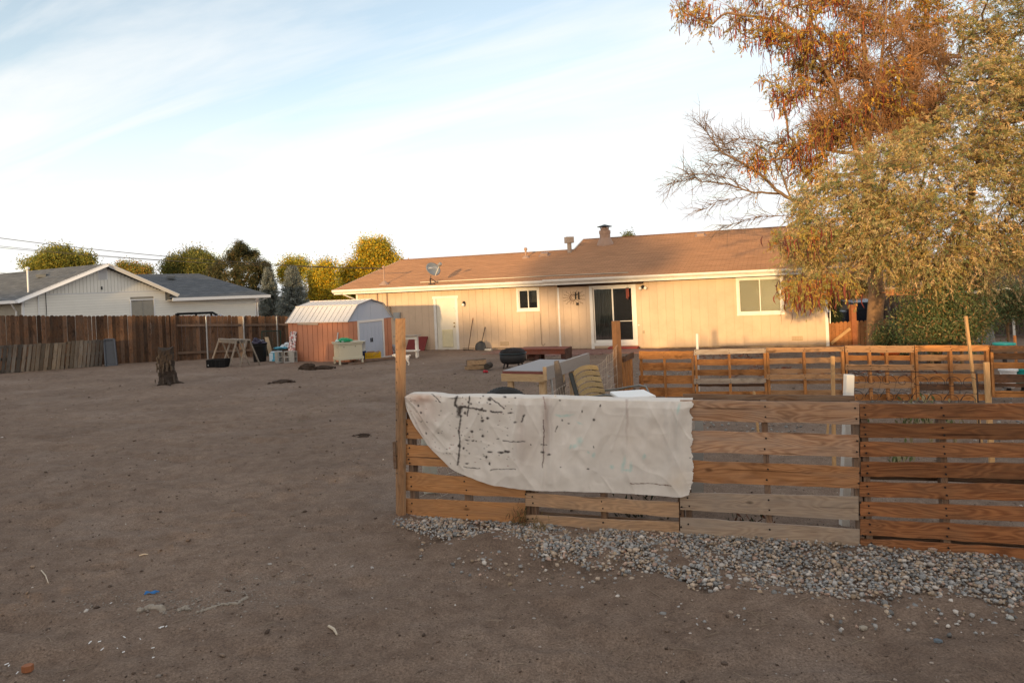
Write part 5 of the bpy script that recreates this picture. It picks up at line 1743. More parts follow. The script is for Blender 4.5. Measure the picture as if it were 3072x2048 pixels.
CY = 8.6
c0 = at(1728, 1110, CY)
cgz = float(gz(c0.x, c0.y))
t = thing('garden_chair', 'curved back garden chair with yellow wooden slats behind the drop cloth', 'chair', (c0.x, CY, cgz))
YW = wood('yellow_slat', (0.40, 0.29, 0.13), (0.27, 0.18, 0.08), (0.28, 0.22, 0.17), 0.35, 0.15, 0.3, 0.3)
tl_, tr_, bl_, br_ = at(1722, 1117, CY - 0.12), at(1793, 1098, CY + 0.22), at(1742, 1187, CY - 0.22), at(1815, 1174, CY + 0.12)
nb_ = (tr_ - tl_).cross(bl_ - tl_).normalized()
if nb_.y > 0:
    nb_ = -nb_
for i in range(6):
    v0, v1 = i / 5.0 * 1.15 - 0.02, (i + 0.80) / 5.0 * 1.15 - 0.02
    o = MB()
    vs, N_ = [], 10
    for k in range(N_ + 1):
        u = k / N_
        bow = 0.055 * (1 - (2 * u - 1) ** 2)
        for v in (v0, v1):
            q_ = tl_.lerp(tr_, u).lerp(bl_.lerp(br_, u), v) + Vector((0, 0, bow)) - nb_ * bow * 0.8
            vs += [q_, q_ - nb_ * 0.018]
    fs = []
    for k in range(N_):
        b_ = k * 4
        for e in ((0, 2, 6, 4), (1, 5, 7, 3), (0, 4, 5, 1), (2, 3, 7, 6)):
            fs.append(tuple(b_ + j for j in e))
    fs += [(0, 1, 3, 2), (N_ * 4, N_ * 4 + 2, N_ * 4 + 3, N_ * 4 + 1)]
    o.add(vs, fs)
    o.build('slat', YW, t)
o = MB()
ch_b = [Vector((tl_.x + 0.22, tl_.y - 0.25, cgz)), Vector((tr_.x + 0.3, tr_.y - 0.05, cgz))]
for a_, b_, dx in ((tl_, bl_, -0.03), (tr_ + Vector((-0.06, 0.05, 0)), br_ + Vector((-0.06, 0.05, 0)), 0.02)):
    e = Vector((dx, 0, 0))
    o.bar(a_ + e - nb_ * 0.02, b_ + e - nb_ * 0.02, 0.05, 0.025)
    low = b_ + (b_ - a_) * 0.25 + e
    o.bar(b_ + e - nb_ * 0.02, low, 0.05, 0.025)
    o.bar(low, Vector((low.x - 0.10, low.y + 0.15, cgz)), 0.04, 0.025)
    fr_ = low + Vector((0.40, -0.28, 0.02))
    o.bar(low, fr_, 0.04, 0.025)
    o.bar(fr_, Vector((fr_.x + 0.05, fr_.y - 0.05, cgz)), 0.04, 0.025)
o.build('frame', M('chair_iron', (0.035, 0.038, 0.036), 0.5), t)
o = MB()
lo_l, lo_r = bl_ + (bl_ - tl_) * 0.25, br_ + (br_ - tr_) * 0.25
for i in range(5):
    f_ = i / 5
    d = Vector((0.40, -0.28, 0.02))
    q_ = [lo_l + d * f_, lo_r + d * f_, lo_r + d * (f_ + 0.15), lo_l + d * (f_ + 0.15)]
    o.hexa(q_ + [v + Vector((0, 0, 0.02)) for v in q_])
o.build('seat', YW, t)
o = MB()
a0 = at(1816, 1171, CY + 0.1)
o.tube([a0, at(1846, 1168, CY), at(1888, 1160, CY - 0.1), at(1918, 1156, CY - 0.2), at(1938, 1160, CY - 0.28), at(1948, 1180, CY - 0.32), at(1950, 1215, CY - 0.32)], 0.013, 7)
o.tube([at(1760, 1192, CY - 0.2), at(1815, 1184, CY - 0.4), at(1850, 1186, CY - 0.5), at(1875, 1205, CY - 0.55)], 0.012, 7)
o.build('arm', M('arm_steel', (0.20, 0.21, 0.21), 0.4, metal=0.6), t)

wb = at(1905, 1189, 6.6)
wg = float(gz(wb.x, 6.6))
t = thing('white_bin', 'white lidded plastic bin standing behind the draped cloth', 'bin', (wb.x, 6.6, wg))
MB().box((wb.x, 6.75, (wg + wb.z) / 2 - 0.02), (0.30, 0.34, wb.z - wg - 0.03), 0.1).build('bin_body', WHITE2, t, bevel=0.02)
MB().box((wb.x, 6.75, wb.z - 0.01), (0.36, 0.40, 0.035), 0.1).build('lid', WHITE2, t, bevel=0.012)

ty = at(1511, 1162, 8.5)
tyg = float(gz(ty.x, 8.5))
RT = (ty.z - tyg) / 2
t = thing('tyre', 'large worn black tyre standing upright behind the cloth', 'tyre', (ty.x, 8.5, tyg))
cc = Vector((ty.x, 8.5, tyg + RT))
TYM = M('rubber', (0.030, 0.031, 0.033), 0.75, 0.25, 14)
o = MB()
ax_ = Vector((0.25, -1, 0.12)).normalized()
prof = [(RT * 0.62, -0.07), (RT * 0.78, -0.105), (RT * 0.94, -0.10), (RT, -0.075), (RT * 1.0, 0.075), (RT * 0.94, 0.10), (RT * 0.78, 0.105), (RT * 0.62, 0.07)]
o.lathe(cc, prof + [prof[0]], 48, axis=ax_, cap=False)
o.build('casing', TYM, t, smooth=False)
o = MB()
q3 = Vector((0, 0, 1)).rotation_difference(ax_).to_matrix()
for i in range(56):
    a_ = 2 * math.pi * i / 56
    c_ = cc + q3 @ Vector((math.cos(a_) * RT * 1.0, math.sin(a_) * RT * 1.0, 0))
    e = q3 @ Vector((math.cos(a_), math.sin(a_), 0))
    o.bar(c_ - ax_ * 0.075, c_ + ax_ * 0.075, 0.02, 0.012, side=q3 @ Vector((-math.sin(a_), math.cos(a_), 0)))
tag(o.build('tread', TYM, t), kind='stuff')

# ================================================================== THE PALLET FENCE IN FRONT
FF = Frame((-0.97, 5.63), math.atan2(4.60 - 5.63, 2.26 + 0.97))
OUT = -FF.k.to_3d()


def fh(x, y, b=0.0):
    return FF.hit(x, y, b)


W1 = wood('pallet_orange', (0.55, 0.275, 0.115), (0.36, 0.165, 0.065), (0.28, 0.17, 0.10), 0.35, 0.08, 0.35, 0.25)
W3o = wood('pallet_brown_orange', (0.46, 0.225, 0.10), (0.27, 0.12, 0.05), (0.26, 0.18, 0.13), 0.35, 0.05, 0.5, 0.4)
W2 = wood('pallet_tan', (0.48, 0.30, 0.175), (0.29, 0.185, 0.115), (0.25, 0.20, 0.16), 0.4, 0.12, 0.4, 0.35)
W3 = wood('pallet_brown', (0.46, 0.275, 0.165), (0.27, 0.142, 0.082), (0.32, 0.245, 0.195), 0.5, 0.14, 0.62, 0.35)
W3b = wood('pallet_greytan', (0.40, 0.305, 0.225), (0.265, 0.19, 0.14), (0.30, 0.25, 0.21), 0.5, 0.08, 0.45, 0.3)
W4 = wood('pallet_redbrown', (0.32, 0.135, 0.055), (0.150, 0.055, 0.023), (0.16, 0.088, 0.05), 0.5, 0.22, 0.5, 0.5)
W5 = wood('stringer_brown', (0.19, 0.115, 0.07), (0.10, 0.055, 0.035), weather=0.4)
NAIL = M('nail_dark', (0.015, 0.012, 0.012), 0.7)
c5 = lambda x, y: (1140 + x / 2.24, 940 + y / 2.24)
c6 = lambda x, y: (2040 + x / 2.24, 1100 + y / 2.24)


def pallet(label, mats, x0, x1, slats, studs, conv, cat='pallet', group='pallets of the near fence', fr=None, face_off=0.0, back=True, gap=0.004, backs=(), near=None):
    """slats: (top-left y, bottom-left y, top-right y, bottom-right y) in crop pixels at the crop x of both ends"""
    fr = fr or FF
    out = -fr.k.to_3d()
    b0 = fr.hit(*conv((x0 + x1) / 2, slats[-1][1]))
    zb_ = min(fr.hit(*conv(x, y))[1] for x, y in ((x0, slats[-1][1]), (x1, slats[-1][3])))
    cpt = fr.p(b0[0], 0.05, zb_)
    t = thing('pallet', label, cat, cpt, group)

    def pt(x, y, b=0.0):
        s_, z_ = fr.hit(*conv(x, y), max(b, 0.0) if b > 0.05 else 0.0)
        return fr.p(s_, b, z_)
    sL, sR = fr.hit(*conv(x0, slats[0][0]))[0], fr.hit(*conv(x1, slats[0][2]))[0]
    for i, sl in enumerate(slats):
        m = mats[i] if isinstance(mats, (list, tuple)) else mats
        if len(sl) == 6:
            xa, xb = sl[4], sl[5]
        else:
            xa, xb = x0, x1
        f_ = lambda a_, b_, x: a_ + (b_ - a_) * (x - x0) / (x1 - x0)
        pb = random.uniform(-.003, .003) + (0.109 if near is not None and i not in near else 0.0)
        c4 = [pt(xa, f_(sl[0], sl[2], xa), pb), pt(xb, f_(sl[0], sl[2], xb), pb), pt(xb, f_(sl[1], sl[3], xb), pb), pt(xa, f_(sl[1], sl[3], xa), pb)]
        # true up the ends so that every board ends at the same place
        pk = plank('slat', c4, 0.017, m, t, seg=10, wob=0.004, rag=0.006, outward=out)
    ztopL, ztopR = fr.hit(*conv(x0, slats[0][0]))[1], fr.hit(*conv(x1, slats[0][2]))[1]
    zbL, zbR = fr.hit(*conv(x0, slats[-1][1]))[1], fr.hit(*conv(x1, slats[-1][3]))[1]
    nails = MB()
    for k, f_ in enumerate(studs):
        u = sL + (sR - sL) * f_
        u = min(max(u, sL + 0.022), sR - 0.022)
        zt_, zb2 = ztopL + (ztopR - ztopL) * f_ - 0.006, zbL + (zbR - zbL) * f_ + 0.01
        q0, q1 = fr.p(u, 0.0215, zb2), fr.p(u, 0.0215, zt_)
        plank('stringer', (q0 + fr.a.to_3d() * 0.02, q1 + fr.a.to_3d() * 0.02, q1 - fr.a.to_3d() * 0.02, q0 - fr.a.to_3d() * 0.02), 0.088, W5 if near is None else O1, t, seg=4, wob=0.001, rag=0.0, outward=out)
        for isl, sl in enumerate(slats):
            if near is not None and isl not in near:
                continue
            if len(sl) == 6 and not (sl[4] - 20 < x0 + (x1 - x0) * f_ < sl[5] + 20):
                continue
            for g_ in (0.25, 0.75):
                yy0 = sl[0] + (sl[2] - sl[0]) * f_
                yy1 = sl[1] + (sl[3] - sl[1]) * f_
                s2, z2 = fr.hit(*conv(x0 + (x1 - x0) * f_, yy0 + (yy1 - yy0) * g_))
                nails.lathe(fr.p(u + random.uniform(-.008, .008), -0.003, z2), [(0.0065, -0.004), (0.0065, 0.0035)], 6, axis=out)
    if nails.v:
        tag(nails.build('nail_heads', NAIL, t), kind='stuff')
    if back:
        nb2 = backs or [0.06, 0.5, 0.94]
        for f_ in nb2:
            h0, h1 = ztopL + (zbL - ztopL) * f_, ztopR + (zbR - ztopR) * f_
            q0, q1 = fr.p(sL + .01, 0.112, h0), fr.p(sR - .01, 0.112, h1)
            plank('back_slat', (q0 + Vector((0, 0, .045)), q1 + Vector((0, 0, .045)), q1 - Vector((0, 0, .045)), q0 - Vector((0, 0, .045))), 0.016, W5, t, seg=6, outward=out)
    return t, (sL, sR)


pallet('orange brown pallet at the open end of the fence beside the tall post', [W1] * 6, 163, 974,
       [(565, 660, 590, 672), (712, 838, 740, 860), (880, 960, 925, 1000), (965, 1015, 1020, 1062), (1065, 1188, 1130, 1240), (1243, 1352, 1275, 1412)], (0.0, 0.49, 1.0), c5, back=True, backs=(0.03, 0.55))
pallet('tan pallet mostly hidden under the drop cloth with a split lower board', [W2] * 6, 977, 2010,
       [(576, 640, 600, 680), (700, 790, 738, 835), (870, 960, 905, 1005), (1035, 1125, 1085, 1190), (1205, 1290, 1272, 1370), (1355, 1428, 1405, 1512)], (0.0, 0.49, 1.0), c5, backs=(0.05, 0.96))
pallet('grey brown pallet with wide swirled grain boards beside the drop cloth', [W3, W3, W3o, W3b, W3b], 3, 1204,
       [(222, 358, 240, 385), (427, 572, 460, 607), (628, 772, 675, 817), (848, 958, 870, 1030), (1013, 1168, 1096, 1236)], (0.0, 0.485, 1.0), c6, backs=(0.02,))
pallet('dark reddish pallet of eight boards at the right end of the near fence', [W4] * 8, 1212, 2412,
       [(248, 345, 250, 357), (382, 474, 386, 492), (505, 600, 516, 613), (640, 735, 651, 757), (775, 873, 792, 902), (906, 1000, 945, 1045), (1026, 1130, 1085, 1200), (1155, 1246, 1226, 1325)], (0.0, 0.475, 1.0), c6, backs=(0.06, 0.49, 0.90))

# tall squared post with nail holes at the open end
FG = wood('post_pine', (0.38, 0.215, 0.11), (0.22, 0.115, 0.06), (0.19, 0.145, 0.10), 0.55, 0.05, 0.3, 0.8)
pb_, ptz = gp(1201, 1548), at(1203, 954, 5.64)
t = thing('fence_post', 'tall squared weathered post with nail holes at the fence end', 'post', pb_)
o = MB()
m = Matrix.Rotation(0.50, 3, 'Z')
hw = 0.032
vs, fs = [], []
NS = 14
for i in range(NS + 1):
    z_ = pb_.z - 0.12 + (ptz.z - pb_.z + 0.12) * i / NS
    sh = (ptz.x - pb_.x) * i / NS
    for a_, b_ in ((-1, -1), (1, -1), (1, 1), (-1, 1)):
        vs.append(Vector((pb_.x + sh, pb_.y, z_)) + m @ Vector((a_ * hw + random.uniform(-.0015, .0015), b_ * hw, 0)))
for i in range(NS):
    fs += [(i * 4 + j, i * 4 + (j + 1) % 4, i * 4 + 4 + (j + 1) % 4, i * 4 + 4 + j) for j in range(4)]
fs += [(3, 2, 1, 0), tuple(NS * 4 + j for j in range(4))]
# lay the mesh out with the grain along local X
ob = MB()
c_ = Vector((pb_.x, pb_.y, pb_.z))
R90 = Matrix(((0, 0, 1), (0, 1, 0), (-1, 0, 0)))          # world -> local: x' = z
me = bpy.data.meshes.new('shaft')
me.from_pydata([tuple(R90 @ (v - c_)) for v in vs], [], fs)
me.materials.append(FG)
so = bpy.data.objects.new('shaft', me)
COL.objects.link(so)
so.parent = t
so.matrix_local = R90.transposed().to_4x4()
o = MB()
lf = m @ Vector((-1, 0, 0))
for z_ in (1.50, 1.44, 1.37, 1.27, 1.21, 1.10, 1.02, 0.93, 0.88, 0.79, 0.62, 0.5, 0.36):
    c_ = Vector((pb_.x + (ptz.x - pb_.x) * (z_ / 1.62), pb_.y, pb_.z + z_)) + lf * (hw - 0.003) + m @ Vector((0, random.uniform(-.014, .014), 0))
    o.lathe(c_, [(0.0075, 0.0), (0.006, 0.0045)], 6, axis=lf)
tag(o.build('nail_holes', NAIL, t), kind='stuff')
plank('splint', tuple(Vector((pb_.x - 0.020, pb_.y - 0.034, pb_.z)) + Vector((dx, 0, dz)) for dx, dz in ((-0.012, 0.62), (0.012, 0.62), (0.012, 0.40), (-0.012, 0.40))), 0.02, W5, t, seg=2, outward=(0, -1, 0))

# ---- the drop cloth
cl_out = np.array([(172, 538, 560), (178, 533, 600), (186, 530, 640), (210, 529, 700), (240, 530, 760), (290, 530, 835), (330, 530, 885), (380, 533, 940), (420, 540, 982), (470, 543, 1030), (520, 543, 1065), (580, 543, 1092), (640, 540, 1114), (720, 543, 1140), (780, 545, 1154), (840, 545, 1163), (900, 545, 1170), (980, 548, 1182),
                   (1150, 550, 1188), (1170, 552, 1188), (1300, 556, 1192), (1480, 562, 1200), (1600, 564, 1206), (1780, 566, 1216), (1900, 568, 1224), (1960, 569, 1227), (2040, 570, 1222), (2100, 571, 1214)], float)
NX, NV, NB_ = 440, 200, 26
sL_ = fh(*c5(172, 800), -0.012)[0]
sR_ = fh(*c5(2098, 800), -0.012)[0]
su = np.linspace(0, 1, NX)
xs = 172 + (2098 - 172) * su
ytop = np.interp(xs, cl_out[:, 0], cl_out[:, 1])
ybot = np.interp(xs, cl_out[:, 0], cl_out[:, 2])
Vc = np.zeros((NV + NB_, NX, 3))
OFF = -0.020
for i in range(NX):
    X5 = xs[i]
    sT, zT = fh(*c5(X5, ytop[i]), OFF)
    sB, zB = fh(*c5(X5, ybot[i]), OFF)
    zT -= 0.020
    for j in range(NB_):
        f_ = j / (NB_ - 1)
        # over the top and down behind
        if f_ < 0.45:
            b_, z_ = 0.15, zT - 0.02 - 0.22 * (1 - f_ / 0.45)
        else:
            q_ = (f_ - 0.45) / 0.55
            b_, z_ = 0.15 - (0.15 - OFF) * q_, zT - 0.02 * abs(2 * q_ - 1) ** 4 + 0.004
        Vc[j, i] = FF.p(sT, b_, z_)
    for j in range(NV):
        f_ = (j + 1) / NV
        Vc[NB_ + j, i] = FF.p(sT + (sB - sT) * f_, OFF, zT + (zB - zT) * f_ ** 1.0 - 0.016 * min(1, f_ * 8) * 0)
sx = xs[None, :]
zrel = np.zeros((NV + NB_, 1))
zrel[NB_:, 0] = np.linspace(0, 1, NV)
S5, T5 = np.broadcast_arrays(sx, zrel)
gauss = lambda x, c, w: np.exp(-((x - c) / w) ** 2)
d = 0.022 * vnoise(S5 * 1.0, T5 * 260, 170, 3) + 0.020 * vnoise(S5 + T5 * 240, T5 * 300, 95, 5) + 0.009 * vnoise(S5 - T5 * 160, T5 * 420, 48, 15) + 0.0012 * vnoise(S5, T5 * 700, 30, 6)
for c_, w_, a_, dr_ in ((930, 22, 0.018, -60), (1010, 26, 0.012, -90), (1140, 18, 0.020, 20), (1108, 10, 0.010, -12), (560, 24, 0.010, -30), (700, 30, 0.009, 50), (420, 26, 0.011, 60), (1240, 20, 0.007, -30), (1660, 18, 0.009, 0), (1930, 26, 0.018, 45), (1990, 20, 0.014, 30), (1820, 24, 0.009, -70), (290, 22, 0.010, 60)):
    d = d + 1.5 * a_ * gauss(S5, c_ + dr_ * T5, w_ * (0.8 + 0.6 * T5)) * (0.35 + 0.65 * np.sin(np.clip(T5 * 2.6 + 0.4, 0, 3.1)))
rdg = lambda a_, b_, sc, sd: np.clip(1 - np.abs(vnoise(a_, b_, sc, sd)) * 4.2, 0, 1)
d = d + 0.007 * rdg(S5 + T5 * 260, T5 * 110, 165, 71) ** 3 + 0.006 * rdg(S5 - T5 * 330, T5 * 130, 140, 72) ** 3 + 0.0022 * rdg(S5 * 0.5 + T5 * 90, T5 * 420, 80, 73) ** 2
d = d + 0.02 * np.clip(T5 - 0.75, 0, 1) * gauss(S5, 2030, 60) * 4
front = np.zeros((NV + NB_, 1))
front[NB_:, 0] = np.minimum(1, np.linspace(0, 1, NV) * 14)
d = np.clip(d + 0.006, 0.0, 0.07) * front
Vc += np.array(OUT)[None, None] * d[..., None]
# ragged right edge and little sags along the top
edge = np.clip((S5 - 2040) / 58, 0, 1)
rag = (vnoise(T5 * 1000, T5 * 0, 11, 4) * 0.018 + 0.010 * vnoise(T5 * 1000, T5 * 0, 47, 14) + 0.025 * vnoise(T5 * 1000, T5 * 0, 90, 5) - 0.020 * gauss(T5, 0.10, 0.05) - 0.022 * np.clip(T5 - 0.86, 0, 1) / 0.14)
Vc += np.array(FF.a.to_3d())[None, None] * (edge * rag * (T5 > 0))[..., None]
Vc[:, :, 2] += (0.006 * vnoise(S5, T5 * 0, 60, 7) * np.exp(-T5 * 6))
# paint marks, in the cloth's own photo-pixel layout
PX, PY = px(Vc)
UX, UY = (PX - 1140) * 2.24, (PY - 940) * 2.24
UX0, UY0 = UX, UY
UX, UY = UX0 + 14 * vnoise(UX0, UY0, 60, 61) + 5 * vnoise(UX0, UY0, 14, 62), UY0 + 12 * vnoise(UX0, UY0, 55, 63) + 4 * vnoise(UX0, UY0, 12, 64)
isback = np.broadcast_to((np.arange(NV + NB_) < NB_ - 4)[:, None], UX.shape)
col = np.ones(UX.shape + (3,)) * np.array([0.72, 0.675, 0.63])
col *= (1 + 0.10 * vnoise(UX, UY, 260, 11) + 0.07 * vnoise(UX, UY, 70, 12) + 0.05 * vnoise(UX, UY, 18, 13))[..., None]


def paint(mask, c):
    global col
    mask = np.clip(mask, 0, 1) * (~isback)
    col = col * (1 - mask[..., None]) + np.array(c) * mask[..., None]


def ell(x, y, rx, ry, soft=0.25, ang=0.0, nz=0.45):
    soft = soft + 0.18
    dx, dy = UX - x, UY - y
    ca, sa_ = math.cos(ang), math.sin(ang)
    ex, ey = (dx * ca + dy * sa_) / rx, (-dx * sa_ + dy * ca) / ry
    r = np.sqrt(ex * ex + ey * ey) + nz * vnoise(UX, UY, max(4, min(rx, ry) * 0.9), 21)
    return (1.0 + soft - r) / (2 * soft)


def stroke(pts, w, nz=0.9, soft=0.6):
    m = np.zeros(UX.shape)
    for (x0, y0), (x1, y1) in zip(pts, pts[1:]):
        L2 = (x1 - x0) ** 2 + (y1 - y0) ** 2
        t_ = np.clip(((UX - x0) * (x1 - x0) + (UY - y0) * (y1 - y0)) / L2, 0, 1)
        r = np.hypot(UX - x0 - t_ * (x1 - x0), UY - y0 - t_ * (y1 - y0)) / w + nz * vnoise(UX, UY, 9, 22)
        m = np.maximum(m, (1 + soft - r) / (2 * soft))
    return m


BLK, BRN, RST, TEAL, GRY = (0.075, 0.062, 0.058), (0.16, 0.085, 0.06), (0.45, 0.25, 0.18), (0.25, 0.58, 0.56), (0.42, 0.38, 0.36)
# broad soft soiling, and darker streaks along the folds
paint(0.55 * ell(270, 570, 90, 28, 0.5), RST)
paint(0.35 * ell(280, 720, 60, 120, 0.6), (0.50, 0.36, 0.30))
paint(0.35 * ell(330, 640, 90, 60, 0.6), (0.55, 0.42, 0.36))
paint(0.45 * ell(1120, 720, 28, 190, 0.5), (0.40, 0.30, 0.27))
paint(0.35 * ell(950, 800, 26, 200, 0.6), (0.45, 0.36, 0.33))
paint(0.35 * ell(1010, 900, 60, 110, 0.7), (0.52, 0.43, 0.38))
paint(0.45 * ell(1660, 660, 8, 170, 0.5), (0.34, 0.24, 0.22))
paint(0.22 * ell(1700, 820, 160, 120, 0.8), (0.60, 0.52, 0.45))
paint(0.40 * ell(2000, 1120, 60, 60, 0.6), (0.62, 0.50, 0.37))
paint(0.30 * ell(1980, 800, 26, 220, 0.7), (0.52, 0.50, 0.48))
# black strokes
for pts, w_ in (([(512, 552), (505, 610), (530, 632), (590, 632)], 8), ([(590, 632), (625, 636), (710, 654)], 6), ([(600, 560), (590, 690)], 4), ([(740, 655), (815, 660)], 5), ([(545, 690), (528, 800), (532, 870), (526, 1010)], 5.5),
                ([(540, 640), (535, 680)], 15), ([(735, 565), (790, 600), (830, 640)], 4), ([(965, 680), (950, 725)], 6), ([(1192, 755), (1178, 790)], 3), ([(350, 535), (405, 600)], 3), ([(580, 1030), (670, 1040)], 3), ([(745, 1052), (910, 1045)], 2.5), ([(830, 858), (975, 858)], 3.2), ([(1080, 880), (1125, 882)], 3)):
    paint(0.95 * stroke(pts, w_), BLK)
paint(0.9 * stroke([(1098, 720), (1096, 1040)], 3.0), (0.09, 0.05, 0.05))
paint(0.8 * stroke([(1682, 1140), (1790, 1138), (1880, 1150), (1960, 1160)], 3.0), BRN)
paint(0.7 * stroke([(1100, 560), (1110, 640)], 5), (0.3, 0.2, 0.18))
for x, y, rx, ry in ((732, 578, 12, 10), (838, 564, 11, 8), (905, 566, 8, 4), (592, 598, 7, 7), (612, 606, 5, 5), (686, 640, 6, 8), (735, 605, 7, 5), (872, 670, 16, 6), (683, 700, 6, 7), (684, 722, 9, 9), (720, 706, 8, 10), (903, 726, 11, 6),
                     (616, 796, 8, 8), (691, 823, 10, 9), (796, 840, 10, 4), (585, 852, 14, 5), (625, 853, 10, 5), (645, 856, 5, 4), (857, 774, 5, 4), (665, 773, 4, 4), (528, 890, 9, 14), (556, 909, 7, 8), (740, 931, 20, 6), (714, 966, 8, 10), (815, 930, 20, 7), (843, 922, 9, 10), (860, 925, 12, 10),
                     (738, 1012, 7, 9), (735, 886, 5, 4), (590, 1001, 12, 5), (1092, 929, 14, 6), (1133, 945, 13, 6), (1018, 884, 4, 5), (1228, 720, 6, 7), (1269, 741, 6, 4), (1210, 586, 8, 5), (1357, 661, 4, 9), (1477, 622, 4, 10), (1442, 714, 7, 8), (1432, 893, 3, 9), (1402, 1045, 9, 5),
                     (272, 672, 6, 9), (258, 620, 7, 9), (392, 804, 6, 6), (319, 734, 4, 4), (308, 805, 5, 7), (551, 570, 3, 3), (668, 597, 4, 4), (693, 556, 6, 4), (575, 670, 8, 10), (600, 830, 4, 4), (880, 640, 4, 4), (700, 905, 4, 3), (600, 936, 5, 4), (448, 912, 6, 3), (2080, 970, 4, 4), (1210, 1035, 5, 4)):
    paint(ell(x, y, rx, ry, 0.22), BLK)
# spatter
rs = np.random.default_rng(5)
for k in range(110):
    x, y = rs.uniform(200, 900), rs.uniform(560, 1030)
    c_ = BLK if rs.random() < 0.7 else (0.30, 0.10, 0.09)
    r_ = rs.uniform(1.5, 3.4)
    paint(0.85 * ell(x, y, r_ * rs.uniform(1, 2.2), r_, 0.4), c_)
for x, y, rx, ry, a_ in ((1200, 688, 22, 7, 0.3), (1250, 686, 34, 8, -0.1), (1340, 735, 20, 5, 0.4), (1345, 860, 16, 22, 0.2), (1310, 890, 14, 12, 0), (1280, 892, 8, 14, 0.5), (1440, 950, 10, 14, 0), (1640, 1010, 12, 40, 0.2), (1686, 1030, 8, 24, 0.1), (1664, 1048, 26, 6, 0.1), (1772, 960, 9, 14, 0.3), (1562, 1028, 12, 12, 0), (2010, 640, 10, 34, 0.3), (1400, 930, 10, 5, 0.5)):
    paint(0.42 * ell(x, y, rx, ry, 0.5, a_), TEAL)
nr, nc = NV + NB_, NX
ii = (np.arange(nr - 1)[:, None] * nc + np.arange(nc - 1)[None]).reshape(-1)
Fq = np.stack([ii, ii + nc, ii + nc + 1, ii + 1], -1)
CLM = attr_mat('canvas', 0.9, trans=0.12, bump=0.12, bscale=260)
cl = mesh_np('drop_cloth', Vc.reshape(-1, 3), Fq, CLM, None, FF.p((sL_ + sR_) / 2, 0, 0.9), tint=np.clip(col, 0.01, 1).reshape(-1, 3), smooth=True)
tag(cl, 'paint splattered white canvas drop cloth draped over the near pallet fence', 'drop cloth')
o = MB()
q0 = Vector(Vc[NB_ - 6, int(NX * (1168 - 172) / 1926)]) + OUT * 0.02
o.hexa([q0 + FF.a.to_3d() * dx + OUT * dd + Vector((0, 0, dz)) for dz in (-0.10, 0.012) for dx, dd in ((-0.006, 0.0), (0.010, 0.0), (0.010, 0.004), (-0.006, 0.004))])
o.build('strap', attr_mat('strap', 0.9) if False else M('strap_cloth', (0.66, 0.62, 0.58), 0.9), cl)


# ================================================================== THE PEN BEHIND THE NEAR FENCE
BF2 = Frame((1.95, 11.85), math.radians(-15.0))
c3 = lambda x, y: (1600 + x / 2.613, 640 + y / 2.613)
c7 = lambda x, y: (2040 + x / 3.92, 1020 + y / 3.92)
c4 = lambda x, y: (2300 + x / 3.047, 780 + y / 3.047)
O1 = wood('pallet_bright_orange', (0.56, 0.255, 0.085), (0.36, 0.145, 0.045), (0.20, 0.10, 0.05), 0.5, 0.15, 0.4, 0.9)
O2 = wood('pallet_faded', (0.50, 0.285, 0.145), (0.34, 0.175, 0.08), (0.25, 0.16, 0.10), 0.5, 0.15, 0.4, 0.9)
O3 = wood('pallet_pale_grey', (0.50, 0.42, 0.34), (0.34, 0.27, 0.21), (0.24, 0.15, 0.10), 0.6, 0.1, 0.3, 0.9)
O4 = wood('pallet_dark_burnt', (0.20, 0.10, 0.055), (0.075, 0.04, 0.025), (0.07, 0.055, 0.045), 0.6, 0.2, 0.4, 0.7)
GB = 'pallets of the back fence of the pen'
pallet('bright orange pallet at the corner by the dark post of the back fence', [O1] * 5, 830, 1255, [(1080, 1142, 1078, 1140), (1170, 1232, 1170, 1232), (1270, 1335, 1270, 1335), (1365, 1435, 1365, 1435), (1455, 1515, 1455, 1520)], (0.0, 0.46, 1.0), c3, group=GB, fr=BF2, near=(0,), back=False)
pallet('orange pallet with one pale grey board crossing before the white pipe', [O3, O1, O1, O3, O4, O1], 165, 1012, [(113, 175, 92, 150), (228, 295, 222, 292), (350, 415, 345, 412), (455, 515, 450, 500), (518, 545, 512, 545), (605, 690, 598, 685)], (0.0, 0.49, 1.0), c7, group=GB, fr=BF2, near=(0, 3), back=False)
pallet('faded pallet with a blackened top board and wide open gaps', [O2, O2, O2, O2, O2, O2], 1014, 1932, [(92, 148, 78, 132), (218, 284, 200, 262), (340, 395, 332, 385), (404, 466, 395, 452), (478, 515, 468, 510), (592, 650, 585, 645)], (0.0, 0.49, 1.0), c7, group=GB, fr=BF2, near=(0, 3), back=False)
pallet('orange pallet with diagonal saw marks behind the iron trellis', [O2, O1, O2, O1, O2, O1], 718, 1350, [(782, 845, 782, 845), (870, 917, 872, 918), (953, 1004, 956, 1008), (1058, 1112, 1060, 1114), (1120, 1168, 1122, 1170), (1222, 1280, 1224, 1284)], (0.0, 0.36, 0.61, 1.0), c4, group=GB, fr=BF2, near=(0, 2, 4), back=False)
pallet('orange pallet behind the tall leaning stake', [O1, O2, O2, O1, O4, O1], 1354, 2036, [(780, 836, 778, 832), (866, 920, 864, 918), (948, 1004, 946, 1002), (1040, 1112, 1038, 1108), (1132, 1190, 1130, 1188), (1226, 1280, 1224, 1284)], (0.0, 0.49, 1.0), c4, group=GB, fr=BF2, near=(0,), back=False)
pallet('dark burnt looking pallet at the right end of the back fence', [O4, O4, O1, O4, O4, O1], 2046, 2700, [(782, 842, 780, 838), (848, 906, 850, 906), (934, 990, 938, 994), (1044, 1120, 1044, 1120), (1126, 1160, 1124, 1162), (1196, 1252, 1200, 1258)], (0.0, 0.55, 1.0), c4, group=GB, fr=BF2, near=(0,), back=False)
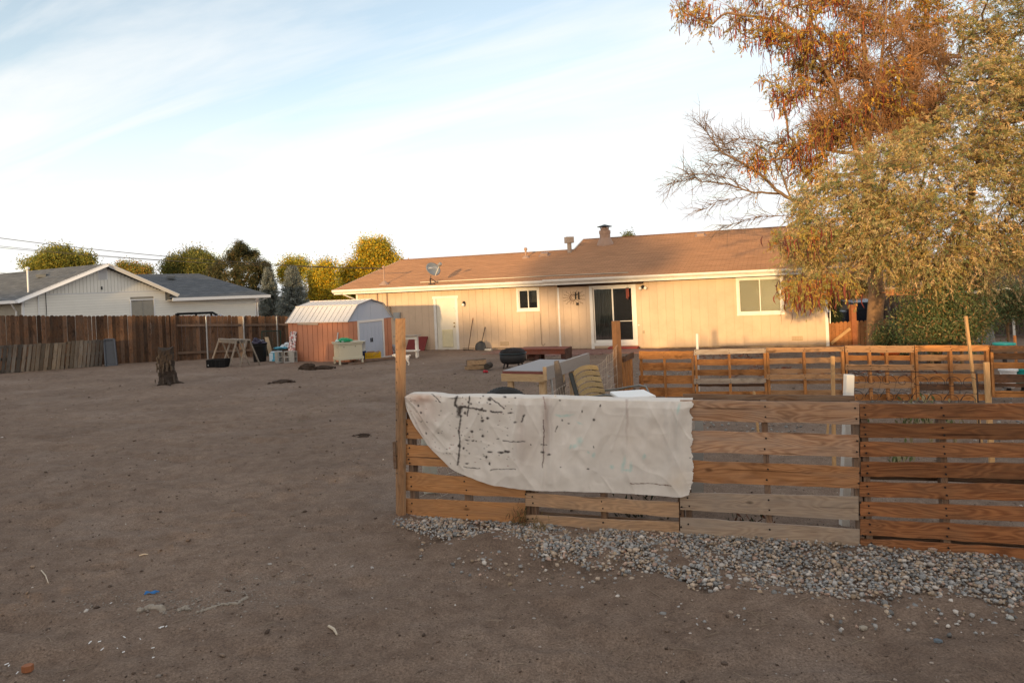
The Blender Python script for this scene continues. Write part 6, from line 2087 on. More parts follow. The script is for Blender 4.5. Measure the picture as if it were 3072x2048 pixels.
# short return pallet and the dark post
r0 = at(1866, 1062, 11.25)
RF = Frame(r0.xy, math.atan2(0.62, 0.28))
rg = float(gz(r0.x, r0.y))
t = thing('pallet', 'short orange pallet section with upright boards returning from the dark post', 'pallet', (r0.x, r0.y, rg), GB)
for i in range(4):
    s_ = 0.02 + i * 0.165
    zt = 0.80 + 0.0 * i
    plank('slat', (RF.p(s_, 0, rg + zt), RF.p(s_, 0, rg - .02), RF.p(s_ + 0.13, 0, rg - .02), RF.p(s_ + 0.13, 0, rg + zt)), 0.018, O1, t, seg=4, outward=-RF.k.to_3d())
for z_ in (0.15, 0.78):
    plank('rail', (RF.p(0, -0.03, rg + z_ + .05), RF.p(0.66, -0.03, rg + z_ + .05), RF.p(0.66, -0.03, rg + z_ - .05), RF.p(0, -0.03, rg + z_ - .05)), 0.03, O4, t, seg=3, outward=-RF.k.to_3d())
b1 = at(1858, 1200, 11.0)
b1.z = float(gz(b1.x, b1.y))
t = thing('fence_post', 'dark brown squared post at the gap in the back fence', 'post', b1)
tz = at(1856, 962, 11.0).z
o = MB()
m = Matrix.Rotation(0.55, 3, 'Z')
for z0, z1, w_ in ((-0.1, 0.42, 0.088), (0.42, tz - b1.z, 0.10)):
    o.hexa([b1 + m @ Vector((x, y, 0)) * 1 + Vector((0, 0, z)) for z in (z0, z1) for x, y in ((-w_ / 2, -w_ / 2), (w_ / 2, -w_ / 2), (w_ / 2, w_ / 2), (-w_ / 2, w_ / 2))])
o.build('shaft', M('post_dark', (0.19, 0.095, 0.045), 0.85, 0.55, 9, bump=0.4, bscale=30), t, bevel=0.004)

PVC = M('white_pvc', (0.72, 0.70, 0.66), 0.35, 0.05, 4)
q0 = at(2097, 1200, 11.95)
q0.z = float(gz(q0.x, q0.y))
tag(MB().tube([q0, at(2091, 1001, 11.95)], 0.023, 12).build('plastic_pipe', PVC, None, q0, smooth=False), 'thin white plastic pipe standing upright behind the back fence', 'pipe')
q1 = at(2534, 1640, 5.0)
q1.z = float(gz(q1.x, q1.y)) - 0.02
qt = at(2547, 1123, 5.0)
tag(MB().bar(q1, qt, 0.056, 0.056, side=(1, 0, 0)).build('vinyl_post', PVC, None, q1, bevel=0.004), 'white square vinyl post standing just behind the near fence', 'post')

STK = wood('fresh_stake', (0.58, 0.36, 0.17), (0.44, 0.25, 0.11), weather=0.1, rnd=0.08, stain=0.1)
for (bx, by, tx, ty_, w_, lab) in ((2946, 1335, 2897, 948, 0.028, 'tallest thin pine stake leaning over the right end of the pen'),
                                   (2976, 1392, 2959, 1086, 0.050, 'wide pale stake beside the tall leaning stake'),
                                   (2502, 1395, 2498, 1068, 0.033, 'upright pine stake left of the white vinyl post'),
                                   (2277, 1312, 2262, 1174, 0.026, 'short pine stake showing just above the swirled grain pallet'),
                                   (2478, 1330, 2485, 1262, 0.018, 'thin low stake beside the upright pine stake')):
    q0 = gp(bx, by)
    d_ = at(tx, ty_, q0.y + 0.02)
    tag(beam('wooden_stake', q0 - Vector((0, 0, 0.05)), d_, w_, 0.022, STK, None, wob=0.0005), lab, 'stake')

# rusty scroll trellis
IR = M('trellis_iron', (0.045, 0.03, 0.028), 0.7, 0.3, 20)
Yt = 7.6
q0, q1 = at(2545, 1113, Yt + 0.25), at(2930, 1117, Yt - 0.4)
t = thing('trellis', 'rusty scrollwork iron trellis standing in the pen', 'trellis', ((q0.x + q1.x) / 2, Yt, float(gz(3.5, Yt))))
XF = Frame(q0.xy, math.atan2(q1.y - q0.y, q1.x - q0.x))
LT = (q1 - q0).length
zt = (q0.z + q1.z) / 2
o = MB()
o.tube([q0, q1], 0.006, 6)
o.tube([XF.p(0, 0, zt - 0.42), XF.p(LT, 0, zt - 0.42)], 0.006, 6)
for s_ in (0.0, LT):
    o.tube([XF.p(s_, 0, float(gz(3.5, Yt)) - 0.05), XF.p(s_, 0, zt)], 0.007, 6)
o.build('bar', IR, t)
for i in range(8):
    c_ = 0.09 + i * (LT - 0.16) / 7
    o = MB()
    for sgn, zc in ((1, zt - 0.11), (-1, zt - 0.30)):
        o.tube([XF.p(c_ + sgn * (0.085 - 0.011 * a_) * math.cos(a_), 0, zc + (0.085 - 0.011 * a_) * math.sin(a_)) for a_ in np.linspace(0, 7.0, 26)], 0.0032, 4)
    o.tube([XF.p(c_ - 0.085, 0, zt - 0.30), XF.p(c_ - 0.03, 0, zt - 0.2), XF.p(c_ + 0.06, 0, zt - 0.22), XF.p(c_ + 0.085, 0, zt - 0.11)], 0.003, 4)
    o.build('scroll', IR, t)

LEAF = attr_mat('leaf', 0.6, trans=0.42, mult=1.2)
DRY = attr_mat('dry_leaf', 0.8, trans=0.15)


def leaf_quads(C, L, Wd, U, tint, curl=None):
    """diamond leaves: centres C (N,3), half length L, half width Wd, long axis U (N,3)"""
    N = len(C)
    r = rng.normal(size=(N, 3))
    Vx = np.cross(U, r)
    Vx /= np.maximum(np.linalg.norm(Vx, axis=1, keepdims=True), 1e-6)
    L, Wd = np.broadcast_to(L, N)[:, None], np.broadcast_to(Wd, N)[:, None]
    V = np.stack([C - U * L, C + Vx * Wd, C + U * L, C - Vx * Wd], 1).reshape(-1, 3)
    Fq = np.arange(N * 4).reshape(-1, 4)
    return V, Fq, np.repeat(tint, 4, axis=0)


def unit(v):
    return v / np.maximum(np.linalg.norm(v, axis=1, keepdims=True), 1e-6)


def pick(cols, w, N, var=0.25):
    cols = np.array(cols)
    idx = rng.choice(len(cols), size=N, p=np.array(w) / sum(w))
    return cols[idx] * (1 + rng.uniform(-var, var, (N, 1)))


# withered garden plants
for (bx, by, hgt, nl, lab) in ((2592, 1330, 0.42, 60, 'withered green plant beside the white vinyl post'), (2735, 1335, 0.50, 90, 'drooping withered plant behind the dark red pallet'),
                               (2795, 1338, 0.55, 80, 'pale dried plant with hanging leaves beside the drooping plant'), (2866, 1335, 0.40, 30, 'thin dead stalk plant near the tall leaning stake'),
                               (2700, 1420, 0.22, 40, 'low dark green plant seen between the lower boards of the dark pallet')):
    q0 = gp(bx, by)
    t = thing('garden_plant', lab, 'plant', q0, 'withered plants in the pen')
    o = MB()
    ends = []
    for k in range(5):
        a_ = random.uniform(0, 6.28)
        e = q0 + Vector((math.cos(a_) * 0.10, math.sin(a_) * 0.10, hgt * random.uniform(0.7, 1.05)))
        mdp = q0.lerp(e, 0.6) + Vector((0, 0, 0.06))
        o.tube([q0, mdp, e], [0.008, 0.006, 0.004], 5)
        ends += [mdp, e]
    o.build('stem', M('stem_straw', (0.30, 0.25, 0.15), 0.8), t)
    C, U = [], []
    for k in range(nl):
        e = random.choice(ends)
        C.append(np.array(e) + np.array([random.gauss(0, .06), random.gauss(0, .06), random.gauss(-.05, .06)]))
        U.append([random.gauss(0, .4), random.gauss(0, .4), -1])
    C, U = np.array(C), unit(np.array(U))
    V, Fq, T = leaf_quads(C, 0.04, 0.016, U, pick([(0.10, 0.12, 0.05), (0.30, 0.26, 0.15), (0.20, 0.19, 0.10)], (2, 2, 2), len(C)))
    tag(mesh_np('leaves', V, Fq, DRY, t, tint=T), kind='stuff')

# low dark leaves behind the lower boards, weeds by the fence foot
for (bx, by, r_, n_, h_, cols, lab, nm) in ((1905, 1545, 0.28, 90, 0.14, [(0.03, 0.035, 0.02), (0.06, 0.05, 0.03)], 'dark dead vine heap behind the split lower board', 'plant'),
                                            (2240, 1590, 0.16, 60, 0.14, [(0.035, 0.04, 0.022), (0.10, 0.04, 0.02)], 'dark weed behind the grey lower boards', 'plant'),
                                            (2440, 1345, 0.5, 160, 0.05, [(0.06, 0.10, 0.04), (0.10, 0.13, 0.06)], 'thin strip of low green weeds inside the pen', 'weeds'),
                                            (1560, 1572, 0.10, 160, 0.12, [(0.16, 0.12, 0.05), (0.10, 0.09, 0.04), (0.12, 0.05, 0.03)], 'dry wispy weed growing at the foot of the orange pallet', 'weed'),
                                            (1620, 1588, 0.08, 70, 0.08, [(0.22, 0.16, 0.07), (0.12, 0.09, 0.04)], 'small dry weed at the foot of the split board pallet', 'weed')):
    q0 = gp(bx, by)
    C = np.array(q0) + np.stack([rng.normal(0, r_ * 0.5, n_), rng.normal(0, r_ * 0.25, n_) - (0.03 if nm == 'weed' else 0), np.abs(rng.normal(0, h_ * 0.6, n_))], 1)
    U = unit(np.stack([rng.normal(0, .6, n_), rng.normal(0, .6, n_), np.ones(n_)], 1))
    V, Fq, T = leaf_quads(C, 0.035 if nm != 'weed' else 0.028, 0.010 if nm != 'weed' else 0.0025, U, pick(cols, [1] * len(cols), n_))
    if nm == 'weeds':
        tag(mesh_np('weeds', V, Fq, DRY, None, q0, tint=T), lab, None, None, 'stuff')
    else:
        tw = thing('weed' if nm == 'weed' else 'dead_plant', lab, nm, q0)
        tag(mesh_np('leaves', V, Fq, DRY, tw, tint=T), kind='stuff')

# things seen through the gaps
q0 = at(1290, 1420, 6.3)
q0.z = float(gz(q0.x, q0.y))
tag(MB().box(q0 + Vector((0, 0, 0.28)), (0.13, 0.10, 0.56), 0.2).build('plastic_jug', M('pale_greenish', (0.46, 0.47, 0.42), 0.6, 0.08, 3), None, q0, bevel=0.015), 'pale greenish container standing behind the orange pallet', 'container')
q0 = at(2080, 1420, 5.6)
q0.z = float(gz(q0.x, q0.y))
tag(MB().box(q0 + Vector((0, 0, 0.38)), (0.17, 0.03, 0.76), 0.1, Matrix.Rotation(0.1, 3, 'X')).build('grey_panel', M('panel_grey', (0.40, 0.39, 0.37), 0.7, 0.08, 3), None, q0), 'grey panel leaning behind the near fence at the cloth edge', 'panel')

# pumpkins, tubs and buckets at the far right
PUM = M('pumpkin_orange', (0.50, 0.085, 0.015), 0.5, 0.12, 8)
for x, y, r_, lab in ((2658, 1071, 0.15, 'smaller orange pumpkin left of the larger one behind the back fence'), (2678, 1071, 0.20, 'larger orange pumpkin lying behind the back fence')):
    q0 = gp(x, y)
    o = MB()
    vs, NA, NH = [], 40, 12
    for i in range(NH + 1):
        th = math.pi * i / NH
        for j in range(NA):
            a_ = 2 * math.pi * j / NA
            r = r_ * math.sin(th) * (1 - 0.07 * abs(math.cos(a_ * 5)))
            vs.append(q0 + Vector((r * math.cos(a_), r * math.sin(a_), r_ * 0.78 * (1 + math.cos(th) * (1 - 0.15 * math.cos(th) ** 6)))))
    o.add(vs, [(i * NA + j, (i + 1) * NA + j, (i + 1) * NA + (j + 1) % NA, i * NA + (j + 1) % NA) for i in range(NH) for j in range(NA)])
    pk = o.build('pumpkin', PUM, None, q0, smooth=True)
    tag(pk, lab, 'pumpkin')
    MB().tube([q0 + Vector((0, 0, r_ * 1.36)), q0 + Vector((0.02, 0, r_ * 1.36 + 0.05))], [0.02, 0.014], 7).build('stem', M('pumpkin_stem', (0.12, 0.11, 0.05), 0.8), pk)
TQ = M('turquoise_plastic', (0.02, 0.33, 0.32), 0.4, 0.1, 5)
for x, y, r_, h_, m, lab in ((3012, 1027, 0.16, 0.83, TQ, 'turquoise tub with wide rim standing above the dark pallet'), (3024, 1104, 0.13, 0.40, WHITE2, 'white bucket seen through the gaps of the dark pallet'), (3068, 1102, 0.13, 0.40, TQ, 'lower turquoise bucket beside the white bucket')):
    qt = at(x, y, 12.2 if h_ > 0.6 else 11.6)
    qb = Vector((qt.x, qt.y, float(gz(qt.x, qt.y))))
    t = thing('bucket' if h_ < 0.6 else 'tub', lab, 'bucket' if h_ < 0.6 else 'tub', qb)
    H_ = qt.z - qb.z
    hb = 0.07 if h_ > 0.6 else min(H_, 0.32)
    MB().lathe(qb + Vector((0, 0, H_ - hb)), [(r_ * 0.7, 0), (r_ * 0.95, hb - 0.045), (r_ * 0.8, hb - 0.02)], 20).build('bucket_body', m, t, smooth=False)
    MB().lathe(qb, [(0.07, 0), (0.035, 0.05), (0.035, H_ - hb - 0.001), (0.0, H_ - hb)], 10).build('stand', BLACKM, t)
    MB().lathe(qb + Vector((0, 0, H_ - 0.05)), [(r_ * 0.97, 0), (r_ * 1.1, 0.01), (r_ * 1.1, 0.04), (r_ * 0.9, 0.045), (0.0, 0.035)], 20).build('rim', m, t)

# ---- slumped wire fence between the posts
WIRE = M('fence_wire', (0.50, 0.42, 0.34), 0.5, metal=0.3)
t = thing('wire_fence', 'slumped thin wire garden fence strung from the tall post to the back post', 'wire fence', (0.1, 8.0, float(gz(0.1, 8.0))))
A_, B_, C_ = np.array([pb_.x + 0.05, pb_.y + 0.03]), np.array([0.86, 9.1]), np.array([b1.x, b1.y])
o = MB()


def wf(u, v):
    """u along the run 0..2, v height 0..1"""
    q_ = A_ + (B_ - A_) * u if u < 1 else B_ + (C_ - B_) * (u - 1)
    top = (0.62 + 0.12 * u) if u < 1 else 0.74 + 0.30 * (u - 1)
    lean = 0.20 * math.sin(math.pi * min(u, 2 - u) / 1.0) if u < 1 else 0.05
    sag = -0.05 * math.sin(math.pi * (u % 1)) * v
    g_ = float(gz(q_[0], q_[1]))
    wv = 0.02 * math.sin(u * 23 + v * 5) + 0.012 * math.sin(u * 41)
    return Vector((q_[0] + lean * v * 0.9 + wv, q_[1] + lean * v * 0.5 + wv, g_ + 0.02 + top * v + sag))


for v in np.linspace(0, 1, 8):
    o.tube([wf(u, v) for u in np.linspace(0, 2, 49)], 0.0016, 3, cap=False)
for u in np.linspace(0.01, 1.99, 76):
    k = 0.10 * (1 if u < 1 else 0.3)
    o.tube([wf(min(1.999, u + k * (1 - v)), v) for v in (0, 0.33, 0.66, 1.0)], 0.0026 if u < 1 else 0.0012, 3, cap=False)
tag(o.build('wires', WIRE, t), kind='stuff')

# ---- white dog walking behind the tall post
DOGM = M('white_fur', (0.66, 0.63, 0.60), 0.9, 0.12, 30, bump=0.5, bscale=200)
dg = gp(1209, 1096)
t = thing('dog', 'small white dog standing mostly hidden behind the tall post', 'dog', dg)
jo = [  # name: position (x right, y back, z up), radius, parent
    ((0.12, 0.0, 0.25), 0.070, None), ((0.0, 0.0, 0.245), 0.078, 0), ((-0.11, 0.0, 0.25), 0.080, 1), ((-0.19, 0.0, 0.29), 0.055, 2), ((-0.235, 0.0, 0.335), 0.052, 3), ((-0.285, 0.0, 0.325), 0.034, 4), ((-0.325, 0.0, 0.31), 0.020, 5),
    ((0.155, 0.045, 0.20), 0.050, 0), ((0.135, 0.05, 0.125), 0.030, 7), ((0.175, 0.05, 0.075), 0.018, 8), ((0.165, 0.05, 0.02), 0.017, 9), ((0.145, 0.05, 0.012), 0.018, 10),
    ((0.16, -0.045, 0.20), 0.050, 0), ((0.15, -0.05, 0.125), 0.030, 12), ((0.195, -0.05, 0.075), 0.018, 13), ((0.185, -0.05, 0.02), 0.017, 14), ((0.165, -0.05, 0.012), 0.018, 15),
    ((-0.13, 0.045, 0.18), 0.036, 2), ((-0.125, 0.048, 0.09), 0.021, 17), ((-0.13, 0.048, 0.02), 0.017, 18), ((-0.15, 0.048, 0.012), 0.018, 19),
    ((-0.12, -0.045, 0.18), 0.036, 2), ((-0.11, -0.048, 0.09), 0.021, 21), ((-0.115, -0.048, 0.02), 0.017, 22), ((-0.135, -0.048, 0.012), 0.018, 23),
    ((0.185, 0.0, 0.29), 0.026, 0), ((0.225, 0.0, 0.315), 0.018, 25), ((0.25, 0.0, 0.28), 0.012, 26)]
me = bpy.data.meshes.new('dog_body')
me.from_pydata([j[0] for j in jo], [(i, j[2]) for i, j in enumerate(jo) if j[2] is not None], [])
db = bpy.data.objects.new('body', me)
COL.objects.link(db)
db.parent = t
sk = db.modifiers.new('skin', 'SKIN')
for i, j in enumerate(jo):
    me.skin_vertices[0].data[i].radius = (j[1], j[1])
me.skin_vertices[0].data[0].use_root = True
sb = db.modifiers.new('sub', 'SUBSURF')
sb.levels = sb.render_levels = 2
me.materials.append(DOGM)
for sgn in (1, -1):
    MB().add([dg + Vector(v) for v in ((-0.215, sgn * 0.03, 0.37), (-0.235, sgn * 0.055, 0.36), (-0.225, sgn * 0.06, 0.30), (-0.205, sgn * 0.05, 0.33))], [(0, 1, 2, 3)]).build('ear', DOGM, t)
    MB().blob(dg + Vector((-0.265, sgn * 0.035, 0.345)), (0.009, 0.006, 0.009), 0, 0).build('eye', BLACKP, t)
MB().blob(dg + Vector((-0.345, 0, 0.315)), (0.012, 0.012, 0.010), 0, 0).build('nose', BLACKP, t)

# ================================================================== GRAVEL AND LITTER ON THE DIRT
def rocks(n_kinds=10):
    import bmesh
    out = []
    for k in range(n_kinds):
        bm = bmesh.new()
        bmesh.ops.create_icosphere(bm, subdivisions=1, radius=1.0)
        rr = random.Random(k)
        ax = [Vector((rr.gauss(0, 1), rr.gauss(0, 1), rr.gauss(0, 1))).normalized() for _ in range(7)]
        cut = [rr.uniform(0.42, 0.72) for _ in ax]
        for v in bm.verts:
            for a_, c_ in zip(ax, cut):
                dd = v.co.dot(a_)
                if dd > c_:
                    v.co -= a_ * (dd - c_)
            v.co *= rr.uniform(0.93, 1.07)
        bm.verts.ensure_lookup_table()
        out.append((np.array([v.co[:] for v in bm.verts]), np.array([[v.index for v in f.verts] for f in bm.faces])))
        bm.free()
    return out


ROCKS = rocks()


def scatter(name, P, R, tint, mat, flat=0.7):
    Vs, Fs, Ts, n = [], [], [], 0
    kinds = rng.integers(0, len(ROCKS), len(P))
    for i in range(len(P)):
        v, f = ROCKS[kinds[i]]
        a_, b_ = rng.uniform(0, 6.28), rng.uniform(-0.6, 0.6)
        ca, sa = math.cos(a_), math.sin(a_)
        cb_, sb_ = math.cos(b_), math.sin(b_)
        Rm = np.array([[ca, -sa, 0], [sa, ca, 0], [0, 0, 1]]) @ np.array([[1, 0, 0], [0, cb_, -sb_], [0, sb_, cb_]])
        sc = R[i] * np.array([rng.uniform(0.85, 1.35), rng.uniform(0.75, 1.1), flat * rng.uniform(0.8, 1.2)])
        Vs.append((v * sc) @ Rm.T + P[i])
        Fs.append(f + n)
        Ts.append(np.repeat(tint[i][None], len(v), 0))
        n += len(v)
    return mesh_np(name, np.concatenate(Vs), np.concatenate(Fs), mat, None, tuple(P.mean(0)), tint=np.concatenate(Ts), k=3)


STONE = attr_mat('stone', 0.9, bump=0.4, bscale=120, mult=0.86)
XY = np.stack([rng.uniform(-1.5, 4.6, 180000), rng.uniform(2.4, 6.3, 180000)], 1)
Z_ = gz(XY[:, 0], XY[:, 1])
sx_, sy_ = px(np.stack([XY[:, 0], XY[:, 1], Z_], 1))
top_ = np.interp(sx_, [1165, 1212, 1575, 2040, 2578, 3072, 3400], [1548, 1538, 1562, 1606, 1642, 1688, 1715])
low_ = np.interp(sx_, [1165, 1300, 1480, 1732, 1960, 2190, 2450, 2777, 3072, 3400], [1575, 1622, 1668, 1700, 1752, 1800, 1830, 1808, 1850, 1890])
dn_ = np.clip((low_ - sy_) / 40, 0, 1) * np.clip((sy_ - top_ + 10) / 10, 0, 1)
nz_ = vnoise(XY[:, 0], XY[:, 1], 0.30, 31) + 0.6 * vnoise(XY[:, 0], XY[:, 1], 0.11, 32)
bare = np.clip((nz_ - 0.12 + 0.35 * np.clip((sx_ - 1900) / 500, -0.6, 0.6)) * 6, 0, 1)
thick = np.clip((sx_ - 1500) / 900, 0.12, 1.0)
dens = dn_ * np.clip(0.12 + 0.88 * (1 - np.clip((0.10 - nz_ - thick * 0.45) * 5, 0, 1)), 0, 1)
spill = 0.05 * np.clip(1 - (sy_ - low_) / 110, 0, 1) * (sy_ > low_) * (sx_ > 1250)
keep = rng.random(len(XY)) < np.clip(dens * 0.75 + spill, 0, 1) * (sx_ > 1160) * (sx_ < 3200)
# thin out overlapping stones on a coarse grid
idx = np.where(keep)[0]
cell = {}
sel = []
for i in idx:
    kx = (int(XY[i, 0] / 0.0145), int(XY[i, 1] / 0.0145))
    c_ = cell.get(kx, 0)
    if c_ < 1:
        cell[kx] = c_ + 1
        sel.append(i)
sel = np.array(sel[:16000])
N = len(sel)
R = np.exp(rng.normal(math.log(0.0108), 0.38, N)).clip(0.005, 0.026)
th_ = (dens[sel] > 0.5) * thick[sel]
P = np.stack([XY[sel, 0], XY[sel, 1], Z_[sel] + R * 0.15 + 0.002 + rng.uniform(0, 0.028, N) * th_], 1)
T = pick([(0.30, 0.305, 0.31), (0.37, 0.36, 0.35), (0.47, 0.38, 0.30), (0.52, 0.48, 0.44), (0.44, 0.31, 0.25), (0.37, 0.28, 0.20), (0.20, 0.20, 0.20)], (4, 4.5, 4.0, 1.6, 1.8, 2.8, 2.0), N, 0.28)
tag(scatter('gravel', P, R, T, STONE), 'blue grey and tan crushed stone gravel along the near fence', None, None, 'stuff')
# thin gravel inside the pen and at the far right
n_ = 1500
PX_ = np.stack([rng.uniform(1.5, 9.0, n_ * 4), rng.uniform(7.5, 16.5, n_ * 4)], 1)
kp = (vnoise(PX_[:, 0], PX_[:, 1], 1.6, 41) + 0.05 * (PX_[:, 0] - 3) > 0.12)
PX_ = PX_[kp][:n_]
P = np.stack([PX_[:, 0], PX_[:, 1], gz(PX_[:, 0], PX_[:, 1]) + 0.01], 1)
tag(scatter('pale_gravel', P, rng.uniform(0.012, 0.03, len(P)), pick([(0.34, 0.33, 0.31), (0.24, 0.24, 0.24), (0.28, 0.22, 0.18)], (2, 2, 1), len(P)), STONE), 'thin pale gravel scattered inside the pen', None, None, 'stuff')

# loose pebbles, clods and crumbs over the dirt
n_ = 17000
yy = np.exp(rng.uniform(math.log(2.5), math.log(22), n_))
xx = yy * rng.uniform(-0.85, 0.8, n_)
zz_ = gz(xx, yy) + ground_disp(xx, yy)
R = np.exp(rng.normal(math.log(0.0040), 0.55, n_)).clip(0.0018, 0.022) * (0.7 + yy / 14)
P = np.stack([xx, yy, zz_ + R * 0.2], 1)
T = pick([(0.16, 0.117, 0.092), (0.22, 0.168, 0.132), (0.095, 0.068, 0.053), (0.33, 0.28, 0.245), (0.48, 0.45, 0.42)], (5, 4, 4, 1.2, 0.35), n_, 0.3)
tag(scatter('pebbles', P, R, T, STONE, 0.6), 'small pebbles clods and crumbs strewn over the dirt', None, None, 'stuff')
# pale dusty crumbs round the old plaster
n_ = 900
c_ = np.array([gp(560, 1835)[:2], gp(700, 1800)[:2], gp(330, 1800)[:2], gp(780, 1745)[:2]])
q_ = c_[rng.integers(0, 4, n_)] + rng.normal(0, 1, (n_, 2)) * np.array([0.20, 0.08])
zz_ = gz(q_[:, 0], q_[:, 1]) + ground_disp(q_[:, 0], q_[:, 1])
R = np.exp(rng.normal(math.log(0.0045), 0.5, n_)).clip(0.0018, 0.013)
tag(scatter('crumbs', np.stack([q_[:, 0], q_[:, 1], zz_ + R * 0.1], 1), R, pick([(0.30, 0.265, 0.23), (0.22, 0.18, 0.15)], (2, 1), n_), STONE, 0.5), 'pale dusty crumbs of old plaster on the dirt', None, None, 'stuff')
# twigs and straws
o = MB()
for k in range(300):
    y = math.exp(random.uniform(math.log(2.7), math.log(13)))
    x = y * random.uniform(-0.75, 0.75)
    a_, L_ = random.uniform(0, 3.14), random.uniform(0.015, 0.07)
    z = float(gz(x, y)) + float(ground_disp(np.array(x), np.array(y))) + 0.006
    d = Vector((math.cos(a_), math.sin(a_), random.uniform(-.1, .1))) * L_
    c_ = Vector((x, y, z))
    o.tube([c_ - d, c_ + Vector((random.uniform(-.01, .01), random.uniform(-.01, .01), 0.002)), c_ + d], 0.0013, 4)
tag(o.build('twigs', M('twig_straw', (0.24, 0.19, 0.14), 0.9, 0.5, 15), None), 'short dry twigs and straws strewn over the dirt', None, None, 'stuff')


def gd(x, y):
    q_ = gp(x, y)
    q_.z = float(gz(q_.x, q_.y)) + float(ground_disp(np.array(q_.x), np.array(q_.y)))
    return q_


c8 = lambda x, y: (x / 1.531, 1500 + y / 1.531)
# blue rag strip
q0 = gd(*c8(668, 440))
q1 = gd(*c8(732, 424))
o = MB()
vs = []
for i in range(9):
    f_ = i / 8
    c_ = q0.lerp(q1, f_)
    w_ = 0.014 * (1 - 0.5 * f_) + random.uniform(-.003, .003)
    for s_ in (-1, -0.3, 0.4, 1):
        vs.append(c_ + Vector((0, s_ * w_, 0.010 + 0.004 * math.sin(i * 1.3 + s_ * 2) + (0.008 if abs(s_) < .5 else 0))))
o.add(vs, [(i * 4 + j, i * 4 + j + 1, i * 4 + 5 + j, i * 4 + 4 + j) for i in range(8) for j in range(3)])
tag(o.build('rag', M('blue_rag', (0.035, 0.15, 0.38), 0.7, 0.2, 30), None, q0), 'thin crumpled bright blue strip lying on the dirt', 'rag')
# cut wood block at the lower left
q0 = gd(*c8(128, 812))
o = MB()
o.prism([q0 + Vector((dx, dy, 0.004)) for dx, dy in ((-0.022, -0.012), (0.0, -0.02), (0.024, -0.010), (0.022, 0.014), (0.0, 0.022), (-0.02, 0.012))], (0, 0, 0.03))
tag(o.build('wood_block', M('block_orange', (0.26, 0.10, 0.045), 0.7, 0.25, 40), None, q0, bevel=0.002), 'small orange brown block of wood at the lower left on the dirt', 'wood block')
for (a_, b_, r_, lab) in (((190, 332), (222, 382), 0.0035, 'pale straight stick on the dirt left of the blue strip'), ((1510, 585), (1548, 615), 0.007, 'short curved pale bone-like stick in the middle of the dirt'),
                          ((640, 247), (680, 244), 0.004, 'short white stick lying farthest from the near edge of the dirt')):
    q0, q1 = gd(*c8(*a_)), gd(*c8(*b_))
    md = (q0 + q1) / 2 + Vector((0.006, 0, 0.012))
    tag(MB().tube([q0 + Vector((0, 0, .006)), md, q1 + Vector((0, 0, .006))], [r_, r_ * 1.1, r_ * 0.7], 7).build('stick', M('pale_stick', (0.46, 0.40, 0.32), 0.8, 0.2, 20), None, q0), lab, 'stick')
# pale crusted lumps of old rope or plaster
PLA = M('pale_crust', (0.30, 0.265, 0.225), 0.95, 0.3, 18, bump=0.9, bscale=90)
for pts, r_, lab in (([(640, 520), (690, 508), (740, 515), (742, 530)], 0.020, 'pale crusted ridge of plaster on the dirt left of the rope'),
                     ([(815, 525), (850, 512), (875, 518)], 0.014, 'small pale crusted lump between the plaster ridges'),
                     ([(905, 525), (960, 512), (1020, 497), (1090, 490), (1118, 470), (1142, 456)], 0.010, 'long pale frayed rope lying on the dirt')):
    q_ = []
    for x, y in pts:
        q_.append(gd(*c8(x, y)) + Vector((0, 0, r_ * 0.25)))
    qq = []
    for a_, b_ in zip(q_, q_[1:]):
        for f_ in np.linspace(0, 1, 7)[:-1]:
            v_ = a_.lerp(b_, f_)
            qq.append(v_ + Vector((random.uniform(-.006, .006), random.uniform(-.006, .006), random.uniform(-.003, .004))))
    o = MB().tube(qq, [r_ * random.uniform(0.5, 1.1) for _ in qq], 7)
    tag(o.build('crust' if 'rope' not in lab[:12] and 'frayed' not in lab else 'rope', PLA, None, q_[0]), lab, 'rope' if 'frayed' in lab else 'plaster')
o = MB()
for (x, y) in ((735, 612), (745, 608), (765, 606), (418, 662), (458, 666), (412, 668), (470, 690), (540, 695), (572, 648), (705, 745), (703, 690), (568, 712), (40, 745), (30, 742), (292, 797), (80, 808), (645, 650), (510, 473), (1710, 450), (1905, 1)):
    c_ = gd(*c8(x, y)) + Vector((0, 0, 0.004))
    a_ = random.uniform(0, 3)
    L_, w_ = random.uniform(0.003, 0.011), random.uniform(0.002, 0.004)
    d, e = Vector((math.cos(a_), math.sin(a_), 0.1)) * L_, Vector((-math.sin(a_), math.cos(a_), 0.2)) * w_
    o.hexa([c_ - d - e, c_ + d - e, c_ + d + e, c_ - d + e] + [v + Vector((0, 0, 0.0015)) for v in (c_ - d - e, c_ + d - e, c_ + d + e, c_ - d + e)])
tag(o.build('paper_scraps', M('paper_white', (0.66, 0.66, 0.66), 0.7), None), 'tiny white scraps of paper on the dirt', None, None, 'stuff')
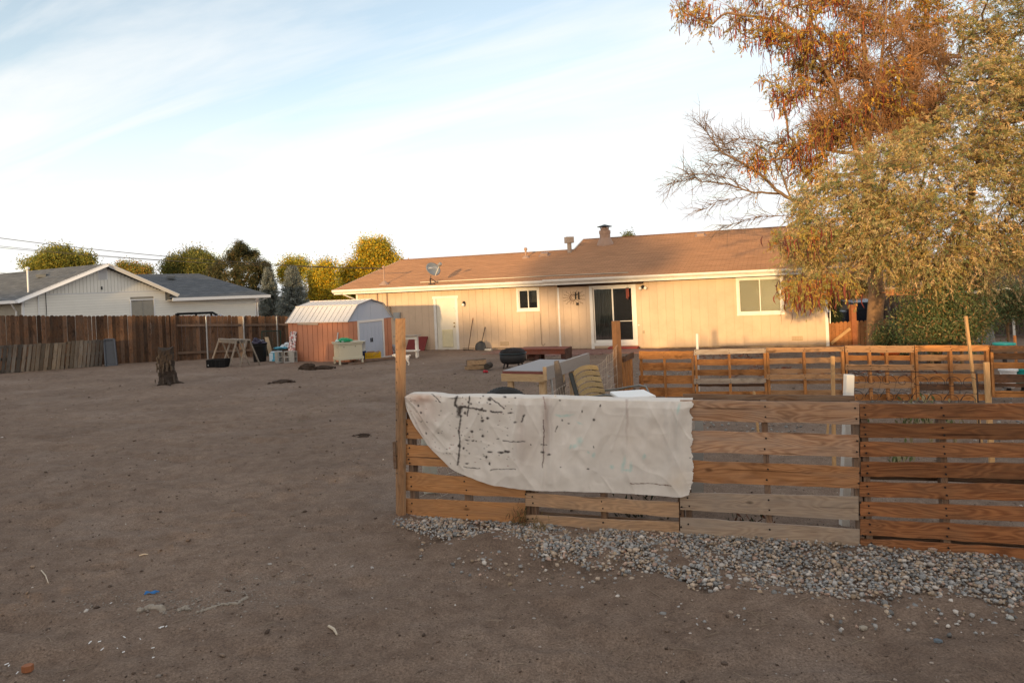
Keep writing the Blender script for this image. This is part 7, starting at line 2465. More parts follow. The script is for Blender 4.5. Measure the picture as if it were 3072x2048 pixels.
# larger single stones off the gravel
for k, (x, y, r_, c_, lab) in enumerate(((2590, 1870, 0.022, (0.33, 0.29, 0.24), 'pale tan stone below the gravel edge nearest the middle'), (2815, 1928, 0.020, (0.12, 0.15, 0.18), 'flat blue grey stone alone on the dirt at the lower right'),
                                         (3030, 1858, 0.026, (0.36, 0.36, 0.34), 'whitish stone at the right end of the gravel'), (1873, 1656, 0.022, (0.32, 0.16, 0.11), 'reddish stone in the bare patch among the gravel'),
                                         (98, 1708, 0.020, (0.30, 0.22, 0.16), 'tan stone at the far left on the dirt'), (1116, 1708, 0.014, (0.35, 0.33, 0.32), 'grey white stone on the dirt left of the gravel'),
                                         (810, 1704, 0.015, (0.33, 0.31, 0.29), 'small pale stone above the frayed rope'), (682, 1776, 0.020, (0.14, 0.10, 0.08), 'dark clod above the frayed rope'))):
    q0 = gd(x, y)
    v, f = ROCKS[k % len(ROCKS)]
    o = MB().add([q0 + Vector((p_[0] * r_ * 1.2, p_[1] * r_, p_[2] * r_ * 0.7 + r_ * 0.4)) for p_ in v], [tuple(int(i) for i in q_) for q_ in f])
    tag(o.build('stone', M('stone_%d' % k, c_, 0.9, 0.25, 40, bump=0.5, bscale=120), None, q0), lab, 'stone')
# sparse dry grass in the middle of the yard
n_ = 2600
xx, yy = rng.uniform(-3.6, 0.6, n_), rng.uniform(10.5, 19, n_)
kp = vnoise(xx, yy, 0.9, 51) + 0.5 * vnoise(xx, yy, 0.3, 52) > 0.12
xx, yy = xx[kp], yy[kp]
C = np.stack([xx, yy, gz(xx, yy) + 0.018], 1)
U = unit(np.stack([rng.normal(0, .7, len(C)), rng.normal(0, .7, len(C)), np.ones(len(C))], 1))
V, Fq, T = leaf_quads(C, 0.022, 0.0035, U, pick([(0.11, 0.115, 0.055), (0.17, 0.145, 0.085)], (1, 1), len(C)))
tag(mesh_np('grass', V, Fq, DRY, None, (-1.5, 15, -.3), tint=T), 'sparse dry grass blades in the middle of the dirt yard', None, None, 'stuff')
# red brown pods and leaves fallen under the tree
n_ = 900
xx, yy = rng.uniform(4.5, 11.5, n_), rng.uniform(13.5, 21.5, n_)
kp = vnoise(xx, yy, 1.3, 61) > -0.05
xx, yy = xx[kp], yy[kp]
C = np.stack([xx, yy, gz(xx, yy) + 0.03], 1)
U = unit(np.stack([rng.normal(0, 1, len(C)), rng.normal(0, 1, len(C)), rng.normal(0, .15, len(C))], 1))
V, Fq, T = leaf_quads(C, 0.09, 0.015, U, pick([(0.15, 0.05, 0.03), (0.24, 0.10, 0.06), (0.10, 0.04, 0.03)], (2, 2, 1), len(C)))
tag(mesh_np('leaf_litter', V, Fq, DRY, None, (8, 17, -.6), tint=T), 'red brown seed pods and leaves fallen on the dirt under the tree', None, None, 'stuff')


# ================================================================== RIGHT SIDE BY THE HOUSE CORNER
gY = 24.2
GW2 = wood('gate_cedar', (0.46, 0.20, 0.075), (0.28, 0.11, 0.04), (0.20, 0.10, 0.05), 0.3, 0.15, 0.3, 0.4)
q0, q1 = at(2484, 1037, gY), at(2668, 1034, gY + 0.3)
t = thing('picket_fence', 'orange dog-eared picket fence between the house corner and the tree trunk', 'fence', Vector(((q0.x + q1.x) / 2, gY, float(gz(12, gY)))))
PF = Frame(q0.xy, math.atan2(q1.y - q0.y, q1.x - q0.x))
zb_ = float(gz(12, gY)) - 0.05
n = 15
LP = (q1 - q0).length
for i in range(n):
    s0 = i * LP / n
    zt = at(2500, 967 if i < 6 else 966, gY).z + random.uniform(-.01, .02)
    w_ = LP / n - 0.012
    o = MB()
    o.prism([PF.p(s0 + u, random.uniform(0, .004), z) for u, z in ((0, zb_), (w_, zb_), (w_, zt - 0.05), (w_ * 0.72, zt), (w_ * 0.28, zt), (0, zt - 0.05))], PF.k.to_3d() * 0.018)
    me = o.build('picket', GW2, t)
MB().fbox(PF, 0, LP, 0.03, 0.07, zb_ + 0.25, zb_ + 0.34).build('rail', GW2, t)
u0 = PF.hit(2562, 1000)[0]
MB().fbox(PF, u0 - 0.09, u0 + 0.09, -0.05, 0.10, zb_, at(2562, 914, gY).z).build('post', M('post_red_cedar', (0.33, 0.12, 0.05), 0.8, 0.2, 8), t)
a_, b_ = at(2493, 1030, gY - 0.1), at(2550, 985, gY - 0.05)
tag(beam('loose_board', a_, b_, 0.10, 0.03, STK, None, side=(0, 0, 1)), 'pale board leaning diagonally against the orange picket fence', 'board')
# wire frame gate by the corner
MB().tube([at(2491, 1035, gY + 0.05), at(2490, 890, gY + 0.05)], 0.02, 6).build('gate_post', METAL, t)

# dark pickup beyond the pickets
vY = 30.5
v0 = at(2541, 905, vY)
vg = -1.05
t = thing('pickup_truck', 'dark pickup truck with pale blue roof edge parked beyond the pickets', 'truck', (v0.x + 0.7, vY, vg))
TF2 = Frame((v0.x - 1.6, vY), math.radians(-4))
zr = at(2580, 902, vY).z
TRK = M('truck_navy', (0.012, 0.016, 0.03), 0.25, 0.1, 3, coat=0.6)
o = MB()
o.prism([TF2.p(u, 0, z) for u, z in ((0, vg + 0.35), (0, vg + 0.95), (1.5, vg + 1.0), (1.75, zr - 0.05), (3.15, zr - 0.04), (3.4, vg + 1.02), (5.0, vg + 0.98), (5.0, vg + 0.35))], TF2.k.to_3d() * 1.8)
bd = o.build('body', TRK, t, bevel=0.05)
MB().hexa([TF2.p(u, b, z) for z, i in ((zr - 0.07, 0), (zr + 0.02, 0.06)) for u, b in ((1.72 + i, -0.02 + i), (3.18 - i, -0.02 + i), (3.18 - i, 1.82 - i), (1.72 + i, 1.82 - i))]).build('cab_roof', M('truck_roof', (0.30, 0.38, 0.50), 0.25, coat=0.6), t, bevel=0.02)
MB().hexa([TF2.p(u, b, z) for z, i in ((vg + 1.03, 0), (zr - 0.10, 0.10)) for u, b in ((1.62 + i * 1.5, -0.012), (3.3 - i * 1.5, -0.012), (3.3 - i * 1.5, -0.004), (1.62 + i * 1.5, -0.004))]).build('window', M('truck_glass', (0.02, 0.03, 0.05), 0.08), t)
MB().fbox(TF2, 2.75, 3.0, -0.02, -0.013, zr - 0.36, zr - 0.2).build('sticker', M('sticker_grey', (0.30, 0.33, 0.32), 0.5), t)
for u in (0.9, 4.1):
    MB().lathe(TF2.p(u, -0.02, vg + 0.36), [(0.0, 0), (0.36, 0), (0.38, 0.05), (0.38, 0.24), (0.0, 0.26)], 20, axis=TF2.k.to_3d()).build('wheel', BLACKP, t)
# a sunlit house and fence far behind the truck
q0 = at(2470, 905, 58)
t = thing('distant_house', 'far small house with pale roof seen beyond the truck', 'house', (q0.x + 6, 58, -1.2))
DF = Frame((q0.x - 1, 58), 0.05)
MB().fbox(DF, 0, 13, 0, 7, -1.2, 1.5).build('wall', M('distant_stucco', (0.42, 0.30, 0.22), 0.9), t)
o = MB()
o.prism([DF.p(-0.5, -0.5, 1.5), DF.p(-0.5, 3.5, 2.9), DF.p(-0.5, 7.5, 1.5)], DF.a.to_3d() * 14)
o.build('roof', M('distant_roof', (0.36, 0.31, 0.28), 0.9, 0.1, 2), t)
for s_ in (2.6, 6.5):
    MB().fbox(DF, s_, s_ + 1.2, -0.03, -0.005, 0.1, 1.1).build('window', M('distant_glass', (0.05, 0.06, 0.07), 0.2), t)
q0 = at(2500, 925, 44)
t = thing('board_fence', 'far sunlit red brown board fence beyond the truck', 'fence', (q0.x + 3, 44, -1.2))
for i in range(40):
    x = q0.x - 1.2 + i * 0.2
    plank('picket', (Vector((x, 44, -1.2)), Vector((x, 44, 0.42 + random.uniform(-.03, .03))), Vector((x + .18, 44, 0.42)), Vector((x + .18, 44, -1.2))), 0.02, GW2, t, seg=2, outward=(0, -1, 0))

# dark outbuilding with a carport roof edge under the trees
oY = 25.5
t = thing('outbuilding', 'dark weathered shed with pale roof edge half hidden under the tree', 'shed', Vector((at(3000, 1000, oY).x, oY, -1.0)))
e0, e1 = at(2912, 877, oY), at(3260, 842, oY - 1.2)
OF = Frame(e0.xy, math.atan2(e1.y - e0.y, e1.x - e0.x))
LO = (e1 - e0).length
DW = wood('dark_boards', (0.085, 0.06, 0.045), (0.035, 0.025, 0.02), weather=0.5)
zr = (e0.z + e1.z) / 2
MB().hexa([OF.p(u, b, z) for z in (0.0, 0.06) for u, b in ((-0.2, -0.2), (LO, -0.2), (LO, 4.2), (-0.2, 4.2))] if False else
          [OF.p(-0.2, -0.1, e0.z - 0.03), OF.p(LO, -0.1, e1.z - 0.03), OF.p(LO, 4.2, e1.z + 0.5), OF.p(-0.2, 4.2, e0.z + 0.5), OF.p(-0.2, -0.1, e0.z + 0.02), OF.p(LO, -0.1, e1.z + 0.02), OF.p(LO, 4.2, e1.z + 0.55), OF.p(-0.2, 4.2, e0.z + 0.55)]).build('roof', M('roof_dull', (0.055, 0.042, 0.036), 0.9), t)
MB().hexa([OF.p(-0.2, -0.14, e0.z - 0.06), OF.p(LO, -0.14, e1.z - 0.06), OF.p(LO, -0.103, e1.z - 0.06), OF.p(-0.2, -0.103, e0.z - 0.06), OF.p(-0.2, -0.14, e0.z + 0.04), OF.p(LO, -0.14, e1.z + 0.04), OF.p(LO, -0.103, e1.z + 0.04), OF.p(-0.2, -0.103, e0.z + 0.04)]).build('fascia', WHITE2, t)
for u in (0.35, 1.28):
    MB().fbox(OF, u, u + 0.07, 0.0, 0.07, -1.0, e0.z - 0.04).build('post', WHITE2 if u < 1 else PVC, t)
nb_ = int(LO / 0.16)
for i in range(nb_):
    s_ = i * LO / nb_
    plank('wall_board', (OF.p(s_, 1.6, -1.0), OF.p(s_, 1.6, e0.z + 0.15), OF.p(s_ + 0.15, 1.6, e0.z + 0.15), OF.p(s_ + 0.15, 1.6, -1.0)), 0.02, DW, t, seg=2, outward=-OF.k.to_3d())
n = 14
for i in range(n):
    s_ = -2.9 + i * 0.2
    plank('side_board', (OF.p(s_, 2.4, -1.0), OF.p(s_, 2.4, 0.62), OF.p(s_ + 0.18, 2.4, 0.62), OF.p(s_ + 0.18, 2.4, -1.0)), 0.02, DW, t, seg=2, outward=-OF.k.to_3d())
# corrugated sheet leaning
a_, b_ = at(2960, 1036, 22.5), at(2948, 968, 22.9)
o = MB()
vs = []
for i in range(25):
    u = (i / 24 - 0.5) * 0.62
    for q_ in (a_, b_):
        vs.append(q_ + Vector((u, 0.018 * math.sin(i * 1.57), 0)))
o.add(vs, [(2 * i, 2 * i + 2, 2 * i + 3, 2 * i + 1) for i in range(24)])
ob = o.build('corrugated_sheet', M('corrugated_grey', (0.20, 0.19, 0.18), 0.6, 0.2, 6), None, a_)
so = ob.modifiers.new('solid', 'SOLIDIFY')
so.thickness = 0.004
tag(ob, 'grey corrugated sheet leaning in the shade of the far right shed', 'sheet')
tag(beam('wooden_stake', at(3047, 1040, 13.4) - Vector((0, 0, 0.6)), at(3044, 1006, 13.4), 0.04, 0.03, GW2, None), 'short orange brown stake top beyond the turquoise tub', 'stake')


# ================================================================== TREES
def skeleton(trunk, targets, step=0.55, jit=0.10, sag=0.0, leaders=()):
    """grow limbs from a trunk polyline out to every target; returns node arrays and parents"""
    P, par = [], []
    for i in range(len(trunk) - 1):
        a_, b_ = np.array(trunk[i], float), np.array(trunk[i + 1], float)
        m = max(1, int(np.linalg.norm(b_ - a_) / step))
        for k in range(m):
            P.append(a_ + (b_ - a_) * k / m + (rng.normal(0, 0.02, 3) if i + k else 0))
            par.append(len(P) - 2)
    P.append(np.array(trunk[-1], float))
    par.append(len(P) - 2)
    base = P[0]
    for pl in leaders:
        prev = int(np.argmin(np.linalg.norm(np.array(P) - np.array(pl[0], float), axis=1)))
        for a_, b_ in zip(pl, pl[1:]):
            a_, b_ = np.array(a_, float), np.array(b_, float)
            m = max(1, int(np.linalg.norm(b_ - a_) / step))
            for k in range(1, m + 1):
                P.append(a_ + (b_ - a_) * k / m + rng.normal(0, 0.02, 3))
                par.append(prev)
                prev = len(P) - 1
    low = min(2, len(P) - 1)
    order = np.argsort([np.linalg.norm(np.array(t_) - base) for t_ in targets])
    for oi in order:
        t_ = np.array(targets[oi], float)
        A = np.array(P)
        dd = np.linalg.norm(A - t_, axis=1)
        dd += 1.2 * np.clip(A[:, 2] - t_[2] - 0.1, 0, None)            # prefer to rise towards the target
        dd[:low] += 3
        j = int(np.argmin(dd))
        a_ = A[j]
        L_ = np.linalg.norm(t_ - a_)
        m = max(1, int(math.ceil(L_ / step)))
        bowv = rng.normal(0, jit * L_, 3)
        bowv[2] = abs(bowv[2]) * 0.8 - sag * L_
        prev = j
        for k in range(1, m + 1):
            f_ = k / m
            P.append(a_ + (t_ - a_) * f_ + bowv * math.sin(math.pi * f_) * 0.7 + (rng.normal(0, 0.02, 3) if k < m else 0))
            par.append(prev)
            prev = len(P) - 1
    return np.array(P), np.array(par)


def limb_mesh(name, P, par, rtip, rbase, mat, parent, sides=7, power=0.42):
    n = len(P)
    cnt = np.zeros(n)
    kids = np.zeros(n, int)
    for i in range(n):
        if par[i] >= 0:
            kids[par[i]] += 1
    cnt[kids == 0] = 1
    for i in range(n - 1, 0, -1):
        if par[i] >= 0:
            cnt[par[i]] += cnt[i]
    # pipe model
    depth = cnt / cnt.max()
    R = rtip + (rbase - rtip) * depth ** power
    i = np.arange(1, n)
    V, Fq = frusta(P[par[i]], P[i], np.minimum(R[par[i]], R[i] * 1.6 + 0.01), R[i], sides)
    return mesh_np(name, V, Fq, mat, parent, smooth=True), R


def in_ellipsoids(ells, n):
    """random points in a set of (centre, radii) blobs, more of them near the surface"""
    w = np.array([e[1][0] * e[1][1] * e[1][2] for e in ells]) ** (2 / 3)
    idx = rng.choice(len(ells), n, p=w / w.sum())
    v = unit(rng.normal(size=(n, 3)))
    r = rng.uniform(0.15, 1.0, (n, 1)) ** 0.45
    c = np.array([e[0] for e in ells])[idx]
    s = np.array([e[1] for e in ells])[idx]
    return c + v * r * s


BARKM = M('bark_tan', (0.26, 0.155, 0.085), 0.95, 0.3, 9, bump=1.0, bscale=26)
TWIGM = M('twig_brown', (0.34, 0.185, 0.095), 0.9, 0.3, 5)
DBARK = M('bark_dark', (0.085, 0.058, 0.042), 0.95, 0.35, 7, bump=0.8, bscale=26)


def blob_px(x, y, rx, ry, Y, ry_depth=None):
    """an ellipsoid standing at distance Y whose outline there spans the given photo pixels"""
    c = at(x, y, Y)
    k = Y / FPX
    return (np.array(c), np.array([rx * k, (ry_depth if ry_depth is not None else (rx + ry) * 0.5 * k), ry * k]))


def foliage(name, ctr, per, spread, L, Wd, cols, w, mat, parent, droop=0.0, var=0.3, flat=1.0, out_from=None):
    n = len(ctr) * per
    C = np.repeat(ctr, per, axis=0) + rng.normal(size=(n, 3)) * np.array([spread, spread, spread * flat])
    U = rng.normal(size=(n, 3))
    U[:, 2] -= droop
    U = unit(U)
    clump = np.repeat(rng.uniform(0.7, 1.25, (len(ctr), 1)), per, axis=0)
    V, Fq, T = leaf_quads(C, rng.uniform(0.7, 1.3, n) * L, rng.uniform(0.7, 1.3, n) * Wd, U, pick(cols, w, n, var) * clump)
    return tag(mesh_np(name, V, Fq, mat, parent, tint=T), kind='stuff')


def strands(name, ctr, ns, nl, spread, length, L, Wd, cols, w, mat, parent, droop=0.8, var=0.2, out=None):
    """leaves strung along thin drooping shoots"""
    n = len(ctr) * ns
    O = np.repeat(ctr, ns, axis=0) + rng.normal(size=(n, 3)) * spread
    d = rng.normal(size=(n, 3)) * 0.9
    if out is not None:
        d += unit(O - np.array(out)) * 0.9
    d = unit(d)
    ln = rng.uniform(0.5, 1.3, (n, 1)) * length
    tcol = pick(cols, w, n, 0.22)
    f_ = rng.uniform(0.05, 1.0, (n, nl))
    C = O[:, None] + d[:, None] * ln[:, None] * f_[..., None] + np.array([0, 0, -1.0]) * droop * ln[:, None] * (f_ ** 2)[..., None] + rng.normal(0, 0.018, (n, nl, 3))
    U = d[:, None] * 0.6 + np.array([0, 0, -1.0]) * (0.4 + droop * f_[..., None]) + rng.normal(0, 0.5, (n, nl, 3))
    T = tcol[:, None] * rng.uniform(1 - var, 1 + var, (n, nl, 1))
    C, U, T = C.reshape(-1, 3), unit(U.reshape(-1, 3)), T.reshape(-1, 3)
    N = len(C)
    V, Fq, T = leaf_quads(C, rng.uniform(0.7, 1.3, N) * L, rng.uniform(0.7, 1.3, N) * Wd, U, T)
    tag(mesh_np(name, V, Fq, mat, parent, tint=T), kind='stuff')
    E = O + d * ln * 0.5 + np.array([0, 0, -0.25]) * droop * ln
    F_ = O + d * ln + np.array([0, 0, -1.0]) * droop * ln
    V1, F1 = frusta(O, E, np.full(n, 0.0045), np.full(n, 0.0035), 3)
    V2, F2 = frusta(E, F_, np.full(n, 0.0035), np.full(n, 0.002), 3)
    tag(mesh_np('shoots', np.concatenate([V1, V2]), np.concatenate([F1, F2 + len(V1)]), TWIGM, parent), kind='stuff')


def twig_spray(name, ctr, per, L, r, mat, parent, up=0.3, from_=None, tint=None):
    n = len(ctr) * per
    A = np.repeat(ctr, per, axis=0) + rng.normal(0, 0.10, (n, 3))
    d = rng.normal(size=(n, 3))
    d[:, 2] += up
    if from_ is not None:
        d += unit(A - np.array(from_)) * 0.9
    d = unit(d) * rng.uniform(0.4, 1.2, (n, 1)) * L
    Mp = A + d * 0.5 + rng.normal(0, 0.07, (n, 3)) * L
    Bp = A + d + rng.normal(0, 0.10, (n, 3)) * L
    V1, F1 = frusta(A, Mp, np.full(n, r), np.full(n, r * 0.75), 3)
    V2, F2 = frusta(Mp, Bp, np.full(n, r * 0.75), np.full(n, r * 0.25), 3)
    return tag(mesh_np(name, np.concatenate([V1, V2]), np.concatenate([F1, F2 + len(V1)]), mat, parent), kind='stuff')


def pods(name, ctr, per, parent, cols, L=0.15):
    n = len(ctr) * per
    C = np.repeat(ctr, per, axis=0) + rng.normal(size=(n, 3)) * np.array([0.16, 0.16, 0.10])
    Vs, Fs = [], []
    side = unit(np.stack([rng.normal(size=n), rng.normal(size=n), np.zeros(n)], 1))
    cu_ = unit(np.stack([rng.normal(size=n), rng.normal(size=n), np.zeros(n)], 1)) * 0.05
    ln = rng.uniform(0.7, 1.3, (n, 1)) * L
    st = []
    for k, (f_, w_) in enumerate(((0, 0.006), (0.35, 0.015), (0.7, 0.015), (1.0, 0.004))):
        q_ = C + np.array([0, 0, -1.0]) * ln * 2 * f_ + cu_ * math.sin(f_ * 3.1) * 1.2
        st += [q_ - side * w_, q_ + side * w_]
    V = np.stack(st, 1).reshape(-1, 3)
    b = (np.arange(n) * 8)[:, None, None]
    Fq = (b + np.array([[0, 1, 3, 2], [2, 3, 5, 4], [4, 5, 7, 6]])[None]).reshape(-1, 4)
    return tag(mesh_np(name, V, Fq, DRY, parent, tint=np.repeat(pick(cols, [1] * len(cols), n, 0.35), 8, axis=0)), kind='stuff')


# ---- pod-bearing locust tree behind the pickets' line (trunk beside the picket fence)
lb = gp(2624, 1052)
tY = lb.y
t = thing('locust_tree', 'tall half bare locust tree with hanging red brown seed pods', 'tree', lb)
tt = [lb + Vector((0, 0, -0.2)), at(2626, 980, tY), at(2630, 880, tY), at(2612, 700, tY), at(2606, 520, tY), at(2602, 330, tY + 0.2), at(2596, 180, tY + .2), at(2585, 30, tY + .2), at(2580, -120, tY + .2)]
LEAD = [[at(2614, 640, tY), at(2690, 470, tY + .2), at(2740, 330, tY + .3), at(2765, 180, tY + .3), at(2790, 20, tY + .3), at(2800, -100, tY + .3)],
        [at(2608, 560, tY), at(2560, 420, tY - .3), at(2500, 250, tY - .5), at(2430, 130, tY - .6), at(2330, 60, tY - .8), at(2180, 40, tY - 1.1)],
        [at(2604, 400, tY), at(2640, 280, tY - .4), at(2650, 120, tY - .5), at(2660, -20, tY - .5)]]
blobs = [blob_px(2085, 30, 125, 60, tY - 1.2, 0.7), blob_px(2260, 40, 110, 75, tY - 1.0, 0.9), blob_px(2420, 60, 130, 90, tY - 0.6, 1.2), blob_px(2360, 130, 90, 40, tY - 1.0, 0.8),
         blob_px(2380, 255, 90, 50, tY - 0.8, 0.9), blob_px(2340, 300, 60, 35, tY - 1.2, 0.6), blob_px(2470, 170, 120, 70, tY, 1.4), blob_px(2640, 40, 140, 90, tY, 1.5), blob_px(2800, 60, 110, 110, tY + .3, 1.5),
         blob_px(2400, 440, 70, 40, tY - 0.8, 0.7), blob_px(2300, 470, 60, 22, tY - 1.0, 0.4), blob_px(2440, 500, 50, 45, tY - 0.6, 0.7), blob_px(2560, 260, 150, 110, tY, 1.6), blob_px(2700, -60, 220, 90, tY, 2.0), blob_px(2450, -60, 180, 70, tY, 1.5),
         blob_px(2860, 130, 90, 120, tY + .4, 1.2), blob_px(2500, 380, 90, 50, tY - .4, 0.8), blob_px(2720, 360, 100, 60, tY, 0.8), blob_px(2820, 300, 70, 70, tY + .2, 0.8)]
ctr = in_ellipsoids(blobs, 330)
bare_t = in_ellipsoids([blob_px(2620, 200, 190, 200, tY, 1.5), blob_px(2560, 370, 150, 90, tY, 1.2), blob_px(2760, 290, 120, 150, tY, 1.2), blob_px(2640, 420, 150, 90, tY, 1.0)], 210)
P, par = skeleton(tt, list(ctr) + list(bare_t), 0.5, 0.07, leaders=LEAD)
sel_ = np.arange(len(P)) < 12
limb_mesh('trunk', P, par, 0.008, 0.24, BARKM, t, 8, 0.60)
twig_spray('twigs', np.concatenate([bare_t, bare_t + rng.normal(0, .2, bare_t.shape), ctr[::3]]), 14, 0.80, 0.0095, TWIGM, t, 0.5, from_=np.array(tt[3]))
strands('crown', ctr, 9, 15, 0.17, 0.45, 0.055, 0.014, [(0.48, 0.32, 0.05), (0.34, 0.26, 0.06), (0.52, 0.22, 0.04), (0.22, 0.20, 0.06)], (3, 3, 2.4, 1.6), LEAF, t, 0.5, out=np.array(at(2600, 250, tY)))
left = ctr[np.argsort(px(ctr)[0])[:230]]
pods('pods', left, 11, t, [(0.20, 0.04, 0.03), (0.27, 0.07, 0.035), (0.11, 0.035, 0.035)], 0.17)

# ---- the long bare limb reaching left over the roof, and the low drooping branch with pods
bY = tY - 0.6
cb1 = lambda x, y: (1900 + x / 2.007, y / 2.007)
LIMB = M('limb_greybrown', (0.20, 0.135, 0.09), 0.95, 0.3, 9, bump=0.6, bscale=30)
lines_ = [([(1250, 1480), (1130, 1350), (1050, 1270), (960, 1210), (890, 1165), (800, 1085), (700, 1010), (620, 965), (540, 925), (490, 870), (440, 800), (405, 755)], 0.085),
          ([(890, 1165), (800, 1160), (720, 1165), (640, 1135), (560, 1115), (420, 1100), (370, 1075), (300, 1085), (235, 1095)], 0.040),
          ([(960, 1210), (925, 1130), (900, 1050), (850, 970), (800, 900), (720, 860)], 0.034),
          ([(700, 1140), (600, 1090), (500, 1060), (400, 1045), (300, 1050)], 0.018), ([(800, 1085), (770, 1010), (690, 930), (600, 900), (520, 905)], 0.018),
          ([(1060, 1060), (990, 950), (930, 880), (860, 860), (740, 845), (640, 830), (585, 850)], 0.030),
          ([(1020, 1300), (850, 1295), (740, 1310), (640, 1335), (540, 1365)], 0.018), ([(700, 1010), (600, 1000), (500, 985), (430, 995)], 0.015),
          ([(620, 965), (560, 900), (540, 850), (480, 820)], 0.012), ([(720, 1165), (620, 1190), (500, 1220), (420, 1260)], 0.012), ([(925, 1130), (940, 1040), (990, 960)], 0.02), ([(850, 970), (880, 880), (930, 800)], 0.016)]
o = MB()
nodes_ = []
for k, (pl, r0) in enumerate(lines_):
    n_ = len(pl)
    dd = -0.25 * (k % 4)
    pts = [at(*cb1(x + random.uniform(-6, 6), y + random.uniform(-6, 6)), bY + dd * (i / n_) - 0.6 * i / n_ * (k == 0)) for i, (x, y) in enumerate(pl)]
    fine = []
    for a_, b_ in zip(pts, pts[1:]):
        for f_ in (0, 0.34, 0.67):
            fine.append(a_.lerp(b_, f_) + Vector((random.gauss(0, .012), random.gauss(0, .012), random.gauss(0, .014))))
    fine.append(pts[-1])
    m_n = len(fine)
    o.tube(fine, [max(0.006, r0 * (1 - 0.92 * (i / (m_n - 1)) ** 0.8)) for i in range(m_n)], 7)
    for i, v_ in enumerate(fine):
        if i > (m_n * 0.35 if k == 0 else m_n * 0.15):
            nodes_.append((v_, (fine[min(i + 1, m_n - 1)] - fine[max(i - 1, 0)]).normalized()))
o.build('bare_limb', LIMB, t)
A_, B_, C_, D_ = [], [], [], []
for v_, d_ in nodes_:
    for k in range(5):
        L_ = random.uniform(0.3, 0.85)
        d = (d_ * random.uniform(0.5, 1.1) + Vector((random.gauss(0, .5), random.gauss(0, .5), random.gauss(0.05, .55)))).normalized()
        m_ = v_ + d * L_ * 0.5
        e_ = m_ + (d + Vector((random.gauss(0, .3), random.gauss(0, .3), random.gauss(-.12, .3)))).normalized() * L_ * 0.5
        A_ += [v_, m_]
        B_ += [m_, e_]
        C_ += [0.0085, 0.0065]
        D_ += [0.0065, 0.0030]
        for q in range(2):
            f_ = random.uniform(.3, .9)
            p0 = m_.lerp(e_, f_)
            A_.append(p0)
            B_.append(p0 + (d + Vector((random.gauss(0, .7), random.gauss(0, .7), random.gauss(0, .7)))).normalized() * random.uniform(0.12, 0.35))
            C_.append(0.0045)
            D_.append(0.0025)
V, Fq = frusta([tuple(v) for v in A_], [tuple(v) for v in B_], C_, D_, 3)
tag(mesh_np('bare_twigs', V, Fq, M('twig_grey', (0.20, 0.14, 0.10), 0.9), t), kind='stuff')

# ---- russian olive in front at the right
oYd = 17.0
ob_ = gp(2800, 1060)
ob_ = Vector((at(2800, 1060, oYd).x, oYd, float(gz(10.5, oYd))))
t3 = thing('olive_tree', 'wide leafy tree with narrow drooping grey green leaves at the right', 'tree', ob_)
tr3 = [ob_, at(2830, 900, oYd), at(2900, 800, oYd), at(2990, 690, oYd + .2), at(3100, 600, oYd + .3)]
cl3 = [blob_px(2520, 640, 140, 100, oYd, 1.4), blob_px(2660, 560, 160, 130, oYd + .2, 1.6), blob_px(2870, 430, 120, 100, oYd + .3, 1.5), blob_px(2990, 300, 120, 160, oYd + .3, 1.7), blob_px(3080, 150, 120, 160, oYd + .4, 1.8),
       blob_px(2720, 690, 190, 120, oYd - .1, 1.6), blob_px(2920, 600, 180, 150, oYd, 1.7), blob_px(3080, 450, 120, 200, oYd, 1.6), blob_px(2570, 735, 130, 62, oYd - .3, 1.2), blob_px(2500, 780, 70, 34, oYd - .4, 0.7),
       blob_px(2790, 810, 115, 55, oYd - .3, 1.2), blob_px(2860, 790, 140, 90, oYd - .2, 1.4), blob_px(3060, 740, 110, 100, oYd, 1.4), blob_px(2450, 600, 70, 60, oYd, 0.8), blob_px(2440, 720, 70, 70, oYd - .3, 0.8),
       blob_px(2620, 700, 120, 100, oYd - .2, 1.2), blob_px(2390, 655, 40, 26, oYd - .2, 0.4), blob_px(2372, 745, 40, 18, oYd - .3, 0.4), blob_px(2425, 770, 45, 20, oYd - .4, 0.5), blob_px(2560, 520, 60, 30, oYd, 0.6), blob_px(3020, 20, 120, 90, oYd + .4, 1.4), blob_px(3200, 300, 120, 300, oYd, 2.0), blob_px(2740, 450, 60, 40, oYd + .3, 0.8), blob_px(2930, 240, 50, 60, oYd + .3, 0.8)]
c3_ = in_ellipsoids(cl3, 760)
P, par = skeleton(tr3, list(c3_), 0.55, 0.10)
limb_mesh('trunk', P, par, 0.006, 0.16, DBARK, t3, 7, 0.66)
twig_spray('twigs', c3_, 5, 0.45, 0.005, TWIGM, t3, -0.1)
strands('crown', c3_, 19, 20, 0.18, 0.36, 0.038, 0.0085, [(0.36, 0.33, 0.14), (0.50, 0.40, 0.19), (0.22, 0.25, 0.10), (0.62, 0.44, 0.23), (0.42, 0.31, 0.09), (0.15, 0.19, 0.08)], (4, 4, 2.6, 2.0, 2.0, 1.8), LEAF, t3, 0.45, out=np.array(at(2860, 700, oYd)))
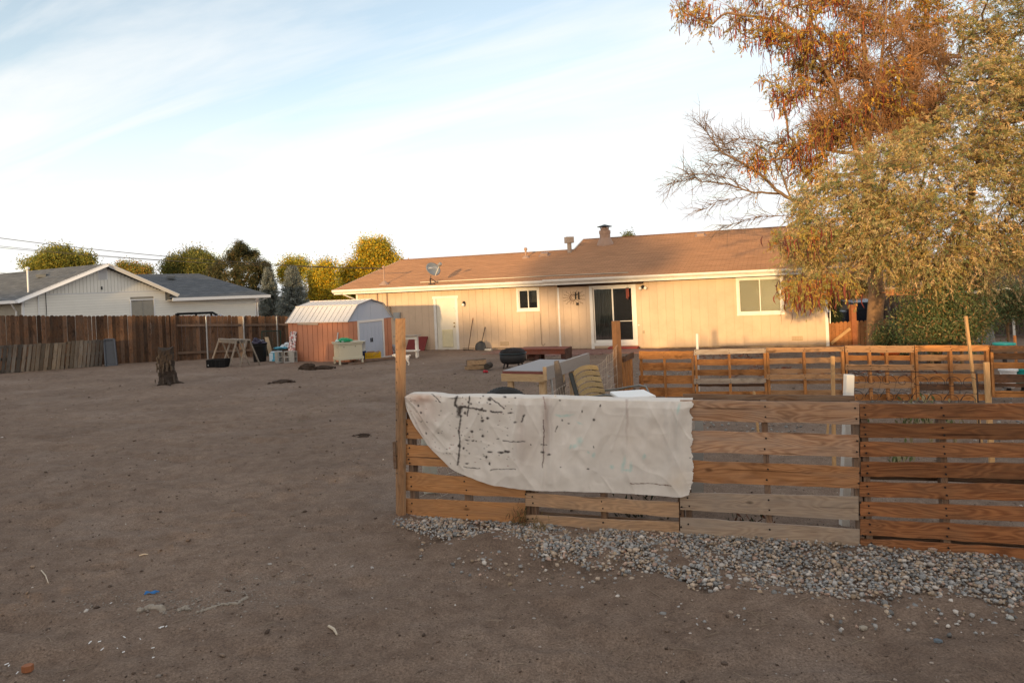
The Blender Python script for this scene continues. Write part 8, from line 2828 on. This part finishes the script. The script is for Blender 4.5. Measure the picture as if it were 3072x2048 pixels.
# drooping branch with pods before the house window belongs to the locust
lY = tY - 5.4
lowb = [blob_px(2430, 875, 60, 30, lY, 0.5), blob_px(2395, 862, 40, 24, lY, 0.4), blob_px(2500, 850, 45, 26, lY, 0.6), blob_px(2380, 912, 35, 7, lY, 0.2), blob_px(2350, 712, 25, 10, lY, 0.3), blob_px(2420, 720, 40, 30, lY, 0.4)]
cL = in_ellipsoids(lowb, 60)
P, par = skeleton([at(2660, 640, lY + 1.5), at(2600, 780, lY + .6), at(2510, 850, lY)], list(cL), 0.35, 0.08, 0.1)
limb_mesh('branch', P, par, 0.006, 0.06, BARKM, t, 6, 0.5)
strands('low_leaves', cL, 10, 14, 0.11, 0.22, 0.045, 0.011, [(0.45, 0.33, 0.08), (0.30, 0.27, 0.09), (0.46, 0.22, 0.06)], (3, 3, 1.5), LEAF, t, 0.8)
pods('low_pods', cL, 5, t, [(0.15, 0.03, 0.025), (0.22, 0.06, 0.04), (0.10, 0.03, 0.03)])
# green undergrowth shrubs below
for k, (x, y, rx, ry, Y, lab) in enumerate(((2790, 935, 90, 95, 16.4, 'dark green leafy shrub right of the tree trunk'), (2880, 940, 90, 90, 16.2, 'dark green shrub between the trunk and the leaning sheet'), (2690, 1010, 40, 40, 20.0, 'low sprawling shrub at the foot of the trunk'),
                                            (3020, 900, 70, 60, 20.0, 'dim green shrub before the far right shed'))):
    B_ = [blob_px(x, y, rx, ry, Y, 0.7), blob_px(x - rx * .4, y + ry * .4, rx * .6, ry * .7, Y, 0.6), blob_px(x + rx * .4, y + ry * .4, rx * .6, ry * .7, Y, 0.6)]
    ce = in_ellipsoids(B_, 95)
    bs_ = Vector((B_[0][0][0], Y, float(gz(B_[0][0][0], Y))))
    ts = thing('shrub', lab, 'shrub', bs_, 'shrubs under the right hand trees')
    P, par = skeleton([bs_, bs_ + Vector((0, 0, 0.4))], list(ce), 0.4, 0.1)
    limb_mesh('stem', P, par, 0.005, 0.04, BARKM, ts, 5, 0.5)
    foliage('leaves', ce, 120, 0.16, 0.040, 0.012, [(0.085, 0.125, 0.05), (0.14, 0.165, 0.07), (0.30, 0.24, 0.11), (0.36, 0.19, 0.07)], (4, 3, 1.2, 0.6), LEAF, ts, 0.4)


def broadleaf(name, label, blobs, base, ncl, per, spread, L, Wd, cols, w, trunk_r, group=None, bark=None, droop=0.2, trunk_top=None):
    t = thing(name, label, 'tree', base, group)
    sub = []
    for c_, r_ in blobs:
        for k in range(9):
            v_ = unit(rng.normal(size=(1, 3)))[0]
            f_ = rng.uniform(0.20, 0.44)
            sub.append((c_ + v_ * r_ * rng.uniform(0.3, 0.68), np.maximum(r_ * f_, 0.12)))
    ce = in_ellipsoids(sub, int(ncl * 1.25))
    top = np.mean([b[0] for b in blobs], 0)
    P, par = skeleton([base, Vector(tuple(np.array(base) * 0.4 + top * 0.6)), Vector(tuple(top))], list(ce), 0.9, 0.1)
    limb_mesh('trunk', P, par, trunk_r * 0.05, trunk_r, bark or DBARK, t, 5, 0.55)
    foliage('crown', ce, int(per * (2.6 if per > 30 else 1.9)), spread * 0.8, L * (0.8 if per > 30 else 1), Wd * (0.8 if per > 30 else 1), [tuple(1.35 * x for x in c_) for c_ in cols], w, LEAF, t, droop)
    return t


GT = 'trees beyond the far fence'
YEL_ = [(0.42, 0.30, 0.020), (0.30, 0.26, 0.035), (0.55, 0.30, 0.02), (0.16, 0.18, 0.035)]


def fb(x, y, Y):
    q_ = at(x, y, Y)
    return Vector((q_.x, Y, -1.3))


B = lambda *a: blob_px(*a)
Y_ = 50
broadleaf('cottonwood', 'tall round golden yellow tree rising behind the house gable', [B(1110, 790, 100, 60, Y_), B(1060, 830, 70, 70, Y_), B(1160, 800, 60, 55, Y_), B(1130, 750, 55, 30, Y_), B(1050, 880, 60, 50, Y_), B(1180, 850, 50, 60, Y_)], fb(1105, 900, Y_), 260, 90, 0.40, 0.10, 0.045, YEL_, (3, 3, 1.6, 2), 0.35, GT)
Y_ = 47
broadleaf('yellow_tree', 'shorter yellow tree between the spruces and the tall golden tree', [B(965, 830, 45, 40, Y_), B(950, 880, 50, 60, Y_), B(1000, 880, 45, 55, Y_), B(975, 800, 25, 16, Y_)], fb(970, 900, Y_), 130, 90, 0.35, 0.09, 0.04, YEL_, (3, 3, 0.8, 1.2), 0.2, GT)
Y_ = 58
broadleaf('yellow_tree', 'small yellow tree top peeping above the two blue spruces', [B(880, 820, 38, 26, Y_), B(872, 792, 20, 14, Y_), B(905, 800, 14, 12, Y_)], fb(880, 900, Y_), 70, 80, 0.4, 0.10, 0.045, YEL_, (2, 3, 0.6, 2.4), 0.2, GT)
Y_ = 70
broadleaf('elm_tree', 'broad olive green tree left of the dark pine', [B(545, 790, 45, 32, Y_), B(580, 775, 35, 22, Y_), B(520, 815, 28, 30, Y_), B(600, 800, 40, 36, Y_), B(630, 830, 40, 45, Y_), B(610, 800, 60, 30, Y_)], fb(575, 880, Y_), 170, 90, 0.5, 0.13, 0.06, [(0.12, 0.125, 0.03), (0.20, 0.165, 0.04), (0.07, 0.085, 0.025)], (3, 2, 2), 0.3, GT)
Y_ = 60
broadleaf('shade_tree', 'rounded yellow green tree behind the grey gable roof at the far left', [B(180, 785, 90, 28, Y_), B(120, 795, 45, 20, Y_), B(240, 785, 40, 24, Y_), B(180, 763, 45, 14, Y_)], fb(180, 880, Y_), 150, 90, 0.42, 0.12, 0.05, [(0.17, 0.17, 0.03), (0.25, 0.20, 0.035), (0.10, 0.12, 0.03)], (3, 2, 1.5), 0.3, GT)
Y_ = 80
broadleaf('thin_tree', 'sparse orange and green tree top over the grey wing roof', [B(370, 800, 18, 14, Y_), B(410, 805, 28, 16, Y_), B(440, 812, 16, 12, Y_), B(400, 820, 55, 10, Y_)], fb(405, 880, Y_), 50, 50, 0.45, 0.13, 0.06, [(0.12, 0.13, 0.03), (0.36, 0.17, 0.03), (0.22, 0.20, 0.05)], (3, 1.2, 2), 0.2, GT)
Y_ = 62
broadleaf('far_tree', 'tiny leafy tree top showing over the right roof ridge', [B(1885, 714, 14, 4, Y_)], fb(1885, 900, Y_), 8, 40, 0.35, 0.10, 0.05, [(0.10, 0.11, 0.04)], (1,), 0.15, GT)
Y_ = 33
broadleaf('tan_bush', 'tan sunlit bush beyond the truck left of the tree trunk', [B(2560, 865, 60, 28, Y_), B(2530, 850, 40, 22, Y_), B(2600, 850, 40, 30, Y_)], fb(2560, 950, Y_), 70, 110, 0.22, 0.06, 0.02, [(0.40, 0.26, 0.09), (0.30, 0.22, 0.09), (0.22, 0.19, 0.07)], (2, 2, 1), 0.1, GT, BARKM)
Y_ = 27
broadleaf('juniper', 'small dark conical evergreen beside the house corner', [B(2505, 905, 12, 16, Y_, 0.3), B(2502, 930, 17, 28, Y_, 0.35), B(2500, 960, 18, 30, Y_, 0.35)], fb(2502, 1000, Y_), 60, 90, 0.10, 0.03, 0.012, [(0.018, 0.028, 0.014), (0.03, 0.04, 0.02)], (2, 1), 0.08, GT)
# trees to the right and behind the right hand trees (seen through gaps)
Y_ = 36
broadleaf('far_tree', 'dark leafy tree mass behind the outbuilding at the right edge', [B(2960, 840, 140, 60, Y_), B(3080, 780, 120, 90, Y_), B(2850, 880, 90, 50, Y_)], fb(2980, 960, Y_), 130, 70, 0.5, 0.11, 0.04, [(0.11, 0.10, 0.05), (0.20, 0.14, 0.08), (0.06, 0.07, 0.03)], (2, 1, 2), 0.3, GT)

# ---- pine
Y_ = 55
pb0 = fb(712, 900, Y_)
t = thing('pine_tree', 'dark pine with separate rounded tufts behind the grey house', 'tree', pb0, GT)
tufts = [(717, 742, 14, 14), (700, 760, 20, 16), (733, 757, 16, 14), (755, 765, 14, 15), (690, 785, 24, 17), (730, 790, 26, 18), (770, 790, 20, 16), (665, 800, 22, 16), (700, 815, 30, 17), (750, 815, 30, 18), (785, 815, 18, 14), (650, 830, 24, 16),
         (690, 845, 32, 17), (735, 845, 34, 17), (775, 840, 24, 17), (620, 840, 20, 14), (660, 865, 30, 15), (710, 872, 36, 15), (760, 868, 30, 16), (645, 810, 16, 12), (795, 800, 10, 10)]
bl = [blob_px(x, y, rx, ry, Y_ + random.uniform(-1.2, 1.2)) for x, y, rx, ry in tufts]
ce = np.concatenate([in_ellipsoids([b], 12) for b in bl])
P, par = skeleton([pb0, at(712, 850, Y_), at(716, 745, Y_)], [b[0] for b in bl], 0.6, 0.08)
limb_mesh('trunk', P, par, 0.04, 0.25, BARKM, t, 6, 0.5)
foliage('crown', ce, 130, 0.17, 0.13, 0.020, [(0.075, 0.080, 0.033), (0.13, 0.11, 0.045), (0.05, 0.058, 0.027), (0.20, 0.13, 0.05)], (3, 2, 3, 0.8), LEAF, t, -0.5)


# ---- blue spruces
def spruce(x, ytop, ybot, halfw, Y, label):
    b_ = fb(x, ybot, Y)
    top = at(x, ytop, Y)
    t = thing('blue_spruce', label, 'tree', b_, 'blue spruces behind the shed')
    H = top.z - b_.z
    zlow = at(x, ybot, Y).z
    Rm = halfw * Y / FPX
    MB().tube([b_, top], [0.16, 0.02], 7).build('trunk', DBARK, t)
    A, Bq, C, U, tn = [], [], [], [], []
    nb_ = 330
    for k in range(nb_):
        f_ = (k + random.random()) / nb_
        z = zlow - 0.9 + (top.z - zlow + 0.9) * f_
        L_ = Rm * (1.04 - f_) ** 0.62 * random.uniform(0.72, 1.1)
        a_ = k * 2.39996 + random.uniform(-.3, .3)
        d = np.array([math.cos(a_), math.sin(a_), 0.10 + 0.35 * f_])
        st = np.array([b_.x, b_.y, z])
        en = st + d * L_ + np.array([0, 0, -0.12 * L_])
        A.append(st)
        Bq.append(en)
        m = int(26 + 60 * L_)
        s_ = np.random.default_rng(k).uniform(0.25, 1.05, m) ** 0.7
        q_ = st[None] + (en - st)[None] * s_[:, None] + rng.normal(0, 0.055, (m, 3)) + np.stack([-d[1] * rng.normal(0, .16 * L_, m), d[0] * rng.normal(0, .16 * L_, m), np.zeros(m)], 1) * (1 - s_[:, None] * .6)
        C.append(q_)
        U.append(unit(np.tile(d, (m, 1)) + rng.normal(0, .6, (m, 3)) + np.array([0, 0, .25])))
        tn.append(np.full((m, 1), 0.75 + 0.4 * random.random()) * (0.7 + 0.4 * s_[:, None]))
    V, Fq = frusta(A, Bq, np.full(nb_, 0.022), np.full(nb_, 0.006), 4)
    mesh_np('branch', V, Fq, DBARK, t)
    C, U, tn = np.concatenate(C), np.concatenate(U), np.concatenate(tn)
    V, Fq, T = leaf_quads(C, 0.085, 0.016, U, pick([(0.19, 0.215, 0.20), (0.27, 0.285, 0.265), (0.12, 0.145, 0.13), (0.32, 0.29, 0.20)], (3, 2.4, 2, 0.7), len(C), 0.2) * tn)
    tag(mesh_np('crown', V, Fq, LEAF, t, tint=T), kind='stuff')


spruce(812, 806, 960, 48, 48.0, 'blue grey spruce standing left behind the shed roof')
spruce(884, 803, 965, 62, 45.0, 'larger blue grey spruce standing right behind the shed roof')

# ================================================================== OVERHEAD LINES
pole = Vector((-46.0, 33.0, -0.9))
t = thing('utility_pole', 'wooden utility pole beyond the left edge carrying the overhead lines', 'pole', pole)
MB().lathe(pole, [(0.16, 0), (0.11, 9.6), (0.0, 9.62)], 12).build('shaft', DBARK, t)
MB().bar(pole + Vector((-1.0, -0.4, 8.9)), pole + Vector((1.0, 0.4, 8.9)), 0.1, 0.12).build('crossarm', DBARK, t)


def line(pa, pb, sag, r, label, thru=None):
    pts = []
    for k in range(41):
        f_ = k / 40
        q_ = pa.lerp(pb, f_)
        q_.z -= sag * 4 * f_ * (1 - f_)
        pts.append(q_)
    o = MB().tube(pts, r, 5, cap=False)
    tag(o.build('power_line', M('line_black_%s' % str(r), (0.02, 0.02, 0.022), 0.6), None, pa), label, 'power line', 'overhead lines from the left')


def through(x, y, Y, end, ext):
    """extend the straight run end -> sight point backwards to the pole's side"""
    q_ = at(x, y, Y)
    return q_ + (q_ - end) * ext


e = MAST
# the lines leave the picture at the left edge about 27 m away
for k, (y0, sg, r, lab) in enumerate(((714, 0.55, 0.013, 'uppermost thick overhead line running down to the tan house mast'), (739, 0.50, 0.009, 'middle thin overhead line running down to the tan house mast'), (744, 0.47, 0.009, 'lower thin overhead line running down to the tan house mast'))):
    q_ = at(0, y0, 27.5)
    d = (q_ - e)
    pa = e + d * 1.6
    # lift the ends so that the sagging line still passes the sight point at the left edge
    f_ = 1 / 1.6
    pa.z += sg * 4 * f_ * (1 - f_) / f_
    line(e + Vector((0, 0, 0.02 * k)), pa, sg, r, lab)
q_ = at(0, 816, 29.0)
line(NMAST, NMAST + (q_ - NMAST) * 2.2 + Vector((0, 0, 0.5)), 0.25, 0.009, 'short drop line running to the mast on the neighbouring grey roof')

# ================================================================== ADDED UNSEEN SUN BLOCKERS BEHIND THE CAMERA, SHAPED TO SHADE THE YARD
sh = SUN_DIR.to_3d()
pq = Vector((SUN_DIR.y * -1, SUN_DIR.x, 0))            # across the sun's path


def sunpos(dist, q):
    """dist metres towards the sun, q metres across (positive q to the right as seen facing away from the sun)"""
    return sh * dist + Vector((-SUN_DIR.y, SUN_DIR.x, 0)) * q


TS = math.tan(SUN_EL)


def sun_blocker_house(q0, q1, dist, zshade, label):
    """an added unseen house shape whose ridge throws its shade line at height zshade above the eye-point's ground when carried back to dist 0"""
    zr = zshade + dist * TS
    c = sunpos(dist, (q0 + q1) / 2)
    ang = math.atan2(SUN_DIR.x, -SUN_DIR.y)
    fr = Frame(sunpos(dist, q0).xy, math.atan2((sunpos(dist, q1) - sunpos(dist, q0)).y, (sunpos(dist, q1) - sunpos(dist, q0)).x))
    L_ = q1 - q0
    t = thing('sun_blocker_house', label, 'house', c)
    zw = zr - 1.3
    MB().fbox(fr, 0, L_, -4, 4, -0.3, zw).build('wall', TAN, t)
    o = MB()
    o.prism([fr.p(-0.4, -4.6, zw - 0.15), fr.p(-0.4, 0, zr), fr.p(-0.4, 4.6, zw - 0.15)], fr.a.to_3d() * (L_ + 0.8))
    o.build('roof', SH, t)


def sun_blocker_tree(q, dist, z0, z1, rad, label, n=170, per=60):  # added unseen crown, its density set to thin the sun
    c = sunpos(dist, q)
    zc, hz = (z0 + z1) / 2 + dist * TS, (z1 - z0) / 2
    base = Vector((c.x, c.y, 0.2))
    broadleaf('sun_blocker_tree', label, [(np.array([c.x, c.y, zc]), np.array([rad, rad, hz])), (np.array([c.x + rad * .5, c.y, zc - hz * .3]), np.array([rad * .7, rad * .7, hz * .6])), (np.array([c.x - rad * .5, c.y, zc - hz * .3]), np.array([rad * .7, rad * .7, hz * .6]))],
              base, n, per, 0.5, 0.16, 0.09, [(0.08, 0.10, 0.03), (0.12, 0.12, 0.04)], (1, 1), 0.3, 'added unseen trees that part-shade the yard')

def sun_blocker_wall(q0, q1, dist, zshade, label):  # added unseen slab, its height set by the shade line it throws
    zr = zshade + dist * TS
    a_, b_ = sunpos(dist, q0), sunpos(dist, q1)
    fr = Frame(a_.xy, math.atan2((b_ - a_).y, (b_ - a_).x))
    tag(MB().fbox(fr, 0, q1 - q0, -0.15, 0.15, -0.3, zr).build('sun_blocker_wall', CONC, None, a_), label, 'wall')


sun_blocker_house(-3.9, 4.0, 17.0, 1.50, 'unseen house shape added behind the viewpoint to shade the near fence')
sun_blocker_wall(-18.8, -4.4, 17.0, 1.20, 'unseen low wall added behind the viewpoint to shade the dirt yard')
sun_blocker_house(-62.0, -23.5, 26.0, 4.0, 'unseen long house shape added to shade the far left fence and neighbour house')
sun_blocker_wall(-23.0, -18.9, 17.0, 2.80, 'unseen taller wall added behind the viewpoint to shade the plank fence')
sun_blocker_house(4.6, 20.0, 24.0, 3.3, 'unseen taller house shape added to shade the right hand trees low down')
sun_blocker_tree(-7.0, 44.0, 3.3, 7.6, 3.2, 'unseen leafy tree added behind the viewpoint to shade the roof middle', 130, 18)
sun_blocker_tree(-7.9, 40.0, 0.7, 3.2, 2.6, 'unseen thin tree added lower to half shade the tan wall middle', 60, 12)
for q_, lab in ((-12.2, 'nearest to the leafy tree'), (-15.2, 'in the middle of the three'), (-18.2, 'farthest from the leafy tree')):
    sun_blocker_tree(q_, 46.0, 1.2, 2.9, 2.2, 'unseen low thin tree added to part-shade the left house wall, ' + lab, 34, 10)
